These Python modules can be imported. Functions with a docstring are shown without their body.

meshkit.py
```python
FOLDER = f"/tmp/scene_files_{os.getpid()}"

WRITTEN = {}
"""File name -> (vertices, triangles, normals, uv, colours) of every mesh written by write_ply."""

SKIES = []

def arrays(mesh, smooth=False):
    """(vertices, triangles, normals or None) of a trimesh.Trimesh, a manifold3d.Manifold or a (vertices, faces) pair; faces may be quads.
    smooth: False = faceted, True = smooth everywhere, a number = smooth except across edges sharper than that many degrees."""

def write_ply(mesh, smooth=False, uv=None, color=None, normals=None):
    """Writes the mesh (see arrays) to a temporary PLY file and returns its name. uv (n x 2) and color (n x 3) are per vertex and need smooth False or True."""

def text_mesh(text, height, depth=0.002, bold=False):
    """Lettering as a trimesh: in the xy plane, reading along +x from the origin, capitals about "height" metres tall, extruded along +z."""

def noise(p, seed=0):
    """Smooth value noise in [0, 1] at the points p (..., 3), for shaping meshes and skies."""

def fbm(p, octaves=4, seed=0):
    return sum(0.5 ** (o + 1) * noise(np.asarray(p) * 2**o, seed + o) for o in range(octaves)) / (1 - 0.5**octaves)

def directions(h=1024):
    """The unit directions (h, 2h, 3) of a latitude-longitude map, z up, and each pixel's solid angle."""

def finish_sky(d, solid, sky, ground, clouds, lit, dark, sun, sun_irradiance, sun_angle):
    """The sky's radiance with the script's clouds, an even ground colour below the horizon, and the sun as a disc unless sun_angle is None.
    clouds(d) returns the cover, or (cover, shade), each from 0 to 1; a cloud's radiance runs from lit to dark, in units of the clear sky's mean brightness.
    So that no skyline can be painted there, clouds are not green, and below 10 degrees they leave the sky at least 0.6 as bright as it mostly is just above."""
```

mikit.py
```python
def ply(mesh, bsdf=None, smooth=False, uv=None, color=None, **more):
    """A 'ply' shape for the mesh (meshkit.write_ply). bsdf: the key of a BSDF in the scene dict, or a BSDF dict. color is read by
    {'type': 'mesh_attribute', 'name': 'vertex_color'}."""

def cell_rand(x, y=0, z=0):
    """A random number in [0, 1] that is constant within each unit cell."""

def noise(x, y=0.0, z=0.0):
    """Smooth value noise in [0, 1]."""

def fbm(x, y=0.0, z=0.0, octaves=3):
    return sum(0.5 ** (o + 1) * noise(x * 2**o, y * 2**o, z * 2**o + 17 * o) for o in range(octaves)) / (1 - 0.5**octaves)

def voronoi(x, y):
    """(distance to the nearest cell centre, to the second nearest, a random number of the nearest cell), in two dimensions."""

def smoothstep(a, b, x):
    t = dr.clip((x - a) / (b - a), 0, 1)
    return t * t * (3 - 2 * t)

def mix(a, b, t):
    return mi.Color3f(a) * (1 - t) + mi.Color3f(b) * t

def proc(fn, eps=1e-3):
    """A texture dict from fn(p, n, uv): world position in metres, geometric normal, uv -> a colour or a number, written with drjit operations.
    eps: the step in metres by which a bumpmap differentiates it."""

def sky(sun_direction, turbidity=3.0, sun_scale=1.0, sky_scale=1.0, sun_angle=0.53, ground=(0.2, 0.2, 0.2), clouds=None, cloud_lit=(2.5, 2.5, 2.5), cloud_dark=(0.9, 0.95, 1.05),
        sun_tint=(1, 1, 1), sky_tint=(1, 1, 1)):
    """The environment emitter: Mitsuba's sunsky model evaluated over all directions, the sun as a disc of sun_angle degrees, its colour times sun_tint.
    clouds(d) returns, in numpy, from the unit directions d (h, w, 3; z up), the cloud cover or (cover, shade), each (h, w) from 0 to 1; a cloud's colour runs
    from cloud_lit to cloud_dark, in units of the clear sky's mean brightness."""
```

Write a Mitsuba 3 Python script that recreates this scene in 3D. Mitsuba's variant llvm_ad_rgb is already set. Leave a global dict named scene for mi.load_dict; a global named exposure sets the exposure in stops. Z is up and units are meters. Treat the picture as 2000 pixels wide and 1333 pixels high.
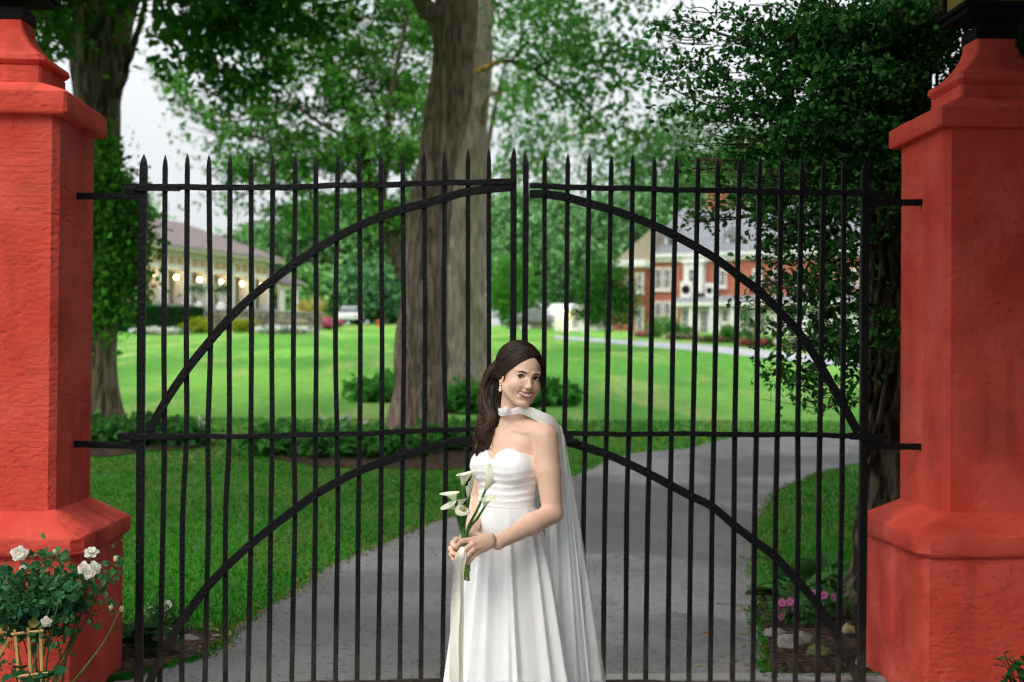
import math, random
import numpy as np, trimesh, manifold3d, shapely
from shapely.geometry import Polygon, Point, LineString
from shapely.ops import unary_union
from scipy.ndimage import map_coordinates
import drjit as dr, mitsuba as mi, mikit, meshkit
from mikit import proc, noise, fbm, voronoi, smoothstep, mix, cell_rand

T = mi.ScalarTransform4f
scene, labels = {}, {}

# ------------------------------------------------------------------ camera, sky, exposure
# A 50 mm lens on a full frame (2778 pixels of focal length in the 2000 pixel wide photograph), eye at 1.61 m.
EYE = np.array([0.0, 0.0, 1.61])
FOCAL = 2778.0
YAW, PITCH, ROLL = math.radians(2.515), math.radians(0.69), math.radians(0.45)
fwd = np.array([math.sin(YAW) * math.cos(PITCH), math.cos(YAW) * math.cos(PITCH), math.sin(PITCH)])
rgt0 = np.array([math.cos(YAW), -math.sin(YAW), 0.0])
up0 = np.cross(rgt0, fwd)
RGT = math.cos(ROLL) * rgt0 + math.sin(ROLL) * up0
UP = -math.sin(ROLL) * rgt0 + math.cos(ROLL) * up0
FWD = fwd
scene['camera'] = {
    'type': 'thinlens', 'fov': math.degrees(2 * math.atan(1000 / FOCAL)), 'fov_axis': 'x',
    'aperture_radius': 0.0088, 'focus_distance': 5.55, 'near_clip': 0.05, 'far_clip': 3000.0,
    'to_world': T().look_at(origin=EYE.tolist(), target=(EYE + FWD).tolist(), up=UP.tolist())}
exposure = 2.42
# An even overcast, three times as bright overhead as at the horizon, the sun a wide soft patch behind and left of the photographer.
scene['sky_light'] = mikit.sky((-0.42, -0.72, 0.75), turbidity=4, sun_scale=0.26, sun_angle=30, sun_tint=(0.90, 1.0, 1.13),
                               clouds=lambda d: (np.ones(d.shape[:2]), 1 - np.clip(d[..., 2], 0, 1)),
                               cloud_lit=(4.05, 4.22, 4.36), cloud_dark=(1.33, 1.385, 1.43), ground=(0.12, 0.13, 0.10))



def ray(px, py):
    return FWD + (px - 1000) / FOCAL * RGT * 1.0 - (py - 666.5) / FOCAL * UP


def P(px, py, y):
    """The point of the plane y = const that the photograph shows at this pixel: how the survey of the place was read off."""
    d = ray(px, py)
    return EYE + d * (y / d[1])


def zt(y):
    """Height of the ground: level at the gate, then rising gently to the houses."""
    y = np.asarray(y, float)
    s = np.clip(y - 8, 0, 110)
    return np.where(s < 4, 0.040 * s * s / 8, 0.040 * (s - 2))


def G(px, py):
    d, lo = ray(px, py), 3.0
    prev = 3.0
    for y in np.arange(3.0, 200.0, 0.1):
        if EYE[2] + d[2] / d[1] * y <= zt(y):
            return EYE + d * (y / d[1])
    return EYE + d * (200 / d[1])


# ------------------------------------------------------------------ helpers
def numbered(name):
    if name not in TAKEN:
        TAKEN.add(name)
        return name
    k = 1
    while f'{name}_{k:03d}' in TAKEN:
        k += 1
    TAKEN.add(f'{name}_{k:03d}')
    return f'{name}_{k:03d}'


TAKEN = set()


def thing(name, label=None, cat=None, group=None, kind=None):
    k = numbered(name)
    d = {}
    if label: d['label'] = label
    if cat: d['category'] = cat
    if group: d['group'] = group
    if kind: d['kind'] = kind
    labels[k] = d
    return k


def obj(name, mesh, bsdf, parent=None, smooth=False, color=None, uv=None, label=None, kind=None, **more):
    """One entry of the scene: a part of PARENT, or (no parent) the single mesh of the thing called NAME."""
    k = numbered(parent + '__' + name) if parent else name
    scene[k] = mikit.ply(mesh, bsdf, smooth=smooth, color=color, uv=uv, **more)
    if parent and (label or kind):
        labels[k] = {a: b for a, b in (('label', label), ('kind', kind)) if b}
    return k


def single(name, mesh, bsdf, label=None, cat=None, group=None, kind=None, **kw):
    k = thing(name, label, cat, group, kind)
    return obj(k, mesh, bsdf, **kw)


def cat_m(ms):
    """(v, f) pairs or trimeshes joined into one (v, f)."""
    vs, fs, n = [], [], 0
    for m in ms:
        v, f = (np.asarray(m.vertices), np.asarray(m.faces)) if hasattr(m, 'vertices') else m
        vs.append(v); fs.append(np.asarray(f) + n); n += len(v)
    return np.vstack(vs), np.vstack(fs)


def box(c, size, rot=None, bevel=0.0):
    """Box with centre c and full size; bevel > 0 chamfers every edge."""
    size = np.asarray(size, float)
    if bevel > 0:
        h = size / 2
        pts = []
        for s in np.ndindex(2, 2, 2):
            sg = np.array(s) * 2 - 1
            for k in range(3):
                q = h - bevel
                q[k] = h[k]
                pts.append(sg * q)
        m = trimesh.convex.convex_hull(np.array(pts))
        v, f = np.array(m.vertices), np.array(m.faces)
    else:
        m = trimesh.creation.box(size)
        v, f = np.array(m.vertices), np.array(m.faces)
    if rot is not None:
        v = v @ np.asarray(rot).T
        if np.linalg.det(rot) < 0: f = f[:, ::-1]
    return v + np.asarray(c), f


def rotz(a):
    c, s = math.cos(a), math.sin(a)
    return np.array([[c, -s, 0], [s, c, 0], [0, 0, 1.0]])


def frames(p):
    p = np.asarray(p, float)
    t = np.gradient(p, axis=0)
    t /= np.linalg.norm(t, axis=1, keepdims=True) + 1e-12
    ref = np.array([0, 0, 1.0]) if abs(t[:, 2]).mean() < 0.8 else np.array([0, 1.0, 0])
    a = np.cross(t, ref)
    a /= np.linalg.norm(a, axis=1, keepdims=True) + 1e-12
    return t, a, np.cross(t, a)


def tube(p, r, sides=8, cap=True, shape=None):
    """Tapered tube along p; shape(i, ang) multiplies the radius."""
    p = np.asarray(p, float)
    r = np.broadcast_to(r, (len(p),)).astype(float)
    t, a, b = frames(p)
    ang = np.arange(sides) * 2 * np.pi / sides
    rr = r[:, None] * np.ones((1, sides))
    if shape is not None:
        rr = rr * shape(np.arange(len(p))[:, None], ang[None, :])
    v = p[:, None] + rr[..., None] * (np.cos(ang)[None, :, None] * a[:, None] + np.sin(ang)[None, :, None] * b[:, None])
    f = grid_faces(len(p), sides, wrap=True)
    v = v.reshape(-1, 3)
    if cap:
        n = len(v)
        v = np.vstack([v, p[:1], p[-1:]])
        j = np.arange(sides)
        f = np.vstack([f, np.stack([j * 0 + n, (j + 1) % sides, j], 1), np.stack([j * 0 + n + 1, (len(p) - 1) * sides + j, (len(p) - 1) * sides + (j + 1) % sides], 1)])
    q = v[f[:, 0]] - p.mean(0)
    vol = np.einsum('ij,ij->i', q, np.cross(v[f[:, 1]] - p.mean(0), v[f[:, 2]] - p.mean(0))).sum()
    return v, (f if vol > 0 else f[:, ::-1])


def grid_faces(n, m, wrap=False):
    i, j = np.meshgrid(np.arange(n - 1), np.arange(m if wrap else m - 1), indexing='ij')
    j2 = (j + 1) % m
    q = np.stack([i * m + j, i * m + j2, (i + 1) * m + j2, (i + 1) * m + j], -1).reshape(-1, 4)
    return np.vstack([q[:, [0, 1, 2]], q[:, [0, 2, 3]]])


def smooth_path(pts, n):
    """Catmull-Rom through the points, n samples."""
    p = np.asarray(pts, float)
    q = np.vstack([2 * p[0] - p[1], p, 2 * p[-1] - p[-2]])
    t = np.linspace(0, len(p) - 1 - 1e-9, n)
    i = t.astype(int); u = (t - i)[:, None]
    a, b, c, d = q[i], q[i + 1], q[i + 2], q[i + 3]
    return 0.5 * (2 * b + (c - a) * u + (2 * a - 5 * b + 4 * c - d) * u ** 2 + (3 * b - 3 * c + d - a) * u ** 3)


def lerp_list(xs, ys, x):
    return np.interp(x, xs, ys)


def rgb(r, g, b):
    return {'type': 'rgb', 'value': [r, g, b]}


# ------------------------------------------------------------------ materials
def principled(color, rough=0.6, spec=0.5, **kw):
    return {'type': 'principled', 'base_color': color if isinstance(color, dict) else rgb(*color), 'roughness': rough, 'specular': spec, **kw}


def two(b):
    return {'type': 'twosided', 'b': b}


def bumped(b, fn, scale=1.0, eps=1e-3):
    return two({'type': 'bumpmap', 'tex': proc(fn, eps), 'scale': scale, 'b': b})


VC = {'type': 'mesh_attribute', 'name': 'vertex_color'}


def leaf_bsdf(rough=0.5, trans=0.7):
    return {'type': 'principledthin', 'base_color': VC, 'roughness': rough, 'spec_trans': 0.0, 'diff_trans': trans, 'eta': 1.4}


scene['m_leaf'] = leaf_bsdf(0.55, 0.8)
scene['m_leaf_far'] = two({'type': 'diffuse', 'reflectance': VC})
scene['m_leaf_gloss'] = leaf_bsdf(0.38, 0.5)
scene['m_vc'] = two(principled(VC, 0.65, 0.3))
scene['m_vc_gloss'] = two(principled(VC, 0.3, 0.5))


def stucco_col(p, n, uv):
    a = fbm(p.x * 5, p.y * 5, p.z * 3, 4)
    b = noise(p.x * 60, p.y * 60, p.z * 60)
    c = mix((0.58, 0.066, 0.045), (0.65, 0.095, 0.068), smoothstep(0.3, 0.7, a))
    speck = smoothstep(0.74, 0.90, noise(p.x * 40 + 7, p.y * 34, p.z * 34))
    c = mix(c, (0.36, 0.045, 0.028), 0.55 * speck * b)
    crack = dr.abs(fbm(p.x * 6 + p.y * 6, 9.7, p.z * 9, 3) - 0.5)
    crack = (1 - smoothstep(0.0, 0.004, crack)) * smoothstep(0.5, 0.6, noise(p.x * 1.7, p.y * 1.7, p.z * 1.7 + 4))
    drip = smoothstep(0.58, 0.80, noise(p.x * 17, p.y * 17, p.z * 0.9 + 3)) * smoothstep(0.35, 0.65, noise(p.x * 2, p.y * 2, p.z * 2.1 + 8))
    grime = smoothstep(0.50, 0.75, fbm(p.x * 3.1 + 5, p.y * 3.1, p.z * 2.3, 3))
    c = c * (1 - 0.16 * drip) * (1 - 0.22 * grime)
    fade = smoothstep(0.60, 0.85, noise(p.x * 4.3, p.y * 4.3, p.z * 3.1 + 21))
    c = mix(c, (0.60, 0.13, 0.095), 0.30 * fade)
    return mix(c, (0.20, 0.026, 0.018), 0.35 * crack)


def stucco_bump(p, n, uv):
    trowel = fbm(p.x * 9 + p.y * 9, 3.1, p.z * 80, 2) * 0.0024          # horizontal trowel drags
    patch = smoothstep(0.42, 0.62, noise(p.x * 3.2, p.y * 3.2, p.z * 2.2))
    pit = smoothstep(0.70, 0.86, noise(p.x * 34, p.y * 34, p.z * 34)) * -0.003
    crack = dr.abs(fbm(p.x * 6 + p.y * 6, 9.7, p.z * 9, 3) - 0.5)
    crack = -0.0016 * (1 - smoothstep(0.0, 0.012, crack)) * smoothstep(0.5, 0.6, noise(p.x * 1.7, p.y * 1.7, p.z * 1.7 + 4))
    grain = fbm(p.x * 58, p.y * 58, p.z * 64, 3) * 0.0055
    lump = fbm(p.x * 16, p.y * 16, p.z * 16, 2) * 0.0032
    return trowel * (0.25 + patch) + pit + grain + lump + crack


scene['m_stucco'] = bumped(principled(proc(stucco_col), 0.75, 0.06), stucco_bump, 1.0, 1.2e-3)


def iron_bump(p, n, uv):
    return fbm(p.x * 95, p.y * 95, p.z * 80, 3) * 0.005


def iron_col(p, n, uv):
    dirt = smoothstep(0.45, 0.02, p.z) * fbm(p.x * 40, p.y * 40, p.z * 15, 2)
    return mix((0.0050, 0.0056, 0.0068), (0.070, 0.058, 0.045), dirt)


scene['m_iron'] = bumped(principled(proc(iron_col), 0.45, 0.14), iron_bump, 1.0, 1e-3)
scene['m_black'] = principled((0.008, 0.008, 0.009), 0.8, 0.1)


def asphalt_col(p, n, uv):
    a = fbm(p.x * 1.3, p.y * 1.3, 0, 4)
    g = noise(p.x * 160, p.y * 160, 1)
    g2 = noise(p.x * 45, p.y * 45, 7)
    c = mix((0.115, 0.115, 0.120), (0.180, 0.178, 0.182), smoothstep(0.3, 0.7, a))
    c = mix(c, (0.27, 0.26, 0.25), smoothstep(0.78, 0.95, g))
    c = mix(c, (0.05, 0.05, 0.05), 0.6 * smoothstep(0.72, 0.9, g2))
    patch = smoothstep(0.54, 0.66, fbm(p.x * 0.8 + 3, p.y * 0.5, 5, 3)) * smoothstep(7.5, 10, p.y)
    worn = smoothstep(0.45, 0.75, fbm(p.x * 0.5 + 9, p.y * 0.22, 2, 2))
    seam = dr.abs(fbm(p.x * 0.7 + 2, p.y * 0.7, 3, 3) - 0.5)
    c = c * (1.08 - 0.28 * worn)
    c = mix(c, (0.055, 0.057, 0.060), 0.65 * patch)
    return mix(c, (0.035, 0.035, 0.035), 0.5 * (1 - smoothstep(0.0, 0.006, seam)))


def asphalt_bump(p, n, uv):
    return fbm(p.x * 120, p.y * 120, 0, 3) * 0.004


scene['m_asphalt'] = bumped(principled(proc(asphalt_col), 0.75, 0.35), asphalt_bump, 1.0, 2e-3)


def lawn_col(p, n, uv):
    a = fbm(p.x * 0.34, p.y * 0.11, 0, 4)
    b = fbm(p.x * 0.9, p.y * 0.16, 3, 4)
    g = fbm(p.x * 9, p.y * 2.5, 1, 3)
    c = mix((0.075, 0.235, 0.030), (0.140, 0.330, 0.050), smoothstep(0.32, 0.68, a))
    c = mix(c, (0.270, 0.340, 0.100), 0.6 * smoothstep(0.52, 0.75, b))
    # where real blades stand on it (up to some 20 m) the sheet is painted darker, for tree shade on the near lawn
    near_shade = mix((0.040, 0.105, 0.015), (0.070, 0.150, 0.025), g)
    return mix(near_shade, c * (0.72 + 0.5 * g), smoothstep(15.0, 24.0, p.y))


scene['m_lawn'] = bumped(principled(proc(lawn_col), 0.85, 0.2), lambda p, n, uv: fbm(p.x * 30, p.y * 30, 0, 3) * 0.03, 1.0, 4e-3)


def mulch_col(p, n, uv):
    g = fbm(p.x * 30, p.y * 30, 0, 3)
    return mix((0.020, 0.012, 0.008), (0.075, 0.047, 0.031), smoothstep(0.35, 0.72, g))


scene['m_mulch'] = bumped(principled(proc(mulch_col), 0.9, 0.2), lambda p, n, uv: fbm(p.x * 26, p.y * 26, 0, 3) * 0.05, 1.0, 4e-3)


def bark_fn(dark, light, fx=22.0, fz=2.6):
    def col(p, n, uv):
        w = fbm(p.x * 3, p.y * 3, p.z * 1.2, 2) * 1.2
        r = fbm(p.x * fx + w, p.y * fx + w, p.z * fz, 3)
        b = fbm(p.x * 2.1, p.y * 2.1, p.z * 1.0, 3)
        c = mix(dark, light, smoothstep(0.34, 0.66, r))
        return c * (0.80 + 0.40 * b)

    def bump(p, n, uv):
        w = fbm(p.x * 3, p.y * 3, p.z * 1.2, 2) * 1.2
        return fbm(p.x * fx + w, p.y * fx + w, p.z * fz, 3) * 0.07
    return bumped(principled(proc(col), 0.9, 0.15), bump, 1.0, 5e-3)


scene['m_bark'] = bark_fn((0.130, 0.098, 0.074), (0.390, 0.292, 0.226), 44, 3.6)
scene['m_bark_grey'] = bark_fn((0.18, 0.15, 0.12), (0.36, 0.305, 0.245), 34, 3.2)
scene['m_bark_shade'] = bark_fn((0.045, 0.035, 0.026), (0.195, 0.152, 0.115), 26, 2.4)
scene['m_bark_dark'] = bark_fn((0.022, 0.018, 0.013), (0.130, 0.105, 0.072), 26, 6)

# ------------------------------------------------------------------ the ground
def ground_grid():
    xs = np.unique(np.concatenate([np.linspace(-400, -30, 25), np.linspace(-30, 40, 106), np.linspace(40, 400, 25)]))
    ys = np.unique(np.concatenate([np.linspace(-60, 6, 34), np.linspace(6, 16, 81), np.linspace(16, 40, 61), np.linspace(40, 130, 70), np.linspace(130, 900, 30)]))
    X, Y = np.meshgrid(xs, ys, indexing='ij')
    Z = zt(Y)
    return np.stack([X, Y, Z], -1).reshape(-1, 3), grid_faces(len(xs), len(ys))[:, ::-1]


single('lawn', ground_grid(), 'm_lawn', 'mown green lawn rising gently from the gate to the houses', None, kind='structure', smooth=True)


def drape(poly, off, cell=0.5, wav=0.0):
    """A polygon laid over the ground, OFF above it, split finely along y so that it follows the slope."""
    poly = poly.buffer(0)
    vs, fs, n = [], [], 0
    x0, y0, x1, y1 = poly.bounds
    ys = np.arange(math.floor(y0 / cell) * cell, y1 + cell, cell)
    for ya in ys:
        strip = poly.intersection(shapely.box(x0 - 1, ya, x1 + 1, ya + cell))
        for g in getattr(strip, 'geoms', [strip]):
            if g.geom_type != 'Polygon' or g.area < 1e-5:
                continue
            v2, f = trimesh.creation.triangulate_polygon(g, engine='earcut')
            vs.append(np.column_stack([v2, zt(v2[:, 1]) + off])); fs.append(np.asarray(f) + n); n += len(v2)
    v, f = np.vstack(vs), np.vstack(fs)
    nz = np.cross(v[f[:, 1]] - v[f[:, 0]], v[f[:, 2]] - v[f[:, 0]])[:, 2]
    f[nz < 0] = f[nz < 0][:, ::-1]
    return v, f


def gpts(pts):
    return [tuple(G(*p)[:2]) for p in pts]


left_edge = gpts([(400, 1290), (460, 1232), (530, 1187), (640, 1112), (740, 1066), (850, 1024), (930, 998), (1030, 962), (1115, 935), (1180, 905),
                  (1240, 886), (1330, 880), (1380, 868), (1430, 858), (1500, 851), (1580, 850), (1690, 850)])
right_edge = gpts([(1760, 880), (1690, 905), (1600, 925), (1550, 945), (1505, 970), (1482, 1010), (1474, 1060), (1474, 1130), (1474, 1200), (1484, 1270), (1502, 1330)])
le0, re0 = left_edge[0], right_edge[-1]
drive_poly = Polygon([(-9, -40), (-9, 5.4), (-1.75, 6.3), (-1.62, 7.1)] + left_edge + [(40, 24.5), (40, 17.5)] + right_edge + [(2.0, 6.9), (2.1, 6.3), (9, 5.4), (9, -40)]).buffer(0)
def ragged(poly, amp=0.05, seed=3):
    q = np.array(poly.segmentize(0.12).exterior.coords)[:-1]
    d = np.column_stack([q * 2.3, np.zeros(len(q))])
    e = np.column_stack([meshkit.fbm(d, 3, seed), meshkit.fbm(d + 40, 3, seed)]) - .5
    return Polygon(q + e * amp * 2.2 * (q[:, 1:] > 7.0)).buffer(0)


drive_poly = ragged(drive_poly)
single('driveway', drape(drive_poly, 0.008), 'm_asphalt', 'grey asphalt driveway running from the gate and bending right', None, kind='structure')


def blob_poly(c, rx, ry, seed, n=26, amp=0.22):
    r = np.random.default_rng(seed)
    a = np.linspace(0, 2 * np.pi, n, endpoint=False)
    k = 1 + amp * (np.sin(2 * a + r.uniform(0, 6)) * 0.5 + np.sin(3 * a + r.uniform(0, 6)) * 0.4 + r.uniform(-.25, .25, n))
    return Polygon(np.column_stack([c[0] + rx * k * np.cos(a), c[1] + ry * k * np.sin(a)])).buffer(0)


bed_tree = Polygon(gpts([(505, 880), (560, 898), (640, 912), (740, 914), (850, 918), (930, 912), (1000, 895), (1000, 862), (930, 850), (860, 842), (760, 845), (640, 858), (540, 862)])).buffer(0.15)
bed_left = Polygon(gpts([(150, 890), (200, 893), (280, 882), (360, 879), (392, 870), (376, 858), (300, 850), (200, 846), (140, 850)])).buffer(0.15)
bed_gate_l = Polygon([(-2.6, 7.4), (-1.85, 7.25), (-1.45, 7.05), (-1.20, 7.5), (-1.25, 8.2), (-1.75, 8.6), (-2.6, 8.6)]).difference(drive_poly.buffer(0.04))
bed_gate_r = Polygon([(1.0, 6.95), (2.6, 7.25), (3.2, 7.8), (3.2, 9.9), (2.2, 9.9), (1.85, 9.4), (1.3, 8.9)]).difference(drive_poly.buffer(0.02))
bed_second = blob_poly(G(900, 800)[:2], 1.3, 1.1, 5)
scene_beds = unary_union([bed_tree, bed_left, bed_gate_l, bed_gate_r, bed_second])
single('mulch_bed', drape(bed_tree.union(bed_left).union(bed_gate_l).union(bed_gate_r).union(bed_second).difference(drive_poly.buffer(0.02)), 0.015, 0.4), 'm_mulch',
       'dark mulch beds around the trees and beside the drive', None, kind='structure')
path_poly = Polygon(gpts([(1085, 657), (1200, 664), (1340, 672), (1480, 684), (1600, 696), (1700, 706), (1700, 722), (1600, 712), (1480, 698), (1340, 684), (1200, 672), (1085, 662)])).buffer(0.05)
scene['m_path'] = principled((0.25, 0.26, 0.28), 0.8)
single('garden_path', drape(path_poly, 0.012, 1.0), 'm_path', 'pale grey path in front of the brick house', None, kind='structure')
scene['m_concrete'] = bumped(principled((0.26, 0.26, 0.26), 0.8), lambda p, n, uv: fbm(p.x * 60, p.y * 60, p.z * 60, 3) * 0.01)
single('threshold', box((1.30, 7.10, 0.008), (1.95, 0.14, 0.03), bevel=0.006), 'm_concrete', 'pale concrete threshold strip under the gate', None, kind='structure')


# ---- real grass in front, where blades can still be made out
def blades(n, seed):
    r = np.random.default_rng(seed)
    y = 7.1 + 17 * r.random(n) ** 1.7
    x = -0.46 * y + (0.90 * y + 1.0) * r.random(n)
    keep = ~shapely.contains_xy(drive_poly.buffer(-0.045).union(scene_beds.buffer(-0.02)), x, y)
    x, y = x[keep], y[keep]
    n = len(x)
    h = 0.020 + 0.022 * r.random(n)
    w = 0.0022 + 0.0016 * r.random(n) + 0.00022 * y
    a = r.uniform(0, 2 * np.pi, n)
    lean = r.normal(0, 0.45, (n, 2)) * h[:, None]
    b = np.stack([x, y, zt(y) - 0.002], 1)
    s = np.stack([np.cos(a) * w, np.sin(a) * w, 0 * a], 1)
    tip = b + np.stack([lean[:, 0], lean[:, 1], h], 1)
    v = np.stack([b - s, b + s, tip], 1).reshape(-1, 3)
    k = meshkit.fbm(np.stack([x * .5, y * .9, 0 * x], 1), 3, 4)
    k2 = meshkit.fbm(np.stack([x * 1.6, y * 1.2, 0 * x + 5], 1), 3, 8)
    g = np.array([0.024, 0.175, 0.012])[None] * (0.55 + 0.9 * k[:, None]) * r.uniform(0.82, 1.18, (n, 1))
    dry = np.clip((k2 - 0.54) * 3.0, 0, 0.40)[:, None]
    g = g * (1 - dry) + np.array([0.120, 0.170, 0.035]) * dry
    return (v, np.arange(3 * n).reshape(-1, 3)), np.repeat(g, 3, 0)


bm, bc = blades(340000, 3)
single('grass', bm, 'm_leaf_far', 'short green grass blades of the lawn beyond the gate', 'grass', kind='stuff', color=bc)


# crumbs of dead leaf and soil along the edges of the drive
def litter(n, seed):
    r = np.random.default_rng(seed)
    e = [np.array(left_edge[:9]), np.array(right_edge[2:])]
    pos = []
    for line, m in zip(e, (n * 2 // 3, n // 3)):
        L = LineString(line)
        for t in r.random(m):
            p_ = L.interpolate(t ** 1.3 if line is e[0] else 1 - t ** 1.3, normalized=True)
            pos.append((p_.x + r.normal(0, .07), p_.y + r.normal(0, .07)))
    p = np.array(pos); k = len(p)
    a = r.uniform(0, 6.28, k); sz = r.uniform(.006, .022, k)
    c = np.column_stack([p, zt(p[:, 1]) + .014])
    u = np.column_stack([np.cos(a), np.sin(a), r.normal(0, .3, k)]) * sz[:, None]; w = np.column_stack([-np.sin(a), np.cos(a), r.normal(0, .3, k)]) * sz[:, None] * .6
    v = np.stack([c - u, c - w, c + u, c + w], 1).reshape(-1, 3)
    f = (np.array([[0, 1, 2], [0, 2, 3]])[None] + (np.arange(k) * 4)[:, None, None]).reshape(-1, 3)
    base = np.array([[.30, .20, .09], [.42, .33, .16], [.14, .09, .05], [.36, .34, .12]])[r.integers(0, 4, k)]
    return (v, f), np.repeat(base * r.uniform(.6, 1.2, (k, 1)), 4, 0)


lm, lc = litter(1500, 8)
single('leaf_litter', lm, 'm_leaf', 'crumbs of dead leaf along the edges of the drive', 'leaf litter', kind='stuff', color=lc)


# ------------------------------------------------------------------ pillars
def octa(levels, step=0.035, seed=0, amp=0.0022):
    """Square shaft with chamfered corners through LEVELS (z, half width, chamfer), gridded and slightly uneven, closed at both ends."""
    prof = []
    for (z0, h0, c0), (z1, h1, c1) in zip(levels[:-1], levels[1:]):
        L = math.hypot(z1 - z0, h1 - h0)
        n = max(1, int(L / step))
        for i in range(n):
            t = i / n
            prof.append((z0 + (z1 - z0) * t, h0 + (h1 - h0) * t, c0 + (c1 - c0) * t))
    prof.append(levels[-1])
    m = max(2, int(2 * max(p[1] for p in prof) / step))
    rings = []
    for z, h, c in prof:
        ring = []
        for k in range(4):
            R = rotz(k * math.pi / 2)
            s = np.linspace(-(h - c), h - c, m)
            e = np.column_stack([np.full(m, h), s, np.full(m, z)])
            d = np.array([[h - c * 0.5, h - c * 0.5, z]])
            ring.append(np.vstack([e, d]) @ R.T)
        rings.append(np.vstack(ring))
    M = len(rings[0])
    v = np.vstack(rings)
    f = grid_faces(len(rings), M, wrap=True)
    nrm = v.copy(); nrm[:, 2] = 0
    nrm /= np.linalg.norm(nrm, axis=1, keepdims=True) + 1e-9
    d = (meshkit.fbm(v * 7 + seed * 3.3, 3, seed) - 0.5) * 2 * amp + (meshkit.fbm(v * 22 + seed * 3.3, 2, seed) - 0.5) * 2 * amp
    v = v + nrm * d[:, None]
    v[:, 2] += (meshkit.fbm(v * 6 + 9, 2, seed + 5) - 0.5) * 2 * amp * 1.3
    n = len(v)
    v = np.vstack([v, [[0, 0, prof[0][0]], [0, 0, prof[-1][0]]]])
    j = np.arange(M)
    f = np.vstack([f, np.stack([j * 0 + n, (j + 1) % M, j], 1), np.stack([j * 0 + n + 1, (len(rings) - 1) * M + j, (len(rings) - 1) * M + (j + 1) % M], 1)])
    return v, f


GY = 6.94                      # the plane of the gate and the middle of both pillars
def lz(px, py, half): return float(P(px, py, GY - half)[2])


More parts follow.
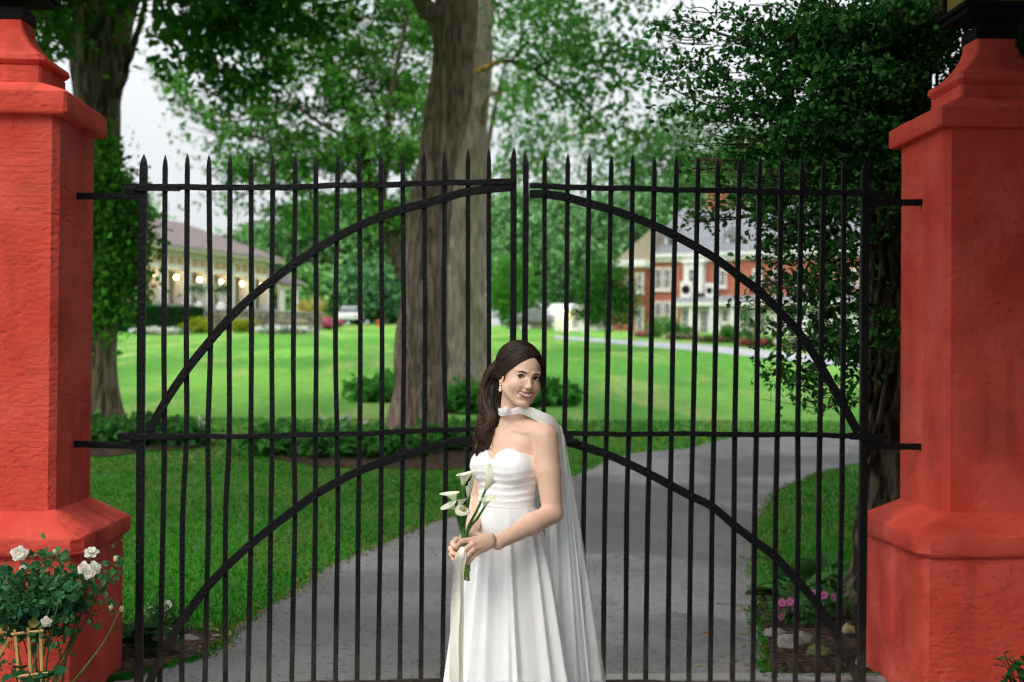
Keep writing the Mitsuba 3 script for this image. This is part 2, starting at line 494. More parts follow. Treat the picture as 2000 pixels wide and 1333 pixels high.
def pillar(cx, label, px, rows, seed):
    """rows: photograph rows of ledge foot, ledge top, ledge bottom, cap bottom, cap top, tier bottom, tier top, roll top, neck top."""
    k = thing('gate_pillar', label, 'pillar', 'red stucco gate pillars')
    c = np.array([cx, GY, 0])
    r = rows
    zl0, zl1, zl2 = lz(px, r[2], .51), lz(px, r[1], .51), lz(px, r[0], .34)
    zc0, zc1 = lz(px, r[3], .387), lz(px, r[4], .387)
    zt0, zt1, zr, zn = lz(px, r[5], .22), lz(px, r[6], .22), lz(px, r[7], .235), lz(px, r[8], .10)

    def put(name, lv, sd, amp=0.0022, lab=None, step=0.035):
        v, f = octa(lv, step, sd, amp)
        obj(name, (v + c, f), 'm_stucco', k, smooth=38, label=lab)
    put('plinth', [(-0.25, .475, .022), (zl0 + .004, .475, .022)], seed)
    put('ledge', [(zl0, .45, .02), (zl0 + 0.001, .495, .045), (zl0 + .018, .51, .050), (zl1 - .012, .51, .050), (zl1, .498, .048), (zl2 + .01, .335, .02)], seed + 1, 0.0045)
    put('shaft', [(zl2 - .02, .34, .030), (zc0 + .012, .34, .030)], seed + 2, 0.0026)
    put('cap', [(zc0, .34, .01), (zc0 + .001, .378, .01), (zc0 + .012, .387, .014), (zc1 - .008, .387, .014), (zc1, .380, .014), (zt0 + .01, .215, .012)], seed + 3, 0.003)
    H = zn - zr
    flare = [(zr + H * t, .222 - (.222 - .100) * (1 - (1 - t) ** 2.2), .012) for t in np.linspace(0.06, 1, 9)]
    put('finial', [(zt0, .22, .01), (zt1, .22, .01), (zt1 + .001, .212, .01), (zt1 + .012, .228, .02), (zt1 + (zr - zt1) * .5, .240, .02), (zr, .234, .02)] + flare, seed + 4, 0.0032)
    return k, zn


pl, zn_l = pillar(-2.14, 'red stucco gate pillar on the left, brightly lit, a white rose bush at its foot', 100, (1001, 1050, 1092, 222, 175, 164, 128, 106, 38), 11)
pr, zn_r = pillar(2.668, 'darker red stucco gate pillar on the right, in the shade of the ivy covered tree', 1850, (1004, 1047, 1091, 246, 206, 192, 165, 142, 73), 21)

scene['m_amber'] = {'type': 'principledthin', 'base_color': rgb(0.50, 0.36, 0.13), 'roughness': 0.25, 'diff_trans': 1.1, 'eta': 1.45}


def lantern(cx, z, label):
    k = thing('lantern', label, 'lantern', 'black lanterns on the gate pillars')
    c = np.array([cx, GY, z])
    B = lambda dx, dy, dz, sx, sy, sz, bv=0.004: box(c + [dx, dy, dz], (sx, sy, sz), bevel=bv)
    obj('collar', B(0, 0, .028, .21, .21, .062), 'm_black', k)
    obj('stem', B(0, 0, .085, .12, .12, .055), 'm_black', k)
    obj('tray', cat_m([B(0, 0, .122, .36, .36, .030), B(0, 0, .147, .40, .40, .025)]), 'm_black', k)
    for sx in (-1, 1):
        for sy in (-1, 1):
            obj('post', B(sx * .165, sy * .165, .36, .022, .022, .40), 'm_black', k)
    for a in range(4):
        v, f = box((0, -.158, .36), (.30, .004, .395))
        obj('pane', (v @ rotz(a * math.pi / 2).T + c, f), 'm_amber', k)
    v = np.array([[-.22, -.22, .56], [.22, -.22, .56], [.22, .22, .56], [-.22, .22, .56], [-.05, -.05, .70], [.05, -.05, .70], [.05, .05, .70], [-.05, .05, .70]])
    m = trimesh.convex.convex_hull(v)
    obj('roof', (np.array(m.vertices) + c, np.array(m.faces)), 'm_black', k)
    return k


lantern(-2.14, zn_l, 'black lantern on the left pillar, only its square foot in view')
lantern(2.668, zn_r, 'black lantern with amber panes on the right pillar')


# ------------------------------------------------------------------ the gate
RB = random.Random(7)


def sweep_bar(pts, w, d, tip=0.0, wob=0.0, seed=0, tipdx=0.0, n=40):
    """Square bar through pts (world, top to bottom), w across, d deep; TIP metres of point above the first one."""
    p = smooth_path(pts, n)
    r = np.random.default_rng(seed)
    ph = r.uniform(0, 6, 4)
    s = np.linspace(0, 1, n)
    p[:, 0] += wob * (np.sin(5 * s + ph[0]) + 0.7 * np.sin(11 * s + ph[1]))
    ws = w * (1 + 0.03 * np.sin(23 * s + ph[2])) / 2
    if tip:
        top = p[0] + [tipdx, 0, tip]
        mid = p[0] + [tipdx * .4, 0, tip * .55]
        p = np.vstack([top, mid, p]); ws = np.concatenate([[w * .05], [w * .36], ws])
        ds = np.concatenate([[d * .05], [d * .36], np.full(n, d / 2)])
    else:
        ds = np.full(n, d / 2)
    t = np.gradient(p, axis=0); t /= np.linalg.norm(t, axis=1, keepdims=True)
    a = np.cross(t, [0, 1.0, 0]); a /= np.linalg.norm(a, axis=1, keepdims=True)
    b = np.array([0, 1.0, 0])
    c = 0.12
    ring = [(-1, -1 + c), (-1 + c, -1), (1 - c, -1), (1, -1 + c), (1, 1 - c), (1 - c, 1), (-1 + c, 1), (-1, 1 - c)]
    v = np.stack([p + a * (ws * u)[:, None] + b * (ds * q)[:, None] for u, q in ring], 1)
    N, M = v.shape[:2]
    f = grid_faces(N, M, wrap=True)
    v = v.reshape(-1, 3)
    k = len(v)
    v = np.vstack([v, p[:1], p[-1:]])
    j = np.arange(M)
    f = np.vstack([f, np.stack([j * 0 + k, (j + 1) % M, j], 1), np.stack([j * 0 + k + 1, (N - 1) * M + j, (N - 1) * M + (j + 1) % M], 1)])
    tri = v[f]
    if (np.einsum('ij,ij->i', tri[:, 0], np.cross(tri[:, 1], tri[:, 2]))).sum() < 0:
        f = f[:, ::-1]
    return v, f


def Gp(px, py, dy=0.0): return P(px, py, GY + dy)


# photograph columns of each bar at rows 330, 666, 850, 1000, 1333 and the row of its tip
LEFT = [(323, 320, 321, 319, 312, 303), (366, 364, 364, 357, 355, 300), (408, 411, 406, 408, 400, 302), (449, 448, 448, 441, 440, 302), (491, 491, 490, 491, 484, 302),
        (533, 531, 532, 529, 525, 302), (577, 573, 574, 576, 570, 300), (617, 618, 616, 616, 612, 302), (660, 655, 658, 660, 655, 300), (702, 704, 703, 700, 697, 298),
        (744, 746, 745, 744, 738, 297), (786, 789, 787, 785, 781, 297), (828, 830, 829, 825, 822, 295), (868, 867, 871, 869, 864, 292), (914, 914, 914, 912, 909, 291),
        (955, 955, 954, 953, 951, 289)]
RIGHT = [(1064, 1063, 1061, 1060, 1058, 302), (1109, 1105, 1102, 1100, 1098, 300), (1151, 1146, 1143, 1140, 1138, 300), (1194, 1188, 1184, 1181, 1178, 303), (1236, 1231, 1228, 1224, 1221, 300),
         (1278, 1272, 1269, 1265, 1261, 305), (1321, 1314, 1311, 1308, 1304, 305), (1363, 1357, 1353, 1350, 1345, 306), (1402, 1397, 1394, 1391, 1387, 310), (1444, 1438, 1435, 1434, 1430, 310),
         (1484, 1479, 1477, 1474, 1470, 310), (1526, 1522, 1518, 1515, 1512, 308), (1566, 1561, 1558, 1559, 1553, 310), (1609, 1604, 1601, 1599, 1597, 310), (1648, 1647, 1645, 1644, 1637, 310)]
ARCHES = {
    'LU': [(1000, 365), (914, 375), (869, 387), (830, 398), (790, 408), (746, 423), (705, 440), (660, 463), (620, 486), (575, 516), (537, 544), (498, 575), (455, 615), (413, 663), (367, 720), (323, 785), (291, 843)],
    'LL': [(950, 857), (926, 859), (871, 867), (828, 878), (788, 890), (745, 904), (700, 921), (660, 941), (618, 965), (575, 996), (500, 1055), (445, 1105), (400, 1153), (355, 1215), (322, 1270), (290, 1338)],
    'RU': [(1034, 379), (1065, 380), (1110, 387), (1150, 398), (1194, 410), (1232, 423), (1275, 440), (1317, 460), (1360, 483), (1400, 507), (1440, 537), (1482, 569), (1520, 606), (1562, 652), (1603, 715), (1648, 794), (1676, 845)],
    'RL': [(1085, 860), (1110, 864), (1140, 873), (1183, 887), (1225, 905), (1268, 926), (1311, 949), (1351, 970), (1391, 990), (1435, 1027), (1472, 1056), (1512, 1086), (1557, 1135), (1600, 1185), (1632, 1238), (1655, 1282), (1678, 1336)],
}
PXM = 1 / 400.3


def rail(pts, w, d, dy, seed):
    p = [Gp(x, y, dy) for x, y in pts]
    p = smooth_path(p, 60)
    r = np.random.default_rng(seed)
    p[:, 2] += 0.0018 * np.sin(np.linspace(0, 25, 60) + r.uniform(0, 6)) + 0.001 * np.sin(np.linspace(0, 61, 60))
    return sweep_bar(p, w, d, n=80, seed=seed)


def rivet(p, r=0.008):
    m = trimesh.creation.icosphere(1, r)
    return np.array(m.vertices) * [1, .6, 1] + p, np.array(m.faces)


def leaf_gate(label, bars, stiles, rails, arches, sd):
    k = thing('iron_gate', label, 'gate', 'black wrought iron gate leaves')
    for i, (a, b, c, d, e, tip) in enumerate(bars):
        pts = [Gp(a, tip + 26), Gp((a * 2 + b) / 3, 440), Gp(b, 666), Gp(c, 850), Gp(d, 1000), Gp((d + e) / 2, 1165), Gp(e, 1338)]
        obj('bar', sweep_bar(pts, 0.0226, 0.0226, tip=26 * PXM, wob=0.0006, seed=sd + i, n=36), 'm_iron', k, smooth=30)
    for pts, w, tip, tdx in stiles:
        q = [Gp(x, y) for x, y in pts]
        obj('stile', sweep_bar(q, w, 0.034, tip=tip, tipdx=tdx, wob=0.0004, seed=sd + 40, n=36), 'm_iron', k, smooth=30)
    for j, (pts, w) in enumerate(rails):
        obj('rail', rail(pts, w, 0.019, -0.023, sd + 50 + j), 'm_iron', k, smooth=30)
    for j, name in enumerate(arches):
        a = ARCHES[name]
        q = smooth_path([Gp(x, y, -0.020 - .003 * j) for x, y in a], 90)
        m = sweep_bar(q, 0.0405, 0.013, n=110, seed=sd + 60 + j)
        ar = obj('arch', m, 'm_iron', k, smooth=30)
        rv = [rivet(Gp(x, y, -0.0275 - .003 * j), 0.0075) for x, y in a[1:-1]]
        obj('rivet', cat_m(rv), 'm_iron', ar, smooth=True, kind='stuff')
    return k


gl = leaf_gate('left leaf of the black wrought iron gate, hung on the brightly lit pillar', LEFT,
               [([(281, 330), (279, 440), (276, 666), (275, 850), (274, 1000), (271, 1345)], 0.036, 28 * PXM, 0), ([(1003, 316), (1003, 440), (1002, 666), (1000, 850), (998, 1345)], 0.030, 28 * PXM, 0.004)],
               [([(250, 366), (400, 366), (520, 367), (620, 364), (740, 361), (868, 358), (1003, 354)], 0.027), ([(240, 853), (330, 853), (500, 852), (640, 849), (780, 844), (930, 838), (1000, 836)], 0.0245), ([(265, 1344), (600, 1338), (1000, 1329)], 0.032)],
               ('LU', 'LL'), 100)
gr = leaf_gate('right leaf of the black wrought iron gate, hung on the shaded pillar', RIGHT,
               [([(1027, 325), (1027, 440), (1025, 666), (1023, 850), (1020, 1345)], 0.028, 28 * PXM, -0.008), ([(1690, 340), (1689, 440), (1688, 666), (1687, 850), (1685, 1000), (1682, 1345)], 0.038, 28 * PXM, 0)],
               [([(1034, 364), (1200, 368), (1320, 371), (1500, 375), (1690, 378), (1737, 380)], 0.026), ([(1030, 845), (1160, 848), (1300, 848), (1500, 849), (1640, 851), (1727, 854)], 0.0245), ([(1020, 1331), (1300, 1336), (1690, 1341)], 0.032)],
               ('RU', 'RL'), 200)
# straps that carry the rails round the hinge pins, and the latch
for g, pts in ((gl, [(247, 366), (352, 367)]), (gl, [(237, 853), (347, 854)]), (gr, [(1660, 377), (1737, 380)]), (gr, [(1660, 852), (1728, 855)])):
    a, b = Gp(*pts[0], -0.031), Gp(*pts[1], -0.031)
    obj('hinge_strap', cat_m([sweep_bar([a, (a + b) / 2, b], 0.034, 0.012, n=12, seed=3), sweep_bar([a + [0, .02, .016], a + [0, .02, -.016]] if g == gl else [b + [0, .02, .016], b + [0, .02, -.016]], 0.035, 0.05, n=4)]), 'm_iron', g, smooth=30)
a, b = Gp(1090, 853, -.036), Gp(1120, 854, -.036)
obj('latch', cat_m([sweep_bar([a, (a + b) / 2, b], 0.022, 0.02, n=8), sweep_bar([Gp(1085, 861, -.045), Gp(1130, 862, -.045)], 0.024, 0.016, n=8)]), 'm_iron', gr, smooth=30)
for (p, holder, a, b, yy) in ((pl, -1.80, (150, 384), (268, 383), 0), (pl, -1.80, (146, 867), (264, 871), 0), (pr, 2.33, (1700, 396), (1813, 396), 0), (pr, 2.33, (1699, 872), (1811, 873), 0)):
    q = np.array([Gp(*a), Gp(*b)])
    inner = 0 if p == pl else 1
    q[inner, 0] = holder + (-.06 if p == pl else .06)
    end = q[1 - inner]
    m = [sweep_bar([q[0], q.mean(0), q[1]], 0.031, 0.030, n=10, seed=5), sweep_bar([end + [0, 0, .045], end, end + [0, 0, -.022]], 0.030, 0.030, n=6)]
    obj('hinge_pin', cat_m(m), 'm_iron', p, smooth=30, label='black iron hinge rod set into the pillar')

# ------------------------------------------------------------------ foliage
def quat_frames(r, n, up=0.6):
    """Random leaf frames: long axis a, width axis b, normal c; UP pulls the normals upwards."""
    c = r.normal(size=(n, 3)); c /= np.linalg.norm(c, axis=1, keepdims=True)
    c = c * (1 - up) + np.array([0, 0, 1.0]) * up
    c /= np.linalg.norm(c, axis=1, keepdims=True)
    a = r.normal(size=(n, 3))
    a -= (a * c).sum(1, keepdims=True) * c
    a /= np.linalg.norm(a, axis=1, keepdims=True)
    return a, np.cross(c, a), c


def leaves(r, pos, size, up=0.5, ratio=0.55, fold=0.18, fine=False):
    """Folded leaves at POS: two triangles each, or (fine) six with a pointed tip."""
    n = len(pos)
    a, b, c = quat_frames(r, n, up)
    s = (size * r.uniform(0.45, 1.55, n))[:, None]
    if fine:
        pts = [(-.5, 0, 0), (-.22, -.36, .5), (.12, -.42, .55), (.56, 0, -.25), (.12, .42, .55), (-.22, .36, .5), (.05, 0, 0)]
        fs = np.array([[0, 1, 6], [1, 2, 6], [2, 3, 6], [3, 4, 6], [4, 5, 6], [5, 0, 6]])
    else:
        pts = [(-.5, 0, 0), (.0, -.5, 1), (.5, 0, 0), (.0, .5, 1)]
        fs = np.array([[0, 1, 2], [0, 2, 3]])
    v = np.stack([pos + s * (a * x + b * y * ratio * 1.25 + c * z * fold) for x, y, z in pts], 1)
    k = len(pts)
    f = (fs[None] + (np.arange(n) * k)[:, None, None]).reshape(-1, 3)
    return (v.reshape(-1, 3), f), k


def in_ellipsoid(r, n, shell=0.5):
    d = r.normal(size=(n, 3)); d /= np.linalg.norm(d, axis=1, keepdims=True)
    return d * (r.random(n) ** (shell / 3))[:, None]


def clumps(r, blobs, n, per=45, spread=0.34, flat=0.55, shell=1.0):
    """Leaf positions: twig clumps spread through ellipsoids (centre, radii, weight)."""
    w = np.array([b[1][0] * b[1][2] * (b[2] if len(b) > 2 else 1) for b in blobs]); w = w / w.sum()
    out, tone = [], []
    for (c, rad, *_), q in zip(blobs, w):
        m = max(3, int(n * q / per))
        cc = np.asarray(c) + in_ellipsoid(r, m, shell) * np.asarray(rad)
        size = r.uniform(.6, 1.5, m)
        k = np.repeat(np.arange(m), per)
        o = r.normal(size=(m * per, 3)) * [1, 1, flat] * spread * size[k][:, None]
        out.append(cc[k] + o); tone.append(r.uniform(0, 1, m)[k])
    return np.vstack(out), np.concatenate(tone)


def tint(r, tone, dark, light, k, jitter=0.18):
    n = len(tone)
    t = np.clip(tone + r.normal(0, .22, n), 0, 1)[:, None]
    c = np.asarray(dark) * (1 - t) + np.asarray(light) * t
    c = c * r.uniform(1 - jitter, 1 + jitter, (n, 1))
    return np.repeat(c, k, 0)


def pb(px, py, y, rx, rz, ry=None, w=1.0):
    """A foliage ellipsoid surveyed at pixel (px, py) at distance y, rx and rz in photograph pixels."""
    s = y / FOCAL
    return (P(px, py, y), (rx * s, (ry if ry else rx * s * 0.8), rz * s), w)


def trunk_mesh(pts, widths, sides=20, n=60, seed=0, rough=0.06, flare=None):
    """pts (px, py, y), widths in pixels -> tapered trunk with ribs and lumps."""
    p = smooth_path([P(*q) for q in pts], n)
    w = np.interp(np.linspace(0, len(pts) - 1, n), np.arange(len(pts)), [wd * q[2] / FOCAL / 2 for wd, q in zip(widths, pts)])
    r = np.random.default_rng(seed)
    ph = r.uniform(0, 6, 5)

    def shape(i, a):
        return 1 + rough * (np.sin(3 * a + ph[0] + i * .05) + .6 * np.sin(5 * a + ph[1] - i * .08) + .5 * np.sin(8 * a + ph[2] + .13 * i) + .4 * np.sin(13 * a + ph[3] + .3 * i)) \
            + 0.05 * np.sin(i * .35 + ph[4] + 2 * a)
    return tube(p, w, sides, shape=shape)


def world_tube(pts, radii, n=24, sides=7, seed=0):
    r = np.random.default_rng(seed)
    p = smooth_path(pts, n)
    w = np.interp(np.linspace(0, 1, n), np.linspace(0, 1, len(radii)), radii)
    p[1:] += r.normal(0, 1, (n - 1, 3)) * w[1:, None] * 0.18
    return tube(p, w, sides)


def ptube(pts, wpx, n=24, sides=7, seed=0):
    return world_tube([P(*q) for q in pts], [w * q[2] / FOCAL / 2 for w, q in zip(np.interp(np.linspace(0, 1, len(pts)), np.linspace(0, 1, len(wpx)), wpx), pts)], n, sides, seed)


def crown(k, r, blobs, n, size, dark, light, bsdf='m_leaf', per=45, spread=.34, up=.45, flat=.55, shell=1.0, name='crown', fine=False, holes=0.0, hf=1.0):
    pos, tone = clumps(r, blobs, n, per, spread, flat, shell)
    if holes > 0:
        keep = meshkit.fbm(pos * hf + 31.7, 3, int(abs(pos[0, 0]) * 7) % 50) > holes
        pos, tone = pos[keep], tone[keep]
    m, kk = leaves(r, pos, size, up, fine=fine)
    return obj(name, m, bsdf, k, color=tint(r, tone, dark, light, kk), kind='stuff')


# ---- the big tree in the middle
R = np.random.default_rng
D1 = 20.2
k = thing('tree', 'large grey brown tree trunk in the middle, forking at the top edge of the view', 'tree')
obj('trunk', trunk_mesh([(812, 915, D1), (811, 880, D1), (812, 840, D1), (818, 760, D1), (822, 660, D1), (834, 500, D1), (842, 400, D1), (858, 300, D1), (876, 200, D1), (888, 100, D1), (893, 0, D1), (905, -150, D1), (930, -420, D1 - .6)],
                        [180, 138, 118, 106, 100, 86, 78, 78, 84, 84, 82, 64, 40], 36, 110, 1, 0.040), 'm_bark', k, smooth=True)
obj('limb', ptube([(878, 75, D1), (850, 35, D1 - .2), (818, -5, D1 - .5), (770, -90, D1 - 1), (700, -220, D1 - 1.6)], [52, 38, 32, 24, 12], 30, 12, 2), 'm_bark', k, smooth=True)
obj('limb', ptube([(895, -60, D1), (960, -170, D1 - .4), (1040, -260, D1 - .8), (1150, -330, D1 - 1.2)], [40, 30, 22, 10], 24, 10, 3), 'm_bark', k, smooth=True)
crown(k, R(21), [pb(880, -420, D1, 430, 230, 4.5), pb(620, -260, D1 - 1, 220, 130, 3), pb(1160, -250, D1 - 1, 200, 130, 3), pb(900, -780, D1 + 2, 500, 260, 4.5)], 17000, 0.17, (0.030, 0.085, 0.018), (0.075, 0.190, 0.035), per=40, spread=.4)

crown(k, R(23), [((0.8, 15.5, 8.8), (4.0, 4.2, 1.3), 1)], 5500, 0.24, (0.030, 0.085, 0.018), (0.075, 0.190, 0.035), bsdf='m_leaf_far', per=30, spread=.4, name='overhanging_crown')

# ---- the trunk right behind it
D2 = 31.0
k = thing('tree', 'paler tree trunk close behind the large one, with a broken orange branch stub', 'tree')
obj('trunk', trunk_mesh([(910, 790, D2), (910, 755, D2), (909, 700, D2), (907, 600, D2), (908, 480, D2), (909, 330, D2), (915, 200, D2), (922, 100, D2), (930, 0, D2), (955, -200, D2), (985, -450, D2)],
                        [130, 102, 92, 88, 88, 90, 84, 82, 78, 60, 34], 28, 90, 5, 0.03), 'm_bark_grey', k, smooth=True)
obj('limb', ptube([(938, 240, D2 - .3), (944, 205, D2 - .6), (955, 187, D2 - .7), (968, 182, D2 - .7), (981, 186, D2 - .7)], [18, 12, 9, 7], 18, 8, 6), 'm_bark', k, smooth=True, label='short hooked dead branch')
scene['m_fresh_wood'] = bark_fn((0.22, 0.10, 0.035), (0.48, 0.27, 0.09), 30, 10)
obj('broken_branch', ptube([(931, 138, D2 - .6), (948, 133, D2 - .8), (970, 124, D2 - .9), (996, 116, D2 - 1)], [13, 12, 9, 4], 14, 8, 7), 'm_fresh_wood', k, smooth=True, label='splintered orange branch stub')
obj('limb', ptube([(985, 118, D2 - 1), (1015, 124, D2 - 1), (1045, 135, D2 - 1.2), (1080, 112, D2 - 1.4), (1130, 88, D2 - 1.6), (1190, 70, D2 - 1.8)], [9, 9, 8, 6, 3], 24, 7, 8), 'm_bark_dark', k, smooth=True)
obj('limb', ptube([(1045, 135, D2 - 1.2), (1075, 160, D2 - 1.2), (1110, 185, D2 - 1.3), (1150, 222, D2 - 1.5), (1175, 250, D2 - 1.6), (1200, 300, D2 - 1.6)], [8, 7, 5, 3], 24, 7, 9), 'm_bark_dark', k, smooth=True)
crown(k, R(22), [pb(1060, 85, D2 - 1, 90, 70, 1.2, .6), pb(1150, 110, D2 - 1.5, 120, 70, 1.3, .8), pb(1220, 170, D2 - 2, 80, 80, 1.2, .8), pb(1130, 215, D2 - 1.4, 75, 50, .8, .6), pb(1205, 280, D2 - 1.5, 55, 60, .8, .7), pb(1080, 20, D2 - 1, 130, 45, 1.2, .5),
                  pb(960, -420, D2, 400, 260, 4, .8), pb(1250, 40, D2 - 2, 60, 60, 1, .6)], 11000, 0.15, (0.038, 0.120, 0.027), (0.110, 0.285, 0.055), per=26, spread=.42, holes=.40)

# ---- left tree with vine leaves round its trunk
D3 = 22.6
k = thing('tree', 'tree trunk just beyond the left pillar, forking high up, green vine leaves round it', 'tree')
obj('trunk', trunk_mesh([(206, 880, D3), (206, 850, D3), (197, 810, D3), (190, 720, D3), (188, 600, D3), (187, 460, D3), (187, 320, D3), (188, 220, D3), (192, 150, D3), (198, 80, D3), (207, 0, D3), (225, -160, D3), (250, -400, D3)],
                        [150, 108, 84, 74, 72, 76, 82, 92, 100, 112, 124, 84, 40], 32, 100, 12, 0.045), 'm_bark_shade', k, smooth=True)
obj('limb', ptube([(165, 120, D3), (125, 60, D3 - .2), (85, 22, D3 - .4), (20, -40, D3 - .8), (-90, -120, D3 - 1.2)], [46, 36, 30, 26, 14], 26, 12, 13), 'm_bark_dark', k, smooth=True)
obj('limb', ptube([(228, 190, D3 - .3), (243, 150, D3 - .5), (260, 92, D3 - .6), (275, 40, D3 - .8), (290, -20, D3 - 1), (330, -120, D3 - 1.4)], [15, 13, 13, 11, 8], 26, 9, 14), 'm_bark_dark', k, smooth=True)
crown(k, R(31), [pb(196, 320, D3 - .45, 22, 60, .3), pb(206, 395, D3 - .5, 42, 50, .35, 1.3), pb(222, 450, D3 - .5, 50, 55, .4, 1.4), pb(214, 520, D3 - .5, 52, 55, .4, 1.3), pb(204, 590, D3 - .45, 36, 45, .35, 1.2), pb(243, 415, D3 - .5, 30, 46, .4, 1.2), pb(264, 470, D3 - .5, 34, 34, .4, 1.1), pb(250, 540, D3 - .5, 34, 40, .4, .8), pb(222, 330, D3 - .5, 20, 40, .3, .8),
                  pb(190, 655, D3 - .4, 14, 26, .25, .5), pb(196, 285, D3 - .4, 18, 30, .25)], 7500, 0.10, (0.040, 0.150, 0.022), (0.120, 0.350, 0.045), per=22, spread=.13, up=.35, flat=1.0, name='vine_leaves')
crown(k, R(32), [pb(450, 20, D3 - 3, 120, 55, 1.2, 1.8), pb(400, 90, D3 - 3, 70, 50, .9, 1.6), pb(500, 90, D3 - 3, 90, 55, 1, 1.6), pb(440, 140, D3 - 3, 50, 30, .7, 1.2), pb(360, 25, D3 - 3, 55, 45, .9, 1.2), pb(570, 40, D3 - 2.5, 80, 55, 1, 1.2), pb(480, 170, D3 - 3, 60, 30, .8, .8),
                  pb(110, 0, D3 + 1, 40, 26, .6, .4), pb(86, 60, D3 + 1.5, 20, 40, .5, .3), pb(135, 28, D3 + 1, 22, 14, .4, .35), pb(330, -180, D3 - 2, 420, 150, 4, 1.0), pb(0, -200, D3 - 2, 260, 150, 3.5, .9), pb(250, -520, D3, 520, 200, 4.5, .6)],
      30000, 0.125, (0.026, 0.095, 0.019), (0.100, 0.285, 0.045), per=34, spread=.30, holes=.40, hf=1.6)
crown(k, R(34), [((-3.6, 14.0, 8.2), (4.6, 5.0, 1.4), 1), ((-5.5, 19.0, 8.0), (4.0, 4.0, 1.6), .8)], 9000, 0.24, (0.020, 0.065, 0.014), (0.060, 0.170, 0.030), bsdf='m_leaf_far', per=30, spread=.4, name='overhanging_crown')
crown(k, R(33), [pb(90, 85, D3 - 1, 26, 34, .5), pb(105, 40, D3 - 1, 20, 20, .5)], 500, 0.12, (0.05, 0.16, 0.03), (0.11, 0.28, 0.05), per=16, spread=.2, name='spray')

# ---- the maple behind, between left and middle
D4 = 42.0
k = thing('tree', 'leafy maple with dark leaning limbs behind, between the left and the large middle trunk', 'tree')
obj('trunk', ptube([(815, 640, D4), (800, 570, D4), (783, 520, D4), (768, 480, D4), (752, 430, D4), (738, 385, D4), (712, 310, D4), (690, 240, D4), (662, 160, D4), (640, 90, D4), (610, -20, D4)], [34, 30, 28, 26, 24, 20, 16, 12, 10], 44, 12, 15), 'm_bark_dark', k, smooth=True)
for j, (q, w) in enumerate([([(752, 430, D4), (750, 350, D4 - .4), (758, 250, D4 - .8), (770, 150, D4 - 1), (800, 20, D4 - 1)], [18, 13, 8]), ([(700, 275, D4), (640, 250, D4 - .4), (580, 210, D4 - .8), (500, 190, D4 - 1)], [10, 7, 4]),
                            ([(735, 375, D4), (680, 330, D4 + .4), (610, 310, D4 + .5), (540, 320, D4 + .6)], [10, 7, 4]), ([(610, -15, D4 - 3), (622, 12, D4 - 3), (640, 24, D4 - 3), (680, 30, D4 - 3), (730, 38, D4 - 3)], [8, 7, 4]), ([(770, 470, D4), (800, 420, D4 - .5), (830, 350, D4 - .8)], [14, 8, 4]),
                            ([(560, 215, D4 - 1), (480, 235, D4 - 1.2), (400, 230, D4 - 1.4), (330, 165, D4 - 1.4)], [6, 4, 2])]):
    obj('limb', ptube(q, w, 22, 7, 40 + j), 'm_bark_dark', k, smooth=True)
mb = [pb(600, 60, D4, 150, 70, 2.4), pb(760, 50, D4, 110, 70, 2), pb(560, 180, D4, 120, 60, 1.8), pb(700, 170, D4, 120, 70, 2), pb(800, 190, D4, 70, 90, 1.6), pb(620, 280, D4, 110, 55, 1.7), pb(740, 300, D4, 100, 60, 1.8), pb(530, 340, D4, 90, 40, 1.4, .8), pb(660, 370, D4, 110, 45, 1.7),
      pb(480, 230, D4 - 1, 90, 45, 1.2, .7), pb(400, 170, D4 - 1.4, 80, 40, 1, .7), pb(350, 150, D4 - 1.4, 45, 34, .8, .6), pb(420, 250, D4 - 1.2, 70, 40, 1, .5), pb(440, 310, D4 - 1, 60, 34, 1, .5), pb(800, 320, D4, 60, 70, 1.3), pb(760, 420, D4, 70, 40, 1.2), pb(590, 430, D4, 70, 36, 1.2, .7),
      pb(840, 60, D4, 60, 60, 1.2), pb(640, -150, D4, 350, 110, 4), pb(470, 60, D4, 90, 60, 1.6, .8), pb(430, 390, D4, 50, 26, .9, .25), pb(500, 410, D4, 60, 26, .9, .3)]
rb_ = R(43)
tw = []
for j in range(90):
    q = mb[rb_.integers(len(mb))]
    c = np.asarray(q[0]); e = c + in_ellipsoid(rb_, 1)[0] * q[1]
    st_ = c + (P(745, 330, D4) - c) * rb_.uniform(.1, .35)
    tw.append(tube(smooth_path([st_, (st_ + e) / 2 + rb_.normal(0, .12, 3), e], 9), np.linspace(.030, .008, 9), 5, cap=False))
obj('twig', cat_m(tw), 'm_bark_dark', k, kind='stuff')
crown(k, R(41), mb, 62000, 0.145, (0.048, 0.150, 0.033), (0.155, 0.390, 0.070), per=40, spread=.34, flat=.45, holes=.455, hf=1.1)

# ---- the wood beyond the houses
wood = [(455, 560, 470, 60, 0), (520, 560, 440, 62, 0), (570, 520, 420, 66, 1), (640, 600, 400, 70, 2), (690, 590, 380, 68, 2), (740, 600, 370, 70, 1), (800, 600, 360, 72, 2), (625, 620, 540, 44, 3), (860, 560, 380, 80, 1),
        (985, 590, 350, 70, 4), (1040, 600, 380, 64, 4), (1095, 600, 360, 66, 5), (1150, 600, 395, 60, 4), (1205, 590, 380, 62, 5), (1260, 560, 330, 70, 4), (1340, 500, 300, 80, 4), (1430, 480, 290, 80, 5), (1540, 480, 260, 90, 4), (1660, 480, 240, 90, 5), (700, 625, 545, 46, 2), (765, 630, 540, 46, 2), (290, 520, 400, 48, 0), (230, 520, 410, 60, 1), (420, 600, 490, 40, 3)]
haze_tones = [((.105, .24, .090), (.24, .47, .17)), ((.085, .205, .080), (.19, .41, .14)), ((.060, .155, .080), (.13, .31, .13)), ((.120, .28, .090), (.25, .50, .15)), ((.115, .26, .115), (.25, .47, .20)), ((.095, .220, .095), (.21, .43, .16))]  # leaf colours paled to stand in for distance haze
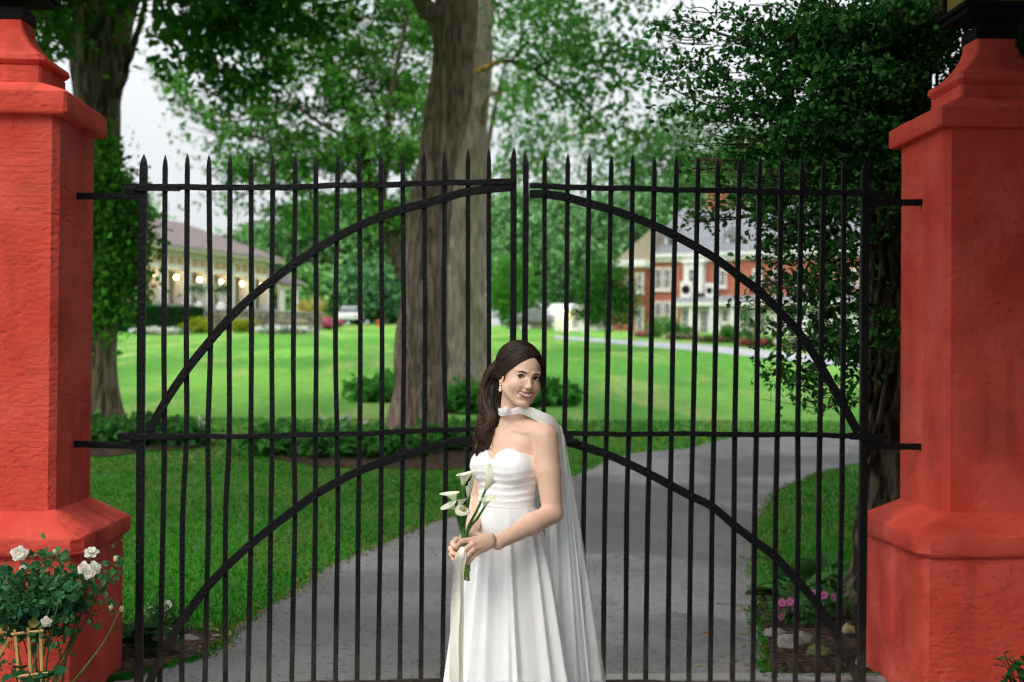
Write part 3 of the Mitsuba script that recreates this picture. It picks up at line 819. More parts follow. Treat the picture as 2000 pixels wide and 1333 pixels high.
wood_labels = [
    'pale green tree of the wood, just right of the pavilion roof end', 'second pale green tree of the wood behind the pavilion porch', 'mid green tree of the wood above the pavilion porch', 'dark bluish tree of the wood above the golden shrub',
    'tallest dark bluish tree of the wood left of the large trunk', 'mid green tree of the wood above the red post', 'dark bluish tree of the wood directly left of the large trunk', 'low bright green tree of the wood behind the golden shrub',
    'mid green tree of the wood hidden mostly by the large trunk', 'soft pale green tree of the wood behind the bright young lawn tree', 'soft pale green tree of the wood behind the garage', 'fresh green tree of the wood behind the white lodge', 'soft pale green tree of the wood behind the small round tree',
    'fresh green tree of the wood beside the left wing of the brick house', 'soft pale green tree of the wood behind the gable of the brick house', 'pale green tree of the wood behind the chimney of the brick house', 'fresh green tree of the wood behind the brick house roof, right of the chimney',
    'pale green tree of the wood behind the right part of the brick house roof', 'fresh green tree of the wood rightmost behind the brick house', 'low dark bluish tree of the wood behind the pink flowers at the stone wall', 'low dark bluish tree of the wood behind the white car',
    'pale green tree of the wood above the left part of the pavilion roof', 'mid green tree of the wood behind the left trunk', 'low pale green tree of the wood left of the pavilion roof end']
desc = ['pale green', 'mid green', 'dark bluish green', 'bright green', 'soft pale green', 'fresh green']
for i, (px, base, top, w, tn) in enumerate(wood):
    y = 132 + (i * 37 % 23)
    if i in (7, 19, 20, 23): y = 122
    k = thing('tree', None, 'tree', 'trees of the wood beyond the houses')
    labels[k]['label'] = wood_labels[i]
    r = R(300 + i)
    b = P(px, base, y); gz = float(zt(y)); b[2] = gz
    topz = P(px, top, y)[2]
    obj('trunk', world_tube([b - [0, 0, .3], b + [0, 0, (topz - gz) * .4], b + [.3, 0, (topz - gz) * .8]], [.35, .25, .08], 10, 7, i), 'm_bark_dark', k, smooth=True)
    s = y / FOCAL; H = topz - gz
    bl = [(b + [0, 0, H * .55], (w * s, w * s, H * .42), 1.0)]
    for q in range(7):
        a = r.uniform(0, 6.28); hh = r.uniform(.25, .95)
        bl.append((b + [math.cos(a) * w * s * .75 * (1.15 - hh * .6), math.sin(a) * w * s * .6, H * hh], (w * s * .5, w * s * .5, H * .16), 1.1))
    crown(k, r, bl, 7000, 0.50, haze_tones[tn][0], haze_tones[tn][1], per=30, spread=.75, flat=.6, shell=1.3, bsdf='m_leaf_far')

# ---- tall trees halfway, behind the middle trunk and right of it
for j, (spec, lab, tone_) in enumerate([
    ([pb(1060, 60, 60, 110, 90, 3, .9), pb(1010, 180, 60, 60, 80, 2.4, .8), pb(1100, 280, 62, 110, 55, 2.5, .7), pb(1020, 300, 62, 60, 50, 2, .8), pb(1160, 330, 62, 70, 35, 2, .4), pb(1130, 150, 62, 70, 60, 2, .3), pb(1040, -120, 60, 160, 120, 4, 1)], 'tall light green tree right of the large middle trunk, bright leaves high up', ((.060, .175, .035), (.14, .36, .07))),
    ([pb(1240, 330, 66, 50, 60, 2, .5), pb(1290, 300, 66, 70, 50, 2, .5), pb(1340, 250, 66, 80, 60, 2, .6), pb(1400, 330, 66, 90, 40, 2, .5), pb(1500, 290, 66, 90, 60, 2), pb(1600, 330, 66, 90, 60, 2), pb(1660, 380, 66, 60, 60, 2)], 'hazy green tree rising above the brick house roof', ((.05, .15, .04), (.11, .27, .06)))]):
    k = thing('tree', lab, 'tree')
    px = (1045, 1560)[j]; y = (60, 66)[j]
    b = P(px, 600, y); b[2] = zt(y)
    if j == 1: b[1] += 60; 
    tx = (935, 1760)[j]
    obj('trunk', world_tube([P(tx, 655, y), P(tx, 400, y), P((tx + px) / 2, 100, y)], [.22, .16, .05], 14, 7, j), 'm_bark_dark', k, smooth=True)
    crown(k, R(60 + j), spec, (17000, 14000)[j], 0.20, tone_[0], tone_[1], per=30, spread=.5, holes=.41, hf=.8)

# ---- two young trees on the lawn
k = thing('tree', 'small bright green young tree on the lawn just right of the middle trunks', 'tree')
g = P(1000, 650, 74); g[2] = zt(74)
obj('trunk', world_tube([g - [0, 0, .2], g + [0, 0, 1.2], g + [0, 0, 3.2]], [.06, .05, .02], 10, 7, 3), 'm_bark_dark', k, smooth=True)
crown(k, R(71), [pb(998, 600, 74, 34, 30, .8), pb(1000, 560, 74, 42, 34, 1), pb(1004, 520, 74, 30, 26, .8), pb(975, 575, 74, 22, 30, .6)], 7000, 0.13, (.06, .21, .03), (.13, .40, .06), per=26, spread=.28)
k = thing('tree', 'small round dark green tree with a thin trunk in front of the brick house', 'tree')
g = P(1184, 690, 58); g[2] = zt(58)
obj('trunk', world_tube([g - [0, 0, .2], g + [0, 0, 1.4], g + [.05, 0, 3.2]], [.05, .045, .02], 12, 7, 4), 'm_bark_dark', k, smooth=True)
crown(k, R(72), [pb(1185, 610, 58, 55, 34, 1), pb(1170, 570, 58, 46, 34, .9), pb(1205, 560, 58, 40, 36, .9), pb(1188, 525, 58, 34, 26, .8), pb(1150, 610, 58, 28, 24, .6), pb(1222, 600, 58, 26, 30, .6)], 9000, 0.11, (.026, .105, .022), (.075, .245, .040), per=26, spread=.22)


# ---- the tree behind the right pillar, wrapped in vines, with its fine leaves
k = thing('tree', 'dark vine wrapped tree right behind the right pillar, its fine leaves hanging over the gate', 'tree')
ivy = k
D5 = 8.9
obj('trunk', trunk_mesh([(1705, 1290, D5), (1712, 1210, D5), (1722, 1120, D5), (1732, 1020, D5), (1742, 900, D5), (1748, 760, D5), (1752, 560, D5), (1756, 380, D5), (1764, 200, D5), (1778, 40, D5), (1800, -150, D5), (1830, -420, D5)],
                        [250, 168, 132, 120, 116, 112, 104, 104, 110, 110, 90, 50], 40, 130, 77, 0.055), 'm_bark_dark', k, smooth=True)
rv = R(88)
for j in range(11):
    a0 = rv.uniform(3.2, 6.2); tw = rv.uniform(-1.6, 1.6)
    yy = np.linspace(rv.uniform(700, 1000), rv.uniform(-60, 200), 14)
    cx = np.interp(-yy, [-1290, -1020, -760, -380, 0, 200], [1705, 1732, 1748, 1756, 1785, 1800])
    rad = np.interp(-yy, [-1020, -560, -100], [62, 54, 52]) + rv.uniform(0, 8)
    a = a0 + tw * np.linspace(0, 1, 14) + .25 * np.sin(np.linspace(0, rv.uniform(4, 9), 14) + j)
    pts = [P(c + math.cos(q) * rr, y_, D5) + [0, math.sin(q) * rr * D5 / FOCAL, 0] for c, q, rr, y_ in zip(cx, a, rad, yy)]
    obj('vine', world_tube(pts, [.022, .018, .026, .014, .012], 46, 7, 500 + j), 'm_bark_dark', k, smooth=True)
limbs = [([(1752, 420, D5), (1715, 330, D5 - 0.07), (1690, 270, D5 - 0.10), (1700, 230, D5 - 0.14), (1690, 120, D5 - 0.17)], [14, 13, 12, 10, 6]), ([(1745, 500, D5), (1690, 330, D5 - 0.14), (1640, 310, D5 - 0.17), (1560, 330, D5 - 0.21), (1490, 345, D5 - 0.24), (1430, 330, D5 - 0.24)], [13, 12, 10, 7, 4]),
         ([(1760, 250, D5), (1660, 180, D5 - 0.17), (1560, 120, D5 - 0.28), (1450, 80, D5 - 0.35), (1330, 40, D5 - 0.35)], [15, 12, 9, 7, 3]), ([(1690, 300, D5 - 0.14), (1580, 250, D5 - 0.24), (1470, 225, D5 - 0.28), (1370, 200, D5 - 0.32), (1270, 150, D5 - 0.32)], [10, 8, 6, 4, 2]),
         ([(1740, 620, D5), (1690, 590, D5 - 0.07), (1640, 560, D5 - 0.10), (1590, 520, D5 - 0.14), (1540, 470, D5 - 0.14)], [9, 7, 5, 3]), ([(1740, 700, D5), (1680, 640, D5 - 0.07), (1610, 640, D5 - 0.10), (1550, 690, D5 - 0.14), (1500, 720, D5 - 0.14)], [8, 6, 4, 2]), ([(1735, 640, D5), (1690, 720, D5 - 0.07), (1650, 780, D5 - 0.10), (1600, 800, D5 - 0.12)], [8, 6, 4, 2]),
         ([(1560, 330, D5 - 0.21), (1520, 400, D5 - 0.21), (1480, 420, D5 - 0.21), (1400, 430, D5 - 0.21), (1340, 415, D5 - 0.21)], [7, 5, 3, 2]), ([(1690, 330, D5 - 0.14), (1650, 420, D5 - 0.14), (1600, 470, D5 - 0.14), (1560, 560, D5 - 0.14)], [8, 6, 4, 2])]
for j, (q, w) in enumerate(limbs):
    obj('limb', ptube(q, w, 34, 8, 600 + j), 'm_bark_dark', k, smooth=True)
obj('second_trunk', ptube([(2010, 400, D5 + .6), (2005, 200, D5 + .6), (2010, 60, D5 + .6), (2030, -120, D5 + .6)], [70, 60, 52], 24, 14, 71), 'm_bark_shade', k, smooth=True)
D6 = D5 - .6
spec = [(1690, 60, 120, 70, 3.2), (1580, 70, 120, 70, 2.6), (1460, 70, 120, 60, 1.5), (1350, 60, 90, 45, .8), (1400, 150, 120, 55, 1.35), (1540, 170, 120, 70, 2.4), (1660, 170, 120, 80, 3.0), (1310, 140, 60, 55, .8), (1290, 70, 40, 45, .5), (1760, 80, 70, 90, 2.2),
        (1330, 220, 70, 45, .7), (1440, 230, 100, 45, 1.2), (1560, 260, 110, 60, 2.0), (1670, 270, 80, 60, 2.3), (1480, 290, 90, 40, 1.1), (1390, 290, 50, 34, .55), (1600, 330, 80, 40, 1.3), (1530, 350, 70, 34, .9), (1440, 350, 60, 26, .6), (1345, 325, 26, 18, .35),
        (1410, 410, 60, 26, .8), (1360, 420, 34, 20, .55), (1480, 440, 60, 34, .9), (1540, 400, 70, 40, 1), (1500, 500, 46, 30, .6), (1580, 470, 60, 50, .8), (1640, 540, 50, 50, .8), (1590, 580, 70, 50, .8), (1670, 600, 30, 60, .9), (1640, 660, 50, 50, 1),
        (1560, 660, 60, 40, .8), (1500, 690, 30, 34, .6), (1530, 740, 60, 34, .8), (1600, 740, 60, 40, 1), (1640, 790, 30, 30, .7), (1570, 790, 36, 26, .5), (1460, 600, 30, 16, .3), (1480, 560, 36, 20, .4), (1700, 420, 30, 80, .5), (1745, 640, 36, 80, .9), (1740, 320, 40, 60, .6), (1655, 720, 26, 50, .8), (1745, 180, 40, 70, 1.2), (1560, 400, 70, 40, 1.4), (1640, 400, 60, 40, 1.4), (1440, 380, 50, 34, 1.0), (1690, 330, 40, 50, 1.2), (1500, 360, 60, 40, 1.2), (1600, 640, 50, 60, .8), (1530, 450, 70, 50, 1.3), (1620, 480, 60, 60, 1.3), (1560, 560, 70, 60, 1.1), (1490, 600, 40, 60, .7), (1650, 680, 40, 60, .9)]
spec2 = [(1840, 90, 60, 70, 2.4), (1850, 20, 70, 50, 2.0), (1880, 150, 40, 50, 1.6), (1960, 40, 60, 60, 1.8), (1990, 130, 30, 70, 1.4)]
bl = [pb(a, b, D5 + .35, c * .9, d * .9, .35, w * .55) for a, b, c, d, w in spec2] + [pb(a, b, D6, c * .8, d * .8, .32 + .0016 * c, (w if w < 1.6 else w * 1.35) * .8) for a, b, c, d, w in spec]
ri = R(91)
pos, tone = clumps(ri, bl, 52000, per=16, spread=.060, flat=.7, shell=1.4)
ppx = 1000 + FOCAL * ((pos - EYE) @ RGT) / ((pos - EYE) @ FWD)
thin = np.interp(ppx, [1230, 1400, 1560, 1680], [.55, .53, .50, .36])
keep = (meshkit.fbm(pos * [5.5, 5.5, 7.0] + 11.3, 3, 8) > thin) | (tone > .93)
pos, tone = pos[keep], tone[keep]
scr = (pos - EYE)
# the 300 that stand nearest are single leaves, the rest one mass
IVY_D, IVY_L = np.array([0.014, 0.060, 0.016]), np.array([0.070, 0.235, 0.054])
fresh = ri.random(len(tone)) < 0.07
front = np.argsort(scr[:, 1] + 40 * (np.abs(pos[:, 0] / pos[:, 1] - .25) > .2))[:290]
rest = np.ones(len(pos), bool); rest[front] = False
m, kk = leaves(ri, pos[rest], 0.035, .38, ratio=.62, fine=True)
col = tint(ri, tone[rest] * .8, IVY_D, IVY_L, kk)
fr = np.repeat(fresh[rest], kk)
col[fr] = col[fr] * 1.2 + np.array([.03, .11, .012])
obj('foliage', m, 'm_leaf_gloss', k, color=col, kind='stuff')
# twigs from limbs to the clumps
tw = []
for j in range(420):
    b = bl[ri.integers(len(spec2), len(bl))]
    c = np.asarray(b[0]) + in_ellipsoid(ri, 1)[0] * b[1]
    e = c + ri.normal(size=3) * [.11, .08, .05]
    s = c + (np.array([P(1745, 300, D5)[0], D5, c[2] + .1]) - c) * ri.uniform(.08, .22)
    tw.append(tube(smooth_path([s, (s + c) / 2 + ri.normal(size=3) * .02, c, e], 9), np.linspace(.0042, .0012, 9), 4, cap=False))
obj('twig', cat_m(tw), 'm_bark_dark', k, kind='stuff')
proto = []
for j in range(4):
    rr = R(700 + j)
    mm, kk = leaves(rr, np.zeros((1, 3)), 0.040, 1.0, ratio=.62, fine=True)
    c = tint(rr, np.array([.3 + .18 * j]), IVY_D, IVY_L * 1.2, kk)
    proto.append(mikit.ply(mm, 'm_leaf_gloss', color=c))


def rot_from(a, b, c):
    M = np.eye(4); M[:3, 0], M[:3, 1], M[:3, 2] = a, b, c
    return M


def leaf_parts(k, pos, protos, r, up=.4, name='leaf', scale=(.7, 1.25)):
    a, b, c = quat_frames(r, len(pos), up)
    for i in range(len(pos)):
        M = rot_from(a[i], b[i], c[i]); M[:3, :3] *= r.uniform(*scale); M[:3, 3] = pos[i]
        scene[numbered(k + '__' + name)] = {**protos[r.integers(len(protos))], 'to_world': T(M)}


leaf_parts(k, pos[front], proto, R(93))
# its crown over the road, above the frame: the shade on the right pillar
crown(k, R(94), [((4.6, 6.8, 5.2), (2.2, 2.6, .9), 1), ((2.3, 3.9, 4.75), (1.5, 1.9, .55), 1.6), ((1.25, 4.3, 4.35), (1.1, 1.6, .5), 2.6), ((1.9, 5.3, 4.4), (1.2, 1.4, .5), 2.0), ((3.6, 4.6, 4.3), (1.5, 2.2, .8), 1.6), ((3.4, 8.6, 5.4), (2.4, 2.0, 1.0), 1), ((5.5, 4.2, 4.9), (2.2, 2.2, .9), 1), ((6.5, 7.5, 4.0), (1.6, 3.0, 1.6), 1.4), ((2.6, 8.2, 7.0), (3.4, 3.0, 1.3), 1.0), ((4.5, 6.0, 7.2), (2.6, 3.2, 1.2), .8)], 30000, 0.19, IVY_D * 1.5, IVY_L * 1.3, per=24, spread=.3, name='upper_crown', bsdf='m_leaf_far')
obj('limb', world_tube([P(1765, 150, D5), (3.0, 7.2, 4.2), (2.9, 5.6, 4.6), (2.5, 4.0, 4.8)], [.10, .08, .06, .03], 24, 8, 5), 'm_bark_dark', k, smooth=True)

# ---- dense trees along the right side of the road, outside the frame: they keep the light off the right pillar and the faces that look right
for j, (x, y, h_, w_) in enumerate([(5.6, 2.0, 10.0, 2.7), (7.0, -2.5, 12.0, 3.2), (8.5, -8.0, 13.0, 3.6), (7.6, 7.6, 14.0, 3.6), (10.0, 13.0, 14.0, 4.0)]):
    k = thing('tree', ['dense roadside tree right of the shaded pillar, outside the view', 'second dense roadside tree on the right, outside the view', 'third dense roadside tree on the right, outside the view', 'dense tree behind the shaded pillar, outside the view', 'far dense tree right of the bending drive, outside the view'][j], 'tree')
    z0 = float(zt(y))
    obj('trunk', world_tube([(x, y, z0 - .2), (x + .1, y, z0 + h_ * .4), (x, y + .1, z0 + h_ * .8)], [.3, .22, .08], 12, 8, j), 'm_bark_dark', k, smooth=True)
    crown(k, R(950 + j), [((x, y, z0 + h_ * .55), (w_, w_, h_ * .46), 1), ((x - .5, y, z0 + h_ * .25), (w_ * .8, w_, h_ * .2), .6), ((x - 2.2, y, z0 + h_ * .80), (w_, w_ * 1.1, h_ * .16), .9)], 8500, 0.46, (0.018, 0.060, 0.014), (0.045, 0.125, 0.025), per=25, spread=.5, flat=.7, bsdf='m_leaf_far')

# ------------------------------------------------------------------ buildings
class Frame:
    """A facade: origin on the ground, u along it, n out of it."""
    def __init__(s, o, u):
        s.o = np.array([o[0], o[1], 0.0]); u = np.array([u[0], u[1], 0.0]); s.u = u / np.linalg.norm(u)
        n = np.array([s.u[1], -s.u[0], 0.0])
        s.n = n if n @ (EYE - s.o) > 0 else -n
        s.R = np.column_stack([s.u, s.n, [0, 0, 1.0]])

    def hit(s, px, py):
        """(u, z) of the facade plane at a pixel of the photograph."""
        d = ray(px, py); e = EYE - s.o
        t = -(e @ s.n) / (d @ s.n); q = EYE + d * t
        return (q - s.o) @ s.u, q[2]

    def box(s, u0, u1, n0, n1, z0, z1, bevel=0.0):
        c = s.o + s.u * (u0 + u1) / 2 + s.n * (n0 + n1) / 2 + np.array([0, 0, (z0 + z1) / 2])
        return box(c, (abs(u1 - u0), abs(n1 - n0), abs(z1 - z0)), s.R, bevel)

    def pts(s, q):
        q = np.asarray(q, float)
        return s.o + q[:, :1] * s.u + q[:, 1:2] * s.n + q[:, 2:] * np.array([0, 0, 1.0])

    def hull(s, q):
        m = trimesh.convex.convex_hull(s.pts(q))
        return np.array(m.vertices), np.array(m.faces)


scene['m_white'] = principled((0.68, 0.68, 0.67), 0.55)
scene['m_olive'] = principled((0.34, 0.34, 0.25), 0.7)
scene['m_roof_mauve'] = bumped(principled(proc(lambda p, n, uv: mix((0.115, 0.085, 0.083), (0.165, 0.125, 0.122), noise(p.x * 3, p.y * 3, p.z * 9))), 0.75), lambda p, n, uv: noise(p.x * 2, p.y * 2, p.z * 7) * 0.03)
scene['m_slate'] = principled(proc(lambda p, n, uv: mix((0.15, 0.157, 0.18), (0.215, 0.222, 0.25), noise(p.x * 3, p.y * 3, p.z * 8))), 0.7)


def brick_col(p, n, uv):
    h = p.x * 0.85 - p.y * 0.52
    row = dr.floor(p.z / 0.085)
    a = h / 0.24 + 0.5 * (row - 2 * dr.floor(row / 2))
    fx, fz = a - dr.floor(a), p.z / 0.085 - row
    joint = dr.maximum(1 - smoothstep(0.0, 0.06, dr.minimum(fx, 1 - fx)), 1 - smoothstep(0.0, 0.14, dr.minimum(fz, 1 - fz)))
    c = mix((0.33, 0.085, 0.052), (0.43, 0.135, 0.088), cell_rand(dr.floor(a), row, 3))
    return mix(c, (0.46, 0.33, 0.27), joint * 0.7)


scene['m_cream'] = principled((.30, .255, .195), .8)
scene['m_brick'] = principled(proc(brick_col), 0.85, 0.2)
scene['m_glass'] = principled((0.035, 0.045, 0.06), 0.08, 0.9)
scene['m_amber_glass'] = principled((0.42, 0.24, 0.055), 0.2, 0.6)
scene['m_stone'] = two(principled(VC, 0.85, 0.2))

# ---- the pavilion on the left
oP = P(533, 607, 103); n0 = P(305, 600, 90)
FP = Frame(oP, n0 - oP)
k = thing('pavilion', 'long pavilion with a mauve hipped roof and glowing globe lamps above a stone terrace', 'building')
zf = float(P(533, 607, 103)[2]); ze = float(P(533, 507, 103)[2])
LEN = 27.0
TERR = zf
obj('wall', FP.box(0, LEN, -9.0, -1.25, zf - 1.8, ze - .05), 'm_olive', k)
obj('roof', FP.hull([(-.5, .75, ze), (LEN + 1, .75, ze), (LEN + 1, -10, ze), (-.5, -10, ze), (4.6, -4.6, ze + 2.35), (LEN - 4, -4.6, ze + 2.35)]), 'm_roof_mauve', k)
obj('eave', FP.box(-.4, LEN + .9, -.35, .70, ze - .32, ze - .02), 'm_olive', k)
obj('floor', FP.box(-.4, LEN, -8, .5, zf - 1.9, zf), 'm_concrete', k)
bay = 2.62
zm = zf + (ze - zf) * .60
scene['m_bulb'] = principled((0.9, 0.8, 0.6), 0.4)
for i in range(10):
    u = .15 + i * bay
    obj('pier', FP.box(u, u + .42, -.9, .02, zf, ze - .30, .03), 'm_olive' if i % 1 == 0 else 'm_white', k)
    obj('column', FP.box(u + .42, u + .66, -.7, .06, zf, zm - .02, .03), 'm_white', k)
    obj('column', FP.box(u + bay - .24, u + bay, -.7, .06, zf, zm - .02, .03), 'm_white', k)
    w = obj('window', FP.box(u + .50, u + bay - .08, -.62, -.02, zm, ze - .34, .03), 'm_white', k)
    for a, b in ((.72, 1.36), (1.56, 2.22)):
        obj('pane', FP.box(u + a, u + b, -.06, .004, zm + .32, ze - .62), 'm_amber_glass', w)
    obj('door', FP.box(u + .80, u + bay - .40, -1.22, -1.16, zf + .02, zm - .04), 'm_amber_glass' if i % 3 else 'm_glass', k)
    obj('curtain', cat_m([FP.box(u + .70, u + 1.0, -1.15, -1.02, zf + .05, zm - .05, .03), FP.box(u + 1.66, u + 1.9, -1.15, -1.02, zf + .05, zm - .05, .03)]), 'm_white', k)
    c = FP.pts([(u + .62 + bay / 2 * .62, .02, zm - .50)])[0]
    m = trimesh.creation.icosphere(2, .125)
    q = obj('lamp', (np.array(m.vertices) + c, np.array(m.faces)), 'm_bulb', k, smooth=True, label='glowing globe lamp')
    scene[q]['emitter'] = {'type': 'area', 'radiance': rgb(7.0, 4.6, 1.9)}
# side porch at its right end
oS = P(585, 607, 104)
FS = Frame(oP + FP.u * -.2, oS - oP)
obj('porch_roof', FS.hull([(0, 1.2, ze - 1.75), (2.0, 1.2, ze - 1.75), (2.0, -3, ze - 1.75), (0, -3, ze - 1.75), (0, -.6, ze - .9), (.9, -.6, ze - .9)]), 'm_roof_mauve', k)
for u in (.2, 1.25):
    obj('column', FS.box(u, u + .42, .1, .5, zf - .1, ze - 1.8, .04), 'm_white', k)
obj('porch_beam', FS.box(.1, 1.8, .1, .48, ze - 2.2, ze - 1.78, .03), 'm_white', k)

# ---- retaining wall of loose stones in front of the terrace
wa, wb = P(412, 620, 87), P(628, 620, 92)
FW = Frame(wa, wb - wa)
WL = np.linalg.norm((wb - wa)[:2])
k = thing('stone_wall', 'low rough stone retaining wall below the pavilion terrace', 'wall')
zg = float(zt(88)) - .1; ztop = float(P(520, 607, 89)[2])
obj('core', FW.box(0, WL, -.6, -.06, zg - .4, ztop - .12), 'm_mulch', k)
rs = R(5)
nrow = 4
for j in range(nrow):
    u = -rs.uniform(0, .3)
    z0 = zg + (ztop - .1 - zg) * j / nrow; z1 = zg + (ztop - .1 - zg) * (j + 1) / nrow
    while u < WL:
        w = rs.uniform(.45, .95)
        v, f = FW.box(u, min(u + w - .03, WL + .1), -.1, rs.uniform(.0, .06), z0 + .012, z1 - .012, .05)
        c = np.array([.30, .255, .21]) * rs.uniform(.6, 1.25) * [1, rs.uniform(.94, 1.03), rs.uniform(.9, 1.05)]
        obj('stone', (v, f), 'm_stone', k, color=np.tile(c, (len(v), 1)))
        u += w
obj('coping', FW.box(-.1, WL + .1, -.65, .08, ztop - .1, ztop, .02), 'm_concrete', k)


def lump_foliage(name, label, cat, px, py, y, rx, rz, n, size, dark, light, bs='m_leaf', group=None, ry=None, spread=.12, lumps=7, seed=1, per=22, flowers=None, stem=True):
    """A bush: short stems, leaf clumps and, where asked, flower heads."""
    k = thing(name, label, cat, group)
    r = R(seed)
    s = y / FOCAL
    g = P(px, py, y); base = np.array([g[0], y, float(zt(y))])
    w, h = rx * s, rz * s
    bl = [(base + [0, 0, h * .55], (w * .8, (ry or w * .8), h * .5), 1)]
    for q in range(lumps):
        a = r.uniform(0, 6.28)
        bl.append((base + [math.cos(a) * w * .7, math.sin(a) * (ry or w * .8) * .6, h * r.uniform(.35, .95)], (w * .35, w * .35, h * .3), .8))
    if stem:
        obj('stem', cat_m([world_tube([base + [0, 0, -.05], base + [r.normal(0, w * .1), r.normal(0, w * .1), h * .3], base + [r.normal(0, w * .3), r.normal(0, w * .3), h * .7]], [.02 * w + .004, .006 * w + .002], 8, 5, q) for q in range(5)]), 'm_bark_dark', k)
    crown(k, r, bl, n, size, dark, light, bs, per=per, spread=spread, name='foliage')
    if flowers:
        col, m, fs = flowers
        p = base + [0, 0, h * .55] + in_ellipsoid(r, m, .2) * [w, (ry or w * .8), h * .55]
        p[:, 2] = np.maximum(p[:, 2], base[2] + h * .3)
        mm, kk = leaves(r, np.repeat(p, 5, 0) + r.normal(0, fs * .3, (m * 5, 3)), fs, .6, .9)
        obj('flowers', mm, 'm_leaf', k, color=np.repeat(np.asarray(col) * r.uniform(.85, 1.1, (m * 5, 1)), kk, 0), kind='stuff')
    return k


# clipped hedge: leaf faces over a box
k = thing('hedge', 'dark clipped hedge in front of the pavilion, behind the left trunk', 'hedge')
ha, hb = P(225, 650, 83), P(396, 650, 85)
FH = Frame(ha, hb - ha); HL = np.linalg.norm((hb - ha)[:2])
hz0, hz1 = float(zt(84)) - .2, float(P(330, 600, 84)[2])
obj('core', FH.box(.05, HL - .05, -1.6, -.06, hz0, hz1 - .06), 'm_bark_dark', k)
rh = R(17)
n = 20000
q = np.column_stack([rh.uniform(0, HL, n), rh.uniform(-1.6, .04, n), rh.uniform(hz0, hz1, n)])
side = rh.random(n)
q[side < .55, 1] = rh.normal(0, .04, (side < .55).sum()); q[(side >= .55) & (side < .85), 2] = hz1 + rh.normal(0, .04, ((side >= .55) & (side < .85)).sum()); q[side >= .85, 0] = HL + rh.normal(0, .04, (side >= .85).sum())
m, kk = leaves(rh, FH.pts(q), .11, .3)
tn = np.clip((side >= .55) * .35 + rh.random(n) * .4, 0, 1)
obj('foliage', m, 'm_leaf', k, color=tint(rh, tn, (.015, .06, .018), (.05, .17, .04), kk), kind='stuff')

YG = ((.20, .26, .02), (.42, .48, .05))
lump_foliage('shrub', 'round yellow green shrub below the hedge end, the larger of a pair', 'shrub', 393, 655, 82, 20, 27, 2600, .12, *YG, seed=2, spread=.16)
lump_foliage('shrub', 'small low yellow green shrub left of the round one below the hedge', 'shrub', 362, 658, 81, 12, 16, 1500, .11, *YG, seed=3, spread=.12)
lump_foliage('shrub', 'yellow green shrub in front of the stone wall', 'shrub', 474, 655, 84, 22, 24, 2600, .12, *YG, seed=4, spread=.16)
lump_foliage('shrub', 'tall golden yellow shrub at the right end of the stone wall', 'shrub', 606, 640, 98, 21, 46, 3200, .15, (.42, .36, .09), (.68, .60, .22), seed=5, spread=.22)
GR = ((.03, .11, .025), (.08, .24, .05))
lump_foliage('flower_bed', 'strip of white flowers in front of the hedge', 'flowers', 310, 664, 79, 55, 10, 2500, .10, *GR, ry=.7, flowers=((.85, .85, .82), 420, .14), seed=6, stem=False)
lump_foliage('flower_bed', 'strip of white flowers in front of the stone wall', 'flowers', 555, 660, 83, 60, 12, 2500, .10, *GR, ry=.7, flowers=((.85, .85, .82), 420, .14), seed=7, stem=False)
lump_foliage('flower_bed', 'clump of pink flowers at the right end of the stone wall', 'flowers', 643, 645, 96, 26, 20, 1600, .11, *GR, flowers=((.80, .22, .38), 130, .16), seed=8, stem=False)
lump_foliage('flower_bed', 'clump of yellow flowers beside the pink ones at the stone wall end', 'flowers', 628, 645, 99, 14, 26, 900, .11, *GR, flowers=((.75, .58, .10), 70, .16), seed=9, stem=False)


def lathe(c, prof, n=18):
    prof = np.asarray(prof, float)
    a = np.arange(n) * 2 * np.pi / n
    v = np.stack([prof[:, :1] * np.cos(a), prof[:, :1] * np.sin(a), np.repeat(prof[:, 1:], n, 1)], -1).reshape(-1, 3) + c
    return v, grid_faces(len(prof), n, wrap=True)


for j, (px, lab) in enumerate([(388, 'white urn of flowers on the terrace, the left one of two'), (431, 'white urn of flowers on the terrace, the right one of two')]):
    c = P(px, 606, 89); c[2] = ztop
    k = thing('urn', lab, 'urn', 'white urns of flowers')
    obj('plinth', box(c + [0, 0, .18], (.5, .5, .36), bevel=.03), 'm_white', k)
    obj('bowl', lathe(c + [0, 0, .36], [(.0, 0), (.2, 0), (.2, .06), (.08, .12), (.08, .3), (.22, .42), (.34, .68), (.40, .72), (.34, .74), (0, .70)]), 'm_white', k, smooth=40)
    crown(k, R(150 + j), [(c + [0, 0, 1.35], (.5, .5, .32), 1)], 900, .11, *GR, per=15, spread=.14, name='foliage')
    mm, kk = leaves(R(160 + j), c + [0, 0, 1.4] + in_ellipsoid(R(170 + j), 130, .3) * [.55, .55, .35], .12, .5, .9)
    obj('flowers', mm, 'm_leaf', k, color=np.tile([.82, .82, .78], (130 * kk, 1)), kind='stuff')

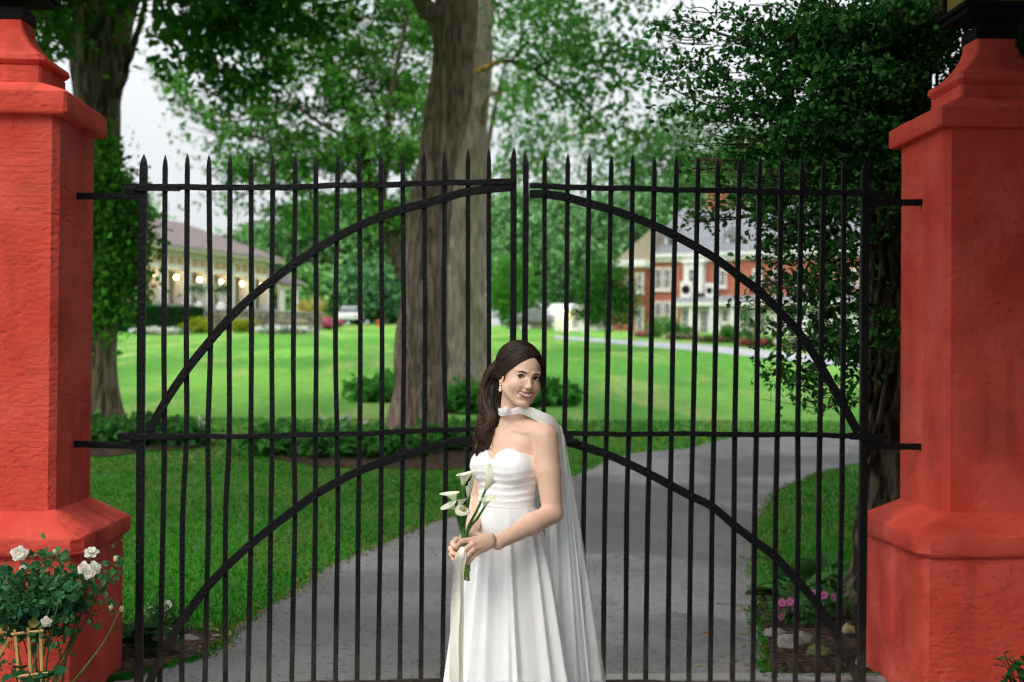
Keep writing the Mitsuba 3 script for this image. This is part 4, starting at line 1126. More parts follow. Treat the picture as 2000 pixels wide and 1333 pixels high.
# ---- white car far off on the lawn's edge, and a small red post
k = thing('parked_car', 'small white car parked far off at the edge of the lawn, beside the golden shrub', 'car')
cc = P(682, 632, 112); cc[2] = float(zt(112))
FC = Frame(cc, (1.0, -.04))
z = cc[2]
body = FC.hull([(-.85, -2, z + .45), (.85, -2, z + .45), (.85, 2, z + .45), (-.85, 2, z + .45), (-.88, -1.9, z + .85), (.88, -1.9, z + .85), (.88, 2, z + .8), (-.88, 2, z + .8), (-.8, .4, z + .98), (.8, .4, z + .98), (-.8, 2, z + .62), (.8, 2, z + .62), (-.82, -2, z + .95), (.82, -2, z + .95)])
obj('body', body, 'm_white', k, smooth=30)
obj('cabin', FC.hull([(-.78, -1.6, z + .9), (.78, -1.6, z + .9), (-.78, .9, z + .9), (.78, .9, z + .9), (-.6, -.9, z + 1.42), (.6, -.9, z + 1.42), (-.6, .2, z + 1.42), (.6, .2, z + 1.42)]), 'm_glass', k, smooth=30)
obj('roof', FC.hull([(-.62, -.95, z + 1.40), (.62, -.95, z + 1.40), (-.62, .25, z + 1.40), (.62, .25, z + 1.40), (-.55, -.8, z + 1.47), (.55, -.8, z + 1.47), (-.55, .15, z + 1.47), (.55, .15, z + 1.47)]), 'm_white', k, smooth=30)
scene['m_tyre'] = principled((.02, .02, .02), .8)
for a in (-1, 1):
    for b in (-1.25, 1.25):
        w = trimesh.creation.cylinder(.32, .2, 20)
        v = np.array(w.vertices)[:, [2, 0, 1]] + [a * .78, b, 0]
        obj('wheel', (FC.pts(v + [0, 0, z + .32]), np.array(w.faces)), 'm_tyre', k, smooth=40)
    obj('headlight', FC.box(a * .72 - .12, a * .72 + .12, 1.96, 2.03, z + .62, z + .74, .02), 'm_glass', k)
scene['m_red'] = principled((.62, .07, .04), .5)
k = thing('marker_post', 'small red post at the far edge of the lawn, just left of the large trunk', 'post')
cc = P(739, 632, 105); cc[2] = float(zt(105))
obj('post', lathe(cc, [(0, -.1), (.10, -.1), (.10, .38), (.13, .39), (.13, .44), (.08, .52), (0, .55)]), 'm_red', k, smooth=40)
obj('cap_bolt', box(cc + [0, 0, .57], (.05, .05, .06), bevel=.01), 'm_red', k)

# ---- brick house on the right
oH = P(1268, 655, 100)
FB = Frame(oH, (0.86, -0.51))
zb = float(zt(100)) - .3
zc = FB.hit(1275, 505)[1]
k = thing('brick_house', 'large red brick house with white windows, slate roof and a white porch', 'house')
HLn = 24.0
obj('wall', FB.box(0, HLn, -10, 0, zb, zc), 'm_brick', k)
obj('cornice', cat_m([FB.box(-.5, HLn + .5, -.2, .5, zc - .02, zc + .30, .05), FB.box(-.3, HLn + .3, -.1, .28, zc - .30, zc - .02, .04)]), 'm_white', k)
zr_ = FB.hit(1284, 398)[1]
rf = obj('roof', FB.hull([(-.5, .5, zc + .3), (HLn + .5, .5, zc + .3), (HLn + .5, -10.5, zc + .3), (-.5, -10.5, zc + .3), (.6, -4.6, zr_), (HLn, -4.6, zr_)]), 'm_slate', k)
uc, _ = FB.hit(1340, 390)
ch = obj('chimney', FB.box(uc - .1, uc + 1.1, -5.4, -4.4, zr_ - 2.2, FB.hit(1340, 372)[1] + .3, .03), 'm_brick', rf)
obj('chimney_cap', FB.box(uc - .18, uc + 1.18, -5.48, -4.32, FB.hit(1340, 376)[1] + .25, FB.hit(1340, 372)[1] + .42, .03), 'm_brick', ch)


def window(fr, px0, px1, py0, py1, parent, bars=(1, 1), n0=0.0, arched=False, dark='m_glass'):
    u0, z1 = fr.hit(px0, py0); u1, z0 = fr.hit(px1, py1)
    zc_ = (z0 + z1) / 2; h = (z1 - z0)
    w = obj('window', fr.box(u0, u1, n0 - .05, n0 + .10, zc_ - h / 2, zc_ + h / 2, .015), 'm_white', parent)
    g = .13 * (u1 - u0)
    a0, a1, b0, b1 = u0 + g * 1.5, u1 - g * 1.5, zc_ - h / 2 + .16, zc_ + h / 2 - .14
    obj('pane', fr.box(a0, a1, n0 + .09, n0 + .112, b0, b1), dark, w)
    mm = [fr.box(a0, a1, n0 + .10, n0 + .13, b0 + (b1 - b0) * (i + 1) / (bars[1] + 1) - .025, b0 + (b1 - b0) * (i + 1) / (bars[1] + 1) + .025) for i in range(bars[1])]
    mm += [fr.box(a0 + (a1 - a0) * (i + 1) / (bars[0] + 1) - .018, a0 + (a1 - a0) * (i + 1) / (bars[0] + 1) + .018, n0 + .10, n0 + .126, b0, b1) for i in range(bars[0])]
    obj('glazing_bar', cat_m(mm), 'm_white', w)
    obj('sill', fr.box(u0 - .08, u1 + .08, n0, n0 + .2, zc_ - h / 2 - .12, zc_ - h / 2 - .005, .02), 'm_white', w)
    return w


for a, b in ((1279, 1294), (1297, 1311)):
    window(FB, a, b, 523, 567, k); window(FB, a, b, 589, 644, k)
for a, b in ((1405, 1419), (1470, 1488), (1508, 1524), (1556, 1574), (1610, 1628), (1660, 1676)):
    window(FB, a, b, 526, 562, k)
# white two storey bay with its window above the porch
u0, z1 = FB.hit(1342, 517); u1, z0 = FB.hit(1379, 574)
obj('bay', FB.box(u0, u1, 0, .7, z0, z1, .03), 'm_white', k)
window(FB, 1350, 1371, 525, 568, k, (1, 2), .7)
obj('bay_roof', FB.box(u0 - .12, u1 + .12, 0, .85, z1 + .003, z1 + .2, .04), 'm_white', k)
# dormers
for a, b in ((1292, 1322), (1412, 1440), (1520, 1548), (1630, 1660)):
    u0, z1 = FB.hit(a, 462); u1, z0 = FB.hit(b, 497)
    d = obj('dormer', FB.box(u0, u1, -3.2, -.55, zc + .3, z1, .02), 'm_white', k)
    obj('dormer_roof', FB.hull([(u0 - .2, -.35, z1), (u1 + .2, -.35, z1), ((u0 + u1) / 2, -.35, z1 + .8), (u0 - .2, -4.6, z1), (u1 + .2, -4.6, z1), ((u0 + u1) / 2, -4.6, z1 + .8)]), 'm_slate', d)
    obj('dormer_window', FB.box(u0 + .28, u1 - .28, -.56, -.50, zc + .55, z1 - .15), 'm_glass', d)
# left wing with a flat white cornice, and its gable
FL = Frame(FB.o + FB.n * 1.2 - FB.u * 2.3, FB.u)
zl = FL.hit(1245, 523)[1]
wl = obj('wing', FL.box(0, 2.32, -6, 0, zb, zl), 'm_brick', k)
obj('wing_cornice', FL.box(-.35, 2.6, -6, .4, zl + .002, zl + .5, .06), 'm_white', k)
zgb = FL.hit(1262, 445)[1] - 1.5
obj('gable', FL.hull([(-.2, -.6, zl + .5), (2.8, -.6, zl + .5), (2.7, -.6, zgb + 1.5), (-.2, -5, zl + .5), (2.8, -5, zl + .5), (2.7, -5, zgb + 1.5)]), 'm_cream', k)
window(FL, 1243, 1257, 534, 572, k); window(FL, 1243, 1257, 599, 648, k); window(FL, 1222, 1231, 536, 572, k)
# porch with white walls, doors and columns
zp0 = Frame(FB.o + FB.n * 2.2, FB.u).hit(1325, 590)[1]
PD = 2.2
up0_, _ = Frame(FB.o + FB.n * PD, FB.u).hit(1322, 590)
obj('porch_wall', FB.box(up0_ + .1, HLn, 0, PD - .5, zb, zp0 - .25), 'm_white', k)
obj('porch_roof', FB.hull([(up0_ - .3, PD + .4, zp0), (HLn, PD + .4, zp0), (HLn, 0, zp0 + .50), (up0_ - .3, 0, zp0 + .50), (up0_ - .3, 0, zp0 - .02), (HLn, 0, zp0 - .02)]), 'm_slate', k)
obj('porch_fascia', FB.box(up0_ - .25, HLn, PD - .1, PD + .36, zp0 - .32, zp0 - .003, .03), 'm_white', k)
FQ = Frame(FB.o + FB.n * (PD - .5), FB.u)
for a, b in ((1331, 1347), (1366, 1386), (1485, 1500), (1540, 1560)):
    window(FQ, a, b, 604, 654, k, (1, 3))
window(FQ, 1409, 1424, 604, 632, k, (0, 1)); window(FQ, 1450, 1464, 604, 632, k, (0, 1))
for px in (1324, 1356, 1396, 1436, 1480, 1525, 1580, 1640):
    u, _ = FQ.hit(px, 620)
    obj('porch_column', FB.box(u - .13, u + .13, PD - .06, PD + .2, zb, zp0 - .33, .04), 'm_white', k)
# air conditioners on the porch roof
for j, (a, b, c, d, lab) in enumerate([(1328, 1351, 553, 577, 'white air conditioner unit on the porch roof, the larger one left of the bay'), (1377, 1394, 557, 575, 'smaller white air conditioner unit on the porch roof, right of the bay')]):
    F2 = Frame(FB.o + FB.n * 1.1, FB.u)
    u0, z1 = F2.hit(a, c - 3); u1, z0 = F2.hit(b, d)
    z0 = zp0 + .30
    q = thing('air_conditioner', lab, 'air conditioner', 'air conditioners on the porch roof')
    obj('case', F2.box(u0, u1, -.5, 0, z0, z1, .03), 'm_white', q)
    obj('grille', (lambda w: (F2.pts(np.array(w.vertices)[:, [0, 2, 1]] * [1, 1, 1] + [(u0 + u1) / 2, .004, (z0 + z1) / 2]), np.array(w.faces)))(trimesh.creation.cylinder(min(u1 - u0, z1 - z0) * .36, .02, 24)), 'm_black', q)
    obj('foot', F2.box(u0 + .05, u1 - .05, -.45, -.05, z0 - .6, z0 - .003), 'm_white', q)

# ---- small white lodge with two lit lamps, and a grey roofed garage
k = thing('lodge', 'small white flat roofed lodge with two lit lamps, left of the brick house', 'building')
FG = Frame(P(1085, 660, 96), (1, -.2))
a, b = FG.hit(1085, 606), FG.hit(1140, 660)
obj('wall', FG.box(a[0], b[0], -3, 0, float(zt(96)) - .4, a[1]), 'm_white', k)
obj('roof', FG.hull([(a[0] - .5, .5, a[1]), (b[0] + .3, .5, a[1]), (a[0] - .5, -3.4, a[1]), (b[0] + .3, -3.4, a[1]), (a[0] - .2, .2, a[1] + .42), (b[0], .2, a[1] + .42), (a[0] - .2, -3.2, a[1] + .42), (b[0], -3.2, a[1] + .42)]), 'm_white', k)
window(FG, 1116, 1131, 618, 644, k, (1, 2))
obj('post', FG.box(a[0] - .02, a[0] + .22, .02, .3, float(zt(96)) - .3, a[1] - .003, .03), 'm_white', k)
for px in (1084, 1097):
    u, z_ = FG.hit(px, 609)
    m = trimesh.creation.icosphere(2, .16)
    q = obj('lamp', (np.array(m.vertices) + FG.pts([(u, .35, z_)])[0], np.array(m.faces)), 'm_bulb', k, smooth=True, label='lit globe lamp')
    scene[q]['emitter'] = {'type': 'area', 'radiance': rgb(7.0, 4.8, 2.2)}
k = thing('garage', 'low pale garage with a grey gable roof, left of the white lodge', 'building')
FG2 = Frame(P(1006, 655, 104), (1, .1))
a, b = FG2.hit(1008, 628), FG2.hit(1078, 655)
obj('wall', FG2.box(a[0], b[0], -5, 0, float(zt(104)) - .4, a[1]), 'm_cream', k)
top = FG2.hit(1045, 602)
obj('roof', FG2.hull([(a[0] - .4, .4, a[1]), (b[0] + .4, .4, a[1]), (a[0] - .4, -5.4, a[1]), (b[0] + .4, -5.4, a[1]), (top[0], .4, top[1]), (top[0], -5.4, top[1])]), 'm_slate', k)
u0, z1 = FG2.hit(1012, 634); u1, z0 = FG2.hit(1036, 652)
obj('door', FG2.box(u0, u1, 0, .06, z0, z1), 'm_white', k)
k = thing('white_outbuilding', 'low white outbuilding behind the small round tree', 'building')
FG3 = Frame(P(1150, 660, 102), (1, -.1))
a, b = FG3.hit(1150, 630), FG3.hit(1228, 662)
obj('wall', FG3.box(a[0], b[0], -3, 0, float(zt(102)) - .4, a[1]), 'm_white', k)
obj('roof', FG3.hull([(a[0] - .3, .3, a[1]), (b[0] + .3, .3, a[1]), (a[0] - .3, -3.3, a[1]), (b[0] + .3, -3.3, a[1]), (a[0], -1.5, a[1] + 1.1), (b[0], -1.5, a[1] + 1.1)]), 'm_slate', k)
window(FG3, 1196, 1212, 636, 650, k, (1, 1))

# ---- planting in front of the house
PK = (.78, .30, .40)
for j, (px, py, y, rx, rz, lab, fl, cols) in enumerate([
    (1285, 676, 80, 20, 38, 'light green rounded shrub at the left corner of the brick house', None, ((.09, .25, .04), (.18, .42, .07))),
    (1312, 678, 78, 12, 34, 'pale green upright shrub beside the rounded one at the brick house', None, ((.07, .22, .05), (.15, .36, .09))),
    (1340, 678, 78, 26, 22, 'low green shrub below the porch doors', None, ((.06, .20, .04), (.14, .36, .07))),
    (1425, 684, 72, 22, 30, 'rounded green shrub below the porch window', None, ((.07, .21, .04), (.15, .36, .07))),
    (1462, 690, 68, 30, 66, 'tall dark green shrub at the right of the porch window', None, GR),
    (1262, 672, 82, 22, 10, 'patch of pink flowers at the left end of the house bed', PK, GR),
    (1330, 678, 77, 36, 10, 'patch of pale pink flowers in the middle of the house bed', (.85, .55, .58), GR),
    (1400, 684, 72, 40, 10, 'patch of pink flowers in the house bed under the porch window', PK, GR),
    (1480, 694, 66, 40, 14, 'patch of red pink flowers at the right end of the house bed', (.70, .16, .22), GR),
    (1560, 702, 62, 50, 22, 'white and pink flowers seen through the lower vine leaves', (.86, .70, .70), GR)]):
    lump_foliage('shrub' if fl is None else 'flower_bed', lab, 'shrub' if fl is None else 'flowers', px, py, y, rx, rz, 1700, .10, *cols, flowers=(fl, 150, .12) if fl else None, seed=200 + j, spread=.13, stem=fl is None, ry=None if fl is None else .5)

# ---- leafy ground cover round the trunks
HG = ((.038, .150, .032), (.110, .33, .065))
cover = [(510, 892, 14, 20, 'left end of the bed'), (560, 900, 0, 0, ''), (610, 905, 0, 0, ''), (665, 905, 0, 0, ''), (715, 900, 0, 0, ''), (760, 895, 0, 0, '')]
k = thing('ground_cover', 'leafy green ground cover in the bed in front of the large trunk', 'ground cover', kind='stuff')
r = R(400)
bl = []
for px in range(522, 800, 24):
    g = G(px, 885 + 8 * math.sin(px)); bl.append((g + [0, 0, .10], (.30, .30, .12), 1))
for px in (860, 890, 925, 950):
    g = G(px, 880); bl.append((g + [0, 0, .10], (.25, .3, .12), .6))
pos, tone = clumps(r, bl, 8000, 20, .09, .7)
mm, kk = leaves(r, pos, .13, .5, .7)
scene[k] = mikit.ply(mm, 'm_leaf', color=tint(r, tone, *HG, kk))
k = thing('ground_cover', 'leafy green ground cover round the foot of the left trunk', 'ground cover', kind='stuff')
bl = [(G(px, 866 + 5 * math.sin(px)) + [0, 0, .10], (.30, .35, .14), 1) for px in range(150, 385, 24)]
pos, tone = clumps(r, bl, 6000, 20, .09, .7)
mm, kk = leaves(r, pos, .13, .5, .7)
scene[k] = mikit.ply(mm, 'm_leaf', color=tint(r, tone, (.03, .115, .03), (.085, .26, .06), kk))
k = thing('ground_cover', 'bright green ground cover at the foot of the paler trunk', 'ground cover', kind='stuff')
bl = [(G(px, py) + [0, 0, .14], (.35, .4, .2), 1) for px, py in ((880, 800), (905, 805), (930, 805), (950, 800), (1010, 795), (1060, 790), (1090, 792), (740, 785), (725, 780), (745, 775))]
pos, tone = clumps(r, bl, 6000, 20, .11, .7)
mm, kk = leaves(r, pos, .15, .5, .7)
scene[k] = mikit.ply(mm, 'm_leaf', color=tint(r, tone, (.04, .17, .03), (.11, .36, .06), kk))
# pale flower spikes in the bed
for px, py, wh in ((562, 838, 'leftmost in the bed before the large trunk'), (627, 836, 'second from the left in the bed before the large trunk'), (681, 822, 'tallest in the bed before the large trunk'), (670, 838, 'just below the tallest one'), (711, 838, 'nearest the large trunk'), (395, 838, 'in the cover round the left trunk')):
    g = G(px, 872); t = P(px, py, g[1])
    kf = thing('flower_spike', 'pale flower spike, ' + wh, 'flower', 'pale flower spikes in the tree beds')
    obj('stem', world_tube([g, (g + t) / 2 + [.02, 0, 0], t], [.006, .004], 8, 5), 'm_bark_dark', kf)
    mm, kk = leaves(r, t + r.normal(0, 1, (26, 3)) * [.025, .025, .07], .05, .2, .8)
    obj('flower', mm, 'm_leaf', kf, color=np.tile([.70, .66, .68], (26 * kk, 1)))

# ------------------------------------------------------------------ planting near the gate
def big_leaf(base, direc, length, width, droop=.5, cup=.25, n=9, m=7, wav=.0, seed=0):
    """An ovate leaf growing from BASE along DIREC (3-vector), arching over."""
    d = np.asarray(direc, float); d /= np.linalg.norm(d)
    side = np.cross(d, [0, 0, 1.0]); side /= np.linalg.norm(side) + 1e-9
    t = np.linspace(0, 1, n)
    mid = np.asarray(base) + d * (t * length)[:, None] + np.array([0, 0, -1.0]) * (droop * length * t ** 2)[:, None]
    tn = np.gradient(mid, axis=0); tn /= np.linalg.norm(tn, axis=1, keepdims=True)
    nn = np.cross(side, tn)
    w = width * (np.sin(np.pi * t ** .72) ** .9 * .5 + .0) + .003
    s = np.linspace(-1, 1, m)
    r = np.random.default_rng(seed)
    ripple = wav * np.sin(t * 14 + r.uniform(0, 6))[:, None] * s[None] ** 2
    v = mid[:, None] + side * (w[:, None] * s[None])[..., None] + nn[:, None] * ((-cup * w[:, None] * (1 - s[None] ** 2)) + ripple * w[:, None] + .012 * width * np.cos(s[None] * 9))[..., None]
    return v.reshape(-1, 3), grid_faces(n, m)


def hosta(label, c, n, L, dark, light, seed, up=.55):
    k = thing('hosta', label, 'plant')
    r = R(seed)
    for i in range(n):
        a = 2 * math.pi * i * .382 + r.uniform(-.3, .3)
        e = r.uniform(.25, 1.1)
        d = np.array([math.cos(a), math.sin(a), 0]) * math.cos(e) + np.array([0, 0, math.sin(e)])
        l = L * r.uniform(.7, 1.15)
        b = np.asarray(c) + d * l * .5 + [0, 0, .02]
        v, f = big_leaf(b, d, l, l * .62, r.uniform(.35, .8), .3, wav=.05, seed=seed + i)
        col = np.asarray(dark) + (np.asarray(light) - dark) * r.random()
        q = obj('leaf', (v, f), 'm_leaf_gloss', k, smooth=True, color=np.tile(col, (len(v), 1)))
        obj('stalk', tube(smooth_path([np.asarray(c), (np.asarray(c) + b) / 2 + [0, 0, .02], b], 8), np.linspace(.007, .005, 8), 5), 'm_vc', k, color=np.tile(np.asarray(light), (42, 1)))
    return k


HD, HL_ = np.array([.040, .135, .036]), np.array([.105, .270, .070])
g = G(1555, 1178); hosta('broad leaved green hosta beside the drive behind the right gate leaf', g, 24, .33, HD, HL_, 31)
g = G(1628, 1150); hosta('second broad leaved hosta, nearer the vine wrapped trunk', g, 15, .28, HD, HL_, 57)
g = P(268, 1290, 7.75); g[2] = 0; hosta('dark broad leaved plant in the corner behind the left pillar', g + [-.16, 0, 0], 15, .30, np.array([.012, .042, .016]), np.array([.03, .085, .03]), 77)


def flower(c, nrm, rad, n, col, eye, k, name='flower', seed=0):
    """Open five petalled flower facing NRM."""
    r = R(seed)
    nrm = np.asarray(nrm, float); nrm /= np.linalg.norm(nrm)
    a = np.cross(nrm, [.3, .2, 1.0]); a /= np.linalg.norm(a); b = np.cross(nrm, a)
    vs, fs, cs, o = [], [], [], 0
    for i in range(n):
        th = 2 * math.pi * i / n + r.uniform(-.12, .12)
        u = a * math.cos(th) + b * math.sin(th); w = np.cross(nrm, u)
        t = np.linspace(0.05, 1, 5); wd = np.sin(np.pi * np.clip(t, 0, .93) ** .8) * rad * .62
        v = np.asarray(c) + (u * (t * rad)[:, None])[:, None] + w * (wd[:, None] * np.linspace(-1, 1, 4)[None])[..., None] + nrm * (rad * (.10 * t + .22 * t ** 2 * r.uniform(.2, 1.2)))[:, None, None]
        vs.append(v.reshape(-1, 3)); fs.append(grid_faces(5, 4) + o); o += 20
        cc = np.asarray(eye)[None] * (1 - t[:, None]) ** 2.5 + np.asarray(col)[None] * (1 - (1 - t[:, None]) ** 2.5)
        cs.append(np.repeat(cc, 4, 0))
    return obj(name, (np.vstack(vs), np.vstack(fs)), 'm_leaf', k, smooth=True, color=np.vstack(cs))


k = thing('petunia', 'clump of pink petunias among stones behind the right gate leaf', 'flowers')
g = G(1535, 1222)
rp = R(61)
for j, (px, py) in enumerate([(1527, 1178), (1536, 1183), (1522, 1192), (1530, 1196), (1549, 1192), (1537, 1219), (1526, 1206), (1543, 1176), (1609, 1163), (1626, 1167), (1590, 1160)]):
    c = P(px, py, g[1] - .06 + .01 * (j % 3))
    flower(c, [rp.normal(-.1, .35), -1, .35], .027, 5, (.72, .22, .46), (.38, .05, .30), k, seed=j)
flower(P(1553, 1224, g[1] - .05), [0, -1, .3], .027, 5, (.8, .8, .8), (.6, .6, .4), k, name='white_flower', seed=44)
pos, tone = clumps(rp, [(P(1540, 1205, g[1]), (.13, .08, .09), 1), (P(1600, 1180, g[1] + .1), (.16, .1, .05), 1)], 900, 12, .05, .8)
mm, kk = leaves(rp, pos, .035, .4, .6)
obj('foliage', mm, 'm_leaf', k, color=tint(rp, tone, HD, HL_, kk), kind='stuff')
obj('stem', cat_m([world_tube([g + [rp.normal(0, .04), 0, -.02], g + [rp.normal(0, .08), 0, .10], g + [rp.normal(0, .1), 0, .2]], [.004, .002], 7, 4, q) for q in range(8)]), 'm_bark_dark', k)


def rock(c, size, seed, col):
    m = trimesh.creation.icosphere(3, 1.0)
    v = np.array(m.vertices)
    d = meshkit.fbm(v * 1.7 + seed * 5.1, 4, seed)
    v = v * (0.62 + 0.75 * d[:, None])
    q = np.round(v * 2.6) / 2.6
    v = v * .6 + q * .4
    v = v * np.asarray(size) + c
    n = meshkit.fbm(np.array(m.vertices) * 4 + seed, 3, seed)[:, None]
    return (v, np.array(m.faces)), np.asarray(col)[None] * (.35 + .55 * n)


for j, (px, py, s, col, lab) in enumerate([
    (1542, 1262, (.085, .07, .075), (.34, .34, .31), 'grey angular stone at the drive edge, below the pink petunias'),
    (1512, 1236, (.06, .05, .045), (.40, .37, .33), 'pale stone left of the pink petunias'),
    (1570, 1250, (.06, .06, .05), (.30, .29, .22), 'brownish stone right of the grey angular one'),
    (1600, 1275, (.07, .06, .05), (.17, .20, .07), 'mossy green stone near the foot of the vine wrapped trunk'),
    (1525, 1262, (.05, .04, .03), (.20, .24, .08), 'small mossy stone in front of the grey angular one'),
    (1655, 1232, (.05, .05, .05), (.46, .40, .22), 'yellowish stone against the vine wrapped trunk'),
    (1690, 1300, (.06, .05, .06), (.30, .31, .33), 'bluish grey stone beside the right pillar'),
    (1505, 1320, (.05, .05, .03), (.30, .30, .29), 'flat grey stone on the drive edge near the gate'),
    (327, 1248, (.085, .07, .065), (.48, .44, .38), 'pale cream stone at the left drive edge, below the white flowers'),
    (368, 1250, (.07, .05, .04), (.36, .33, .27), 'flat brown stone right of the pale cream one'),
    (424, 1238, (.035, .03, .02), (.42, .36, .26), 'small tan stone at the end of the left mulch corner')]):
    g = G(px, py + 10)
    m, c = rock(g + [0, 0, s[2] * .35], s, 3 + j, col)
    single('rock', m, 'm_stone', lab, 'rock', color=c, smooth=True)
for pts, lab in (([(412, 1234), (440, 1240), (470, 1246)], 'broken brown stick on the left edge of the drive'), ([(1436, 1297), (1465, 1288), (1500, 1274)], 'thin dark twig on the right edge of the drive')):
    q = [G(*p_) + [0, 0, .012] for p_ in pts]
    single('stick', world_tube(q, [.010, .006] if 'brown' in lab else [.005, .003], 14, 6, 5), 'm_bark', lab, 'stick', smooth=True)

k = thing('calla_plant', 'small white flowers on thin stems at the left drive edge behind the gate', 'flowers')
g0 = G(312, 1250)
for j, (px, py) in enumerate([(327, 1184), (292, 1195), (307, 1193), (325, 1193), (301, 1207), (329, 1204), (324, 1215), (290, 1203)]):
    c = P(px, py, g0[1] + .02 * (j % 3))
    flower(c, [.1 * (j % 3 - 1), -1, .5], .034, 4, (.82, .84, .78), (.6, .7, .4), k, seed=300 + j)
    obj('stem', world_tube([g0 + [.02 * (j - 4), 0, 0], (g0 + c) / 2 + [.01, 0, .02], c], [.004, .003], 8, 5, j), 'm_vc', k, color=np.tile([.05, .16, .04], (42, 1)))
pos, tone = clumps(R(66), [(g0 + [-.03, 0, .10], (.13, .08, .09), 1)], 420, 12, .05, .8)
mm, kk = leaves(R(67), pos, .05, .3, .5)
obj('foliage', mm, 'm_leaf', k, color=tint(R(68), tone, HD, HL_, kk), kind='stuff')

# fallen leaves and petals lying about on the drive
WHERE = [(1375, 1294, 'beside the yellow green one nearest the gate'), (1400, 1288, 'right of the yellow green one nearest the gate'), (1443, 1277, 'above the thin dark twig'), (1400, 1128, 'far below the lower arch, in front of the hosta'), (1447, 1116, 'against the hosta bed edge'),
         (1332, 1123, 'in the middle of the right half of the drive'), (1457, 1225, 'left of the pale stone by the petunias'), (1240, 1172, 'right of the veil, the middle one of three'), (1285, 1119, 'highest of the dark ones right of the veil'), (1403, 1184, 'just right of the pale green one'), (1214, 1246, 'close beside the veil'), (1200, 1278, 'lowest beside the veil'),
         (645, 1155, 'alone in the middle of the left half of the drive'), (799, 1181, 'left of the ribbon, on open asphalt'), (710, 1256, 'lowest one left of the bride'), (515, 1323, 'near the bottom edge behind the left gate leaf'), (706, 1084, 'on the left grass edge, third from the top'), (757, 1058, 'on the left grass edge, second from the top'), (625, 1126, 'on the left grass edge, fourth from the top'), (588, 1145, 'on the left grass edge, lowest of the small ones'), (800, 1042, 'on the left grass edge, topmost')]


def leaf_label(px, py, c):
    hue = 'dark brown' if max(c) < .14 else 'pale' if min(c) > .3 else 'yellowish' if c[1] > .8 * c[0] else 'tan'
    return f'small {hue} fallen leaf ' + next(w for a, b, w in WHERE if (a, b) == (px, py))


for j, (px, py, s, col, lab) in enumerate([
    (1381, 1243, .060, (.36, .14, .03), 'curled orange brown leaf lying on the drive behind the right gate leaf'),
    (1364, 1305, .030, (.42, .44, .05), 'yellow green leaf on the drive, nearest the gate'),
    (1372, 1194, .026, (.60, .64, .30), 'pale green fallen leaf on the drive, above the orange brown one'),
    (1162, 1089, .024, (.58, .56, .30), 'pale yellow fallen leaf on the drive, right of the veil'),
    (1375, 1294, .018, (.62, .58, .36), None), (1400, 1288, .020, (.60, .58, .32), None), (1443, 1277, .016, (.60, .54, .34), None), (1400, 1128, .022, (.45, .25, .10), None), (1447, 1116, .018, (.55, .50, .42), None),
    (1332, 1123, .018, (.50, .50, .48), None), (1457, 1225, .022, (.52, .40, .22), None), (1240, 1172, .018, (.12, .07, .05), None), (1285, 1119, .016, (.12, .08, .06), None), (1403, 1184, .022, (.40, .34, .14), None), (1214, 1246, .014, (.45, .40, .20), None), (1200, 1278, .022, (.10, .07, .05), None),
    (536, 1161, .050, (.62, .52, .34), 'cream coloured leaf on the grass edge left of the drive'), (645, 1155, .020, (.46, .44, .12), None), (799, 1181, .020, (.35, .36, .18), None), (710, 1256, .022, (.06, .05, .05), None), (515, 1323, .030, (.25, .15, .08), None), (706, 1084, .024, (.60, .52, .36), None), (757, 1058, .024, (.58, .50, .14), None), (625, 1126, .022, (.48, .40, .22), None), (588, 1145, .022, (.50, .33, .14), None), (800, 1042, .022, (.56, .50, .22), None)]):
    g = G(px, py)
    v, f = big_leaf((0, 0, 0), (1, 0, 0), 1.6, .85, -.05, -.5 if j == 0 else -.2, 7, 5, .15, j)
    v = (v - v.mean(0)) * s
    v = v @ rotz(.35 * (j % 5) if j else .1).T + g + [0, 0, .012 + s * .12]
    sd_ = 'left' if px < 900 else 'right'
    single('fallen_leaf', (v, f), 'm_leaf', lab or leaf_label(px, py, col), 'leaf', group=None if lab else 'small fallen leaves on the drive', color=np.tile(col, (len(v), 1)), smooth=True)

# ---- the rose bush at the foot of the left pillar
k = thing('rose_bush', 'rose bush with white roses and small glossy leaves at the foot of the left pillar', 'rose bush')
YR = 6.14
rr = R(81)
root = np.array([P(70, 1500, YR)[0], YR, 0.0])
ends = [(38, 1085), (178, 1090), (170, 1118), (225, 1095), (107, 1080), (240, 1182), (60, 1130), (15, 1110), (120, 1150), (20, 1200), (90, 1220), (150, 1160), (200, 1135), (110, 1240), (8, 1290), (45, 1245)]
stems = []
for j, (px, py) in enumerate(ends):
    e = P(px, py, YR + rr.uniform(-.10, .10)); m_ = (root * .45 + e * .55) + [rr.normal(0, .03), rr.normal(0, .04), .05]
    q = world_tube([root + [rr.normal(0, .05), rr.normal(0, .04), 0], m_, e], [.006, .004, .002], 16, 5, j)
    obj('stem', q, 'm_vc', k, color=np.tile(np.array([.07, .13, .035]) if j % 3 else np.array([.14, .06, .035]), (len(q[0]), 1)), smooth=True)
spots = [(90, 1150, 85, 42, 1.2), (60, 1190, 70, 44, 1.6), (110, 1195, 55, 46, 1.4), (20, 1175, 34, 50, 1), (150, 1140, 40, 26, .9), (110, 1120, 55, 20, .55), (190, 1125, 28, 20, .55), (215, 1112, 22, 18, .4), (35, 1115, 34, 24, .5), (30, 1230, 40, 22, .6), (100, 1238, 26, 20, .5), (60, 1215, 60, 26, .9), (205, 1196, 30, 12, .3), (5, 1290, 16, 36, .5), (225, 1095, 14, 9, .2), (105, 1090, 16, 14, .25), (12, 1130, 14, 30, .5)]
bl = [pb(a, b, YR + rr.uniform(-.07, .07), c, d, .10, w) for a, b, c, d, w in spots]
pos, tone = clumps(rr, bl, 2100, 6, .036, .8, shell=1.6)
order = np.argsort(pos[:, 1])
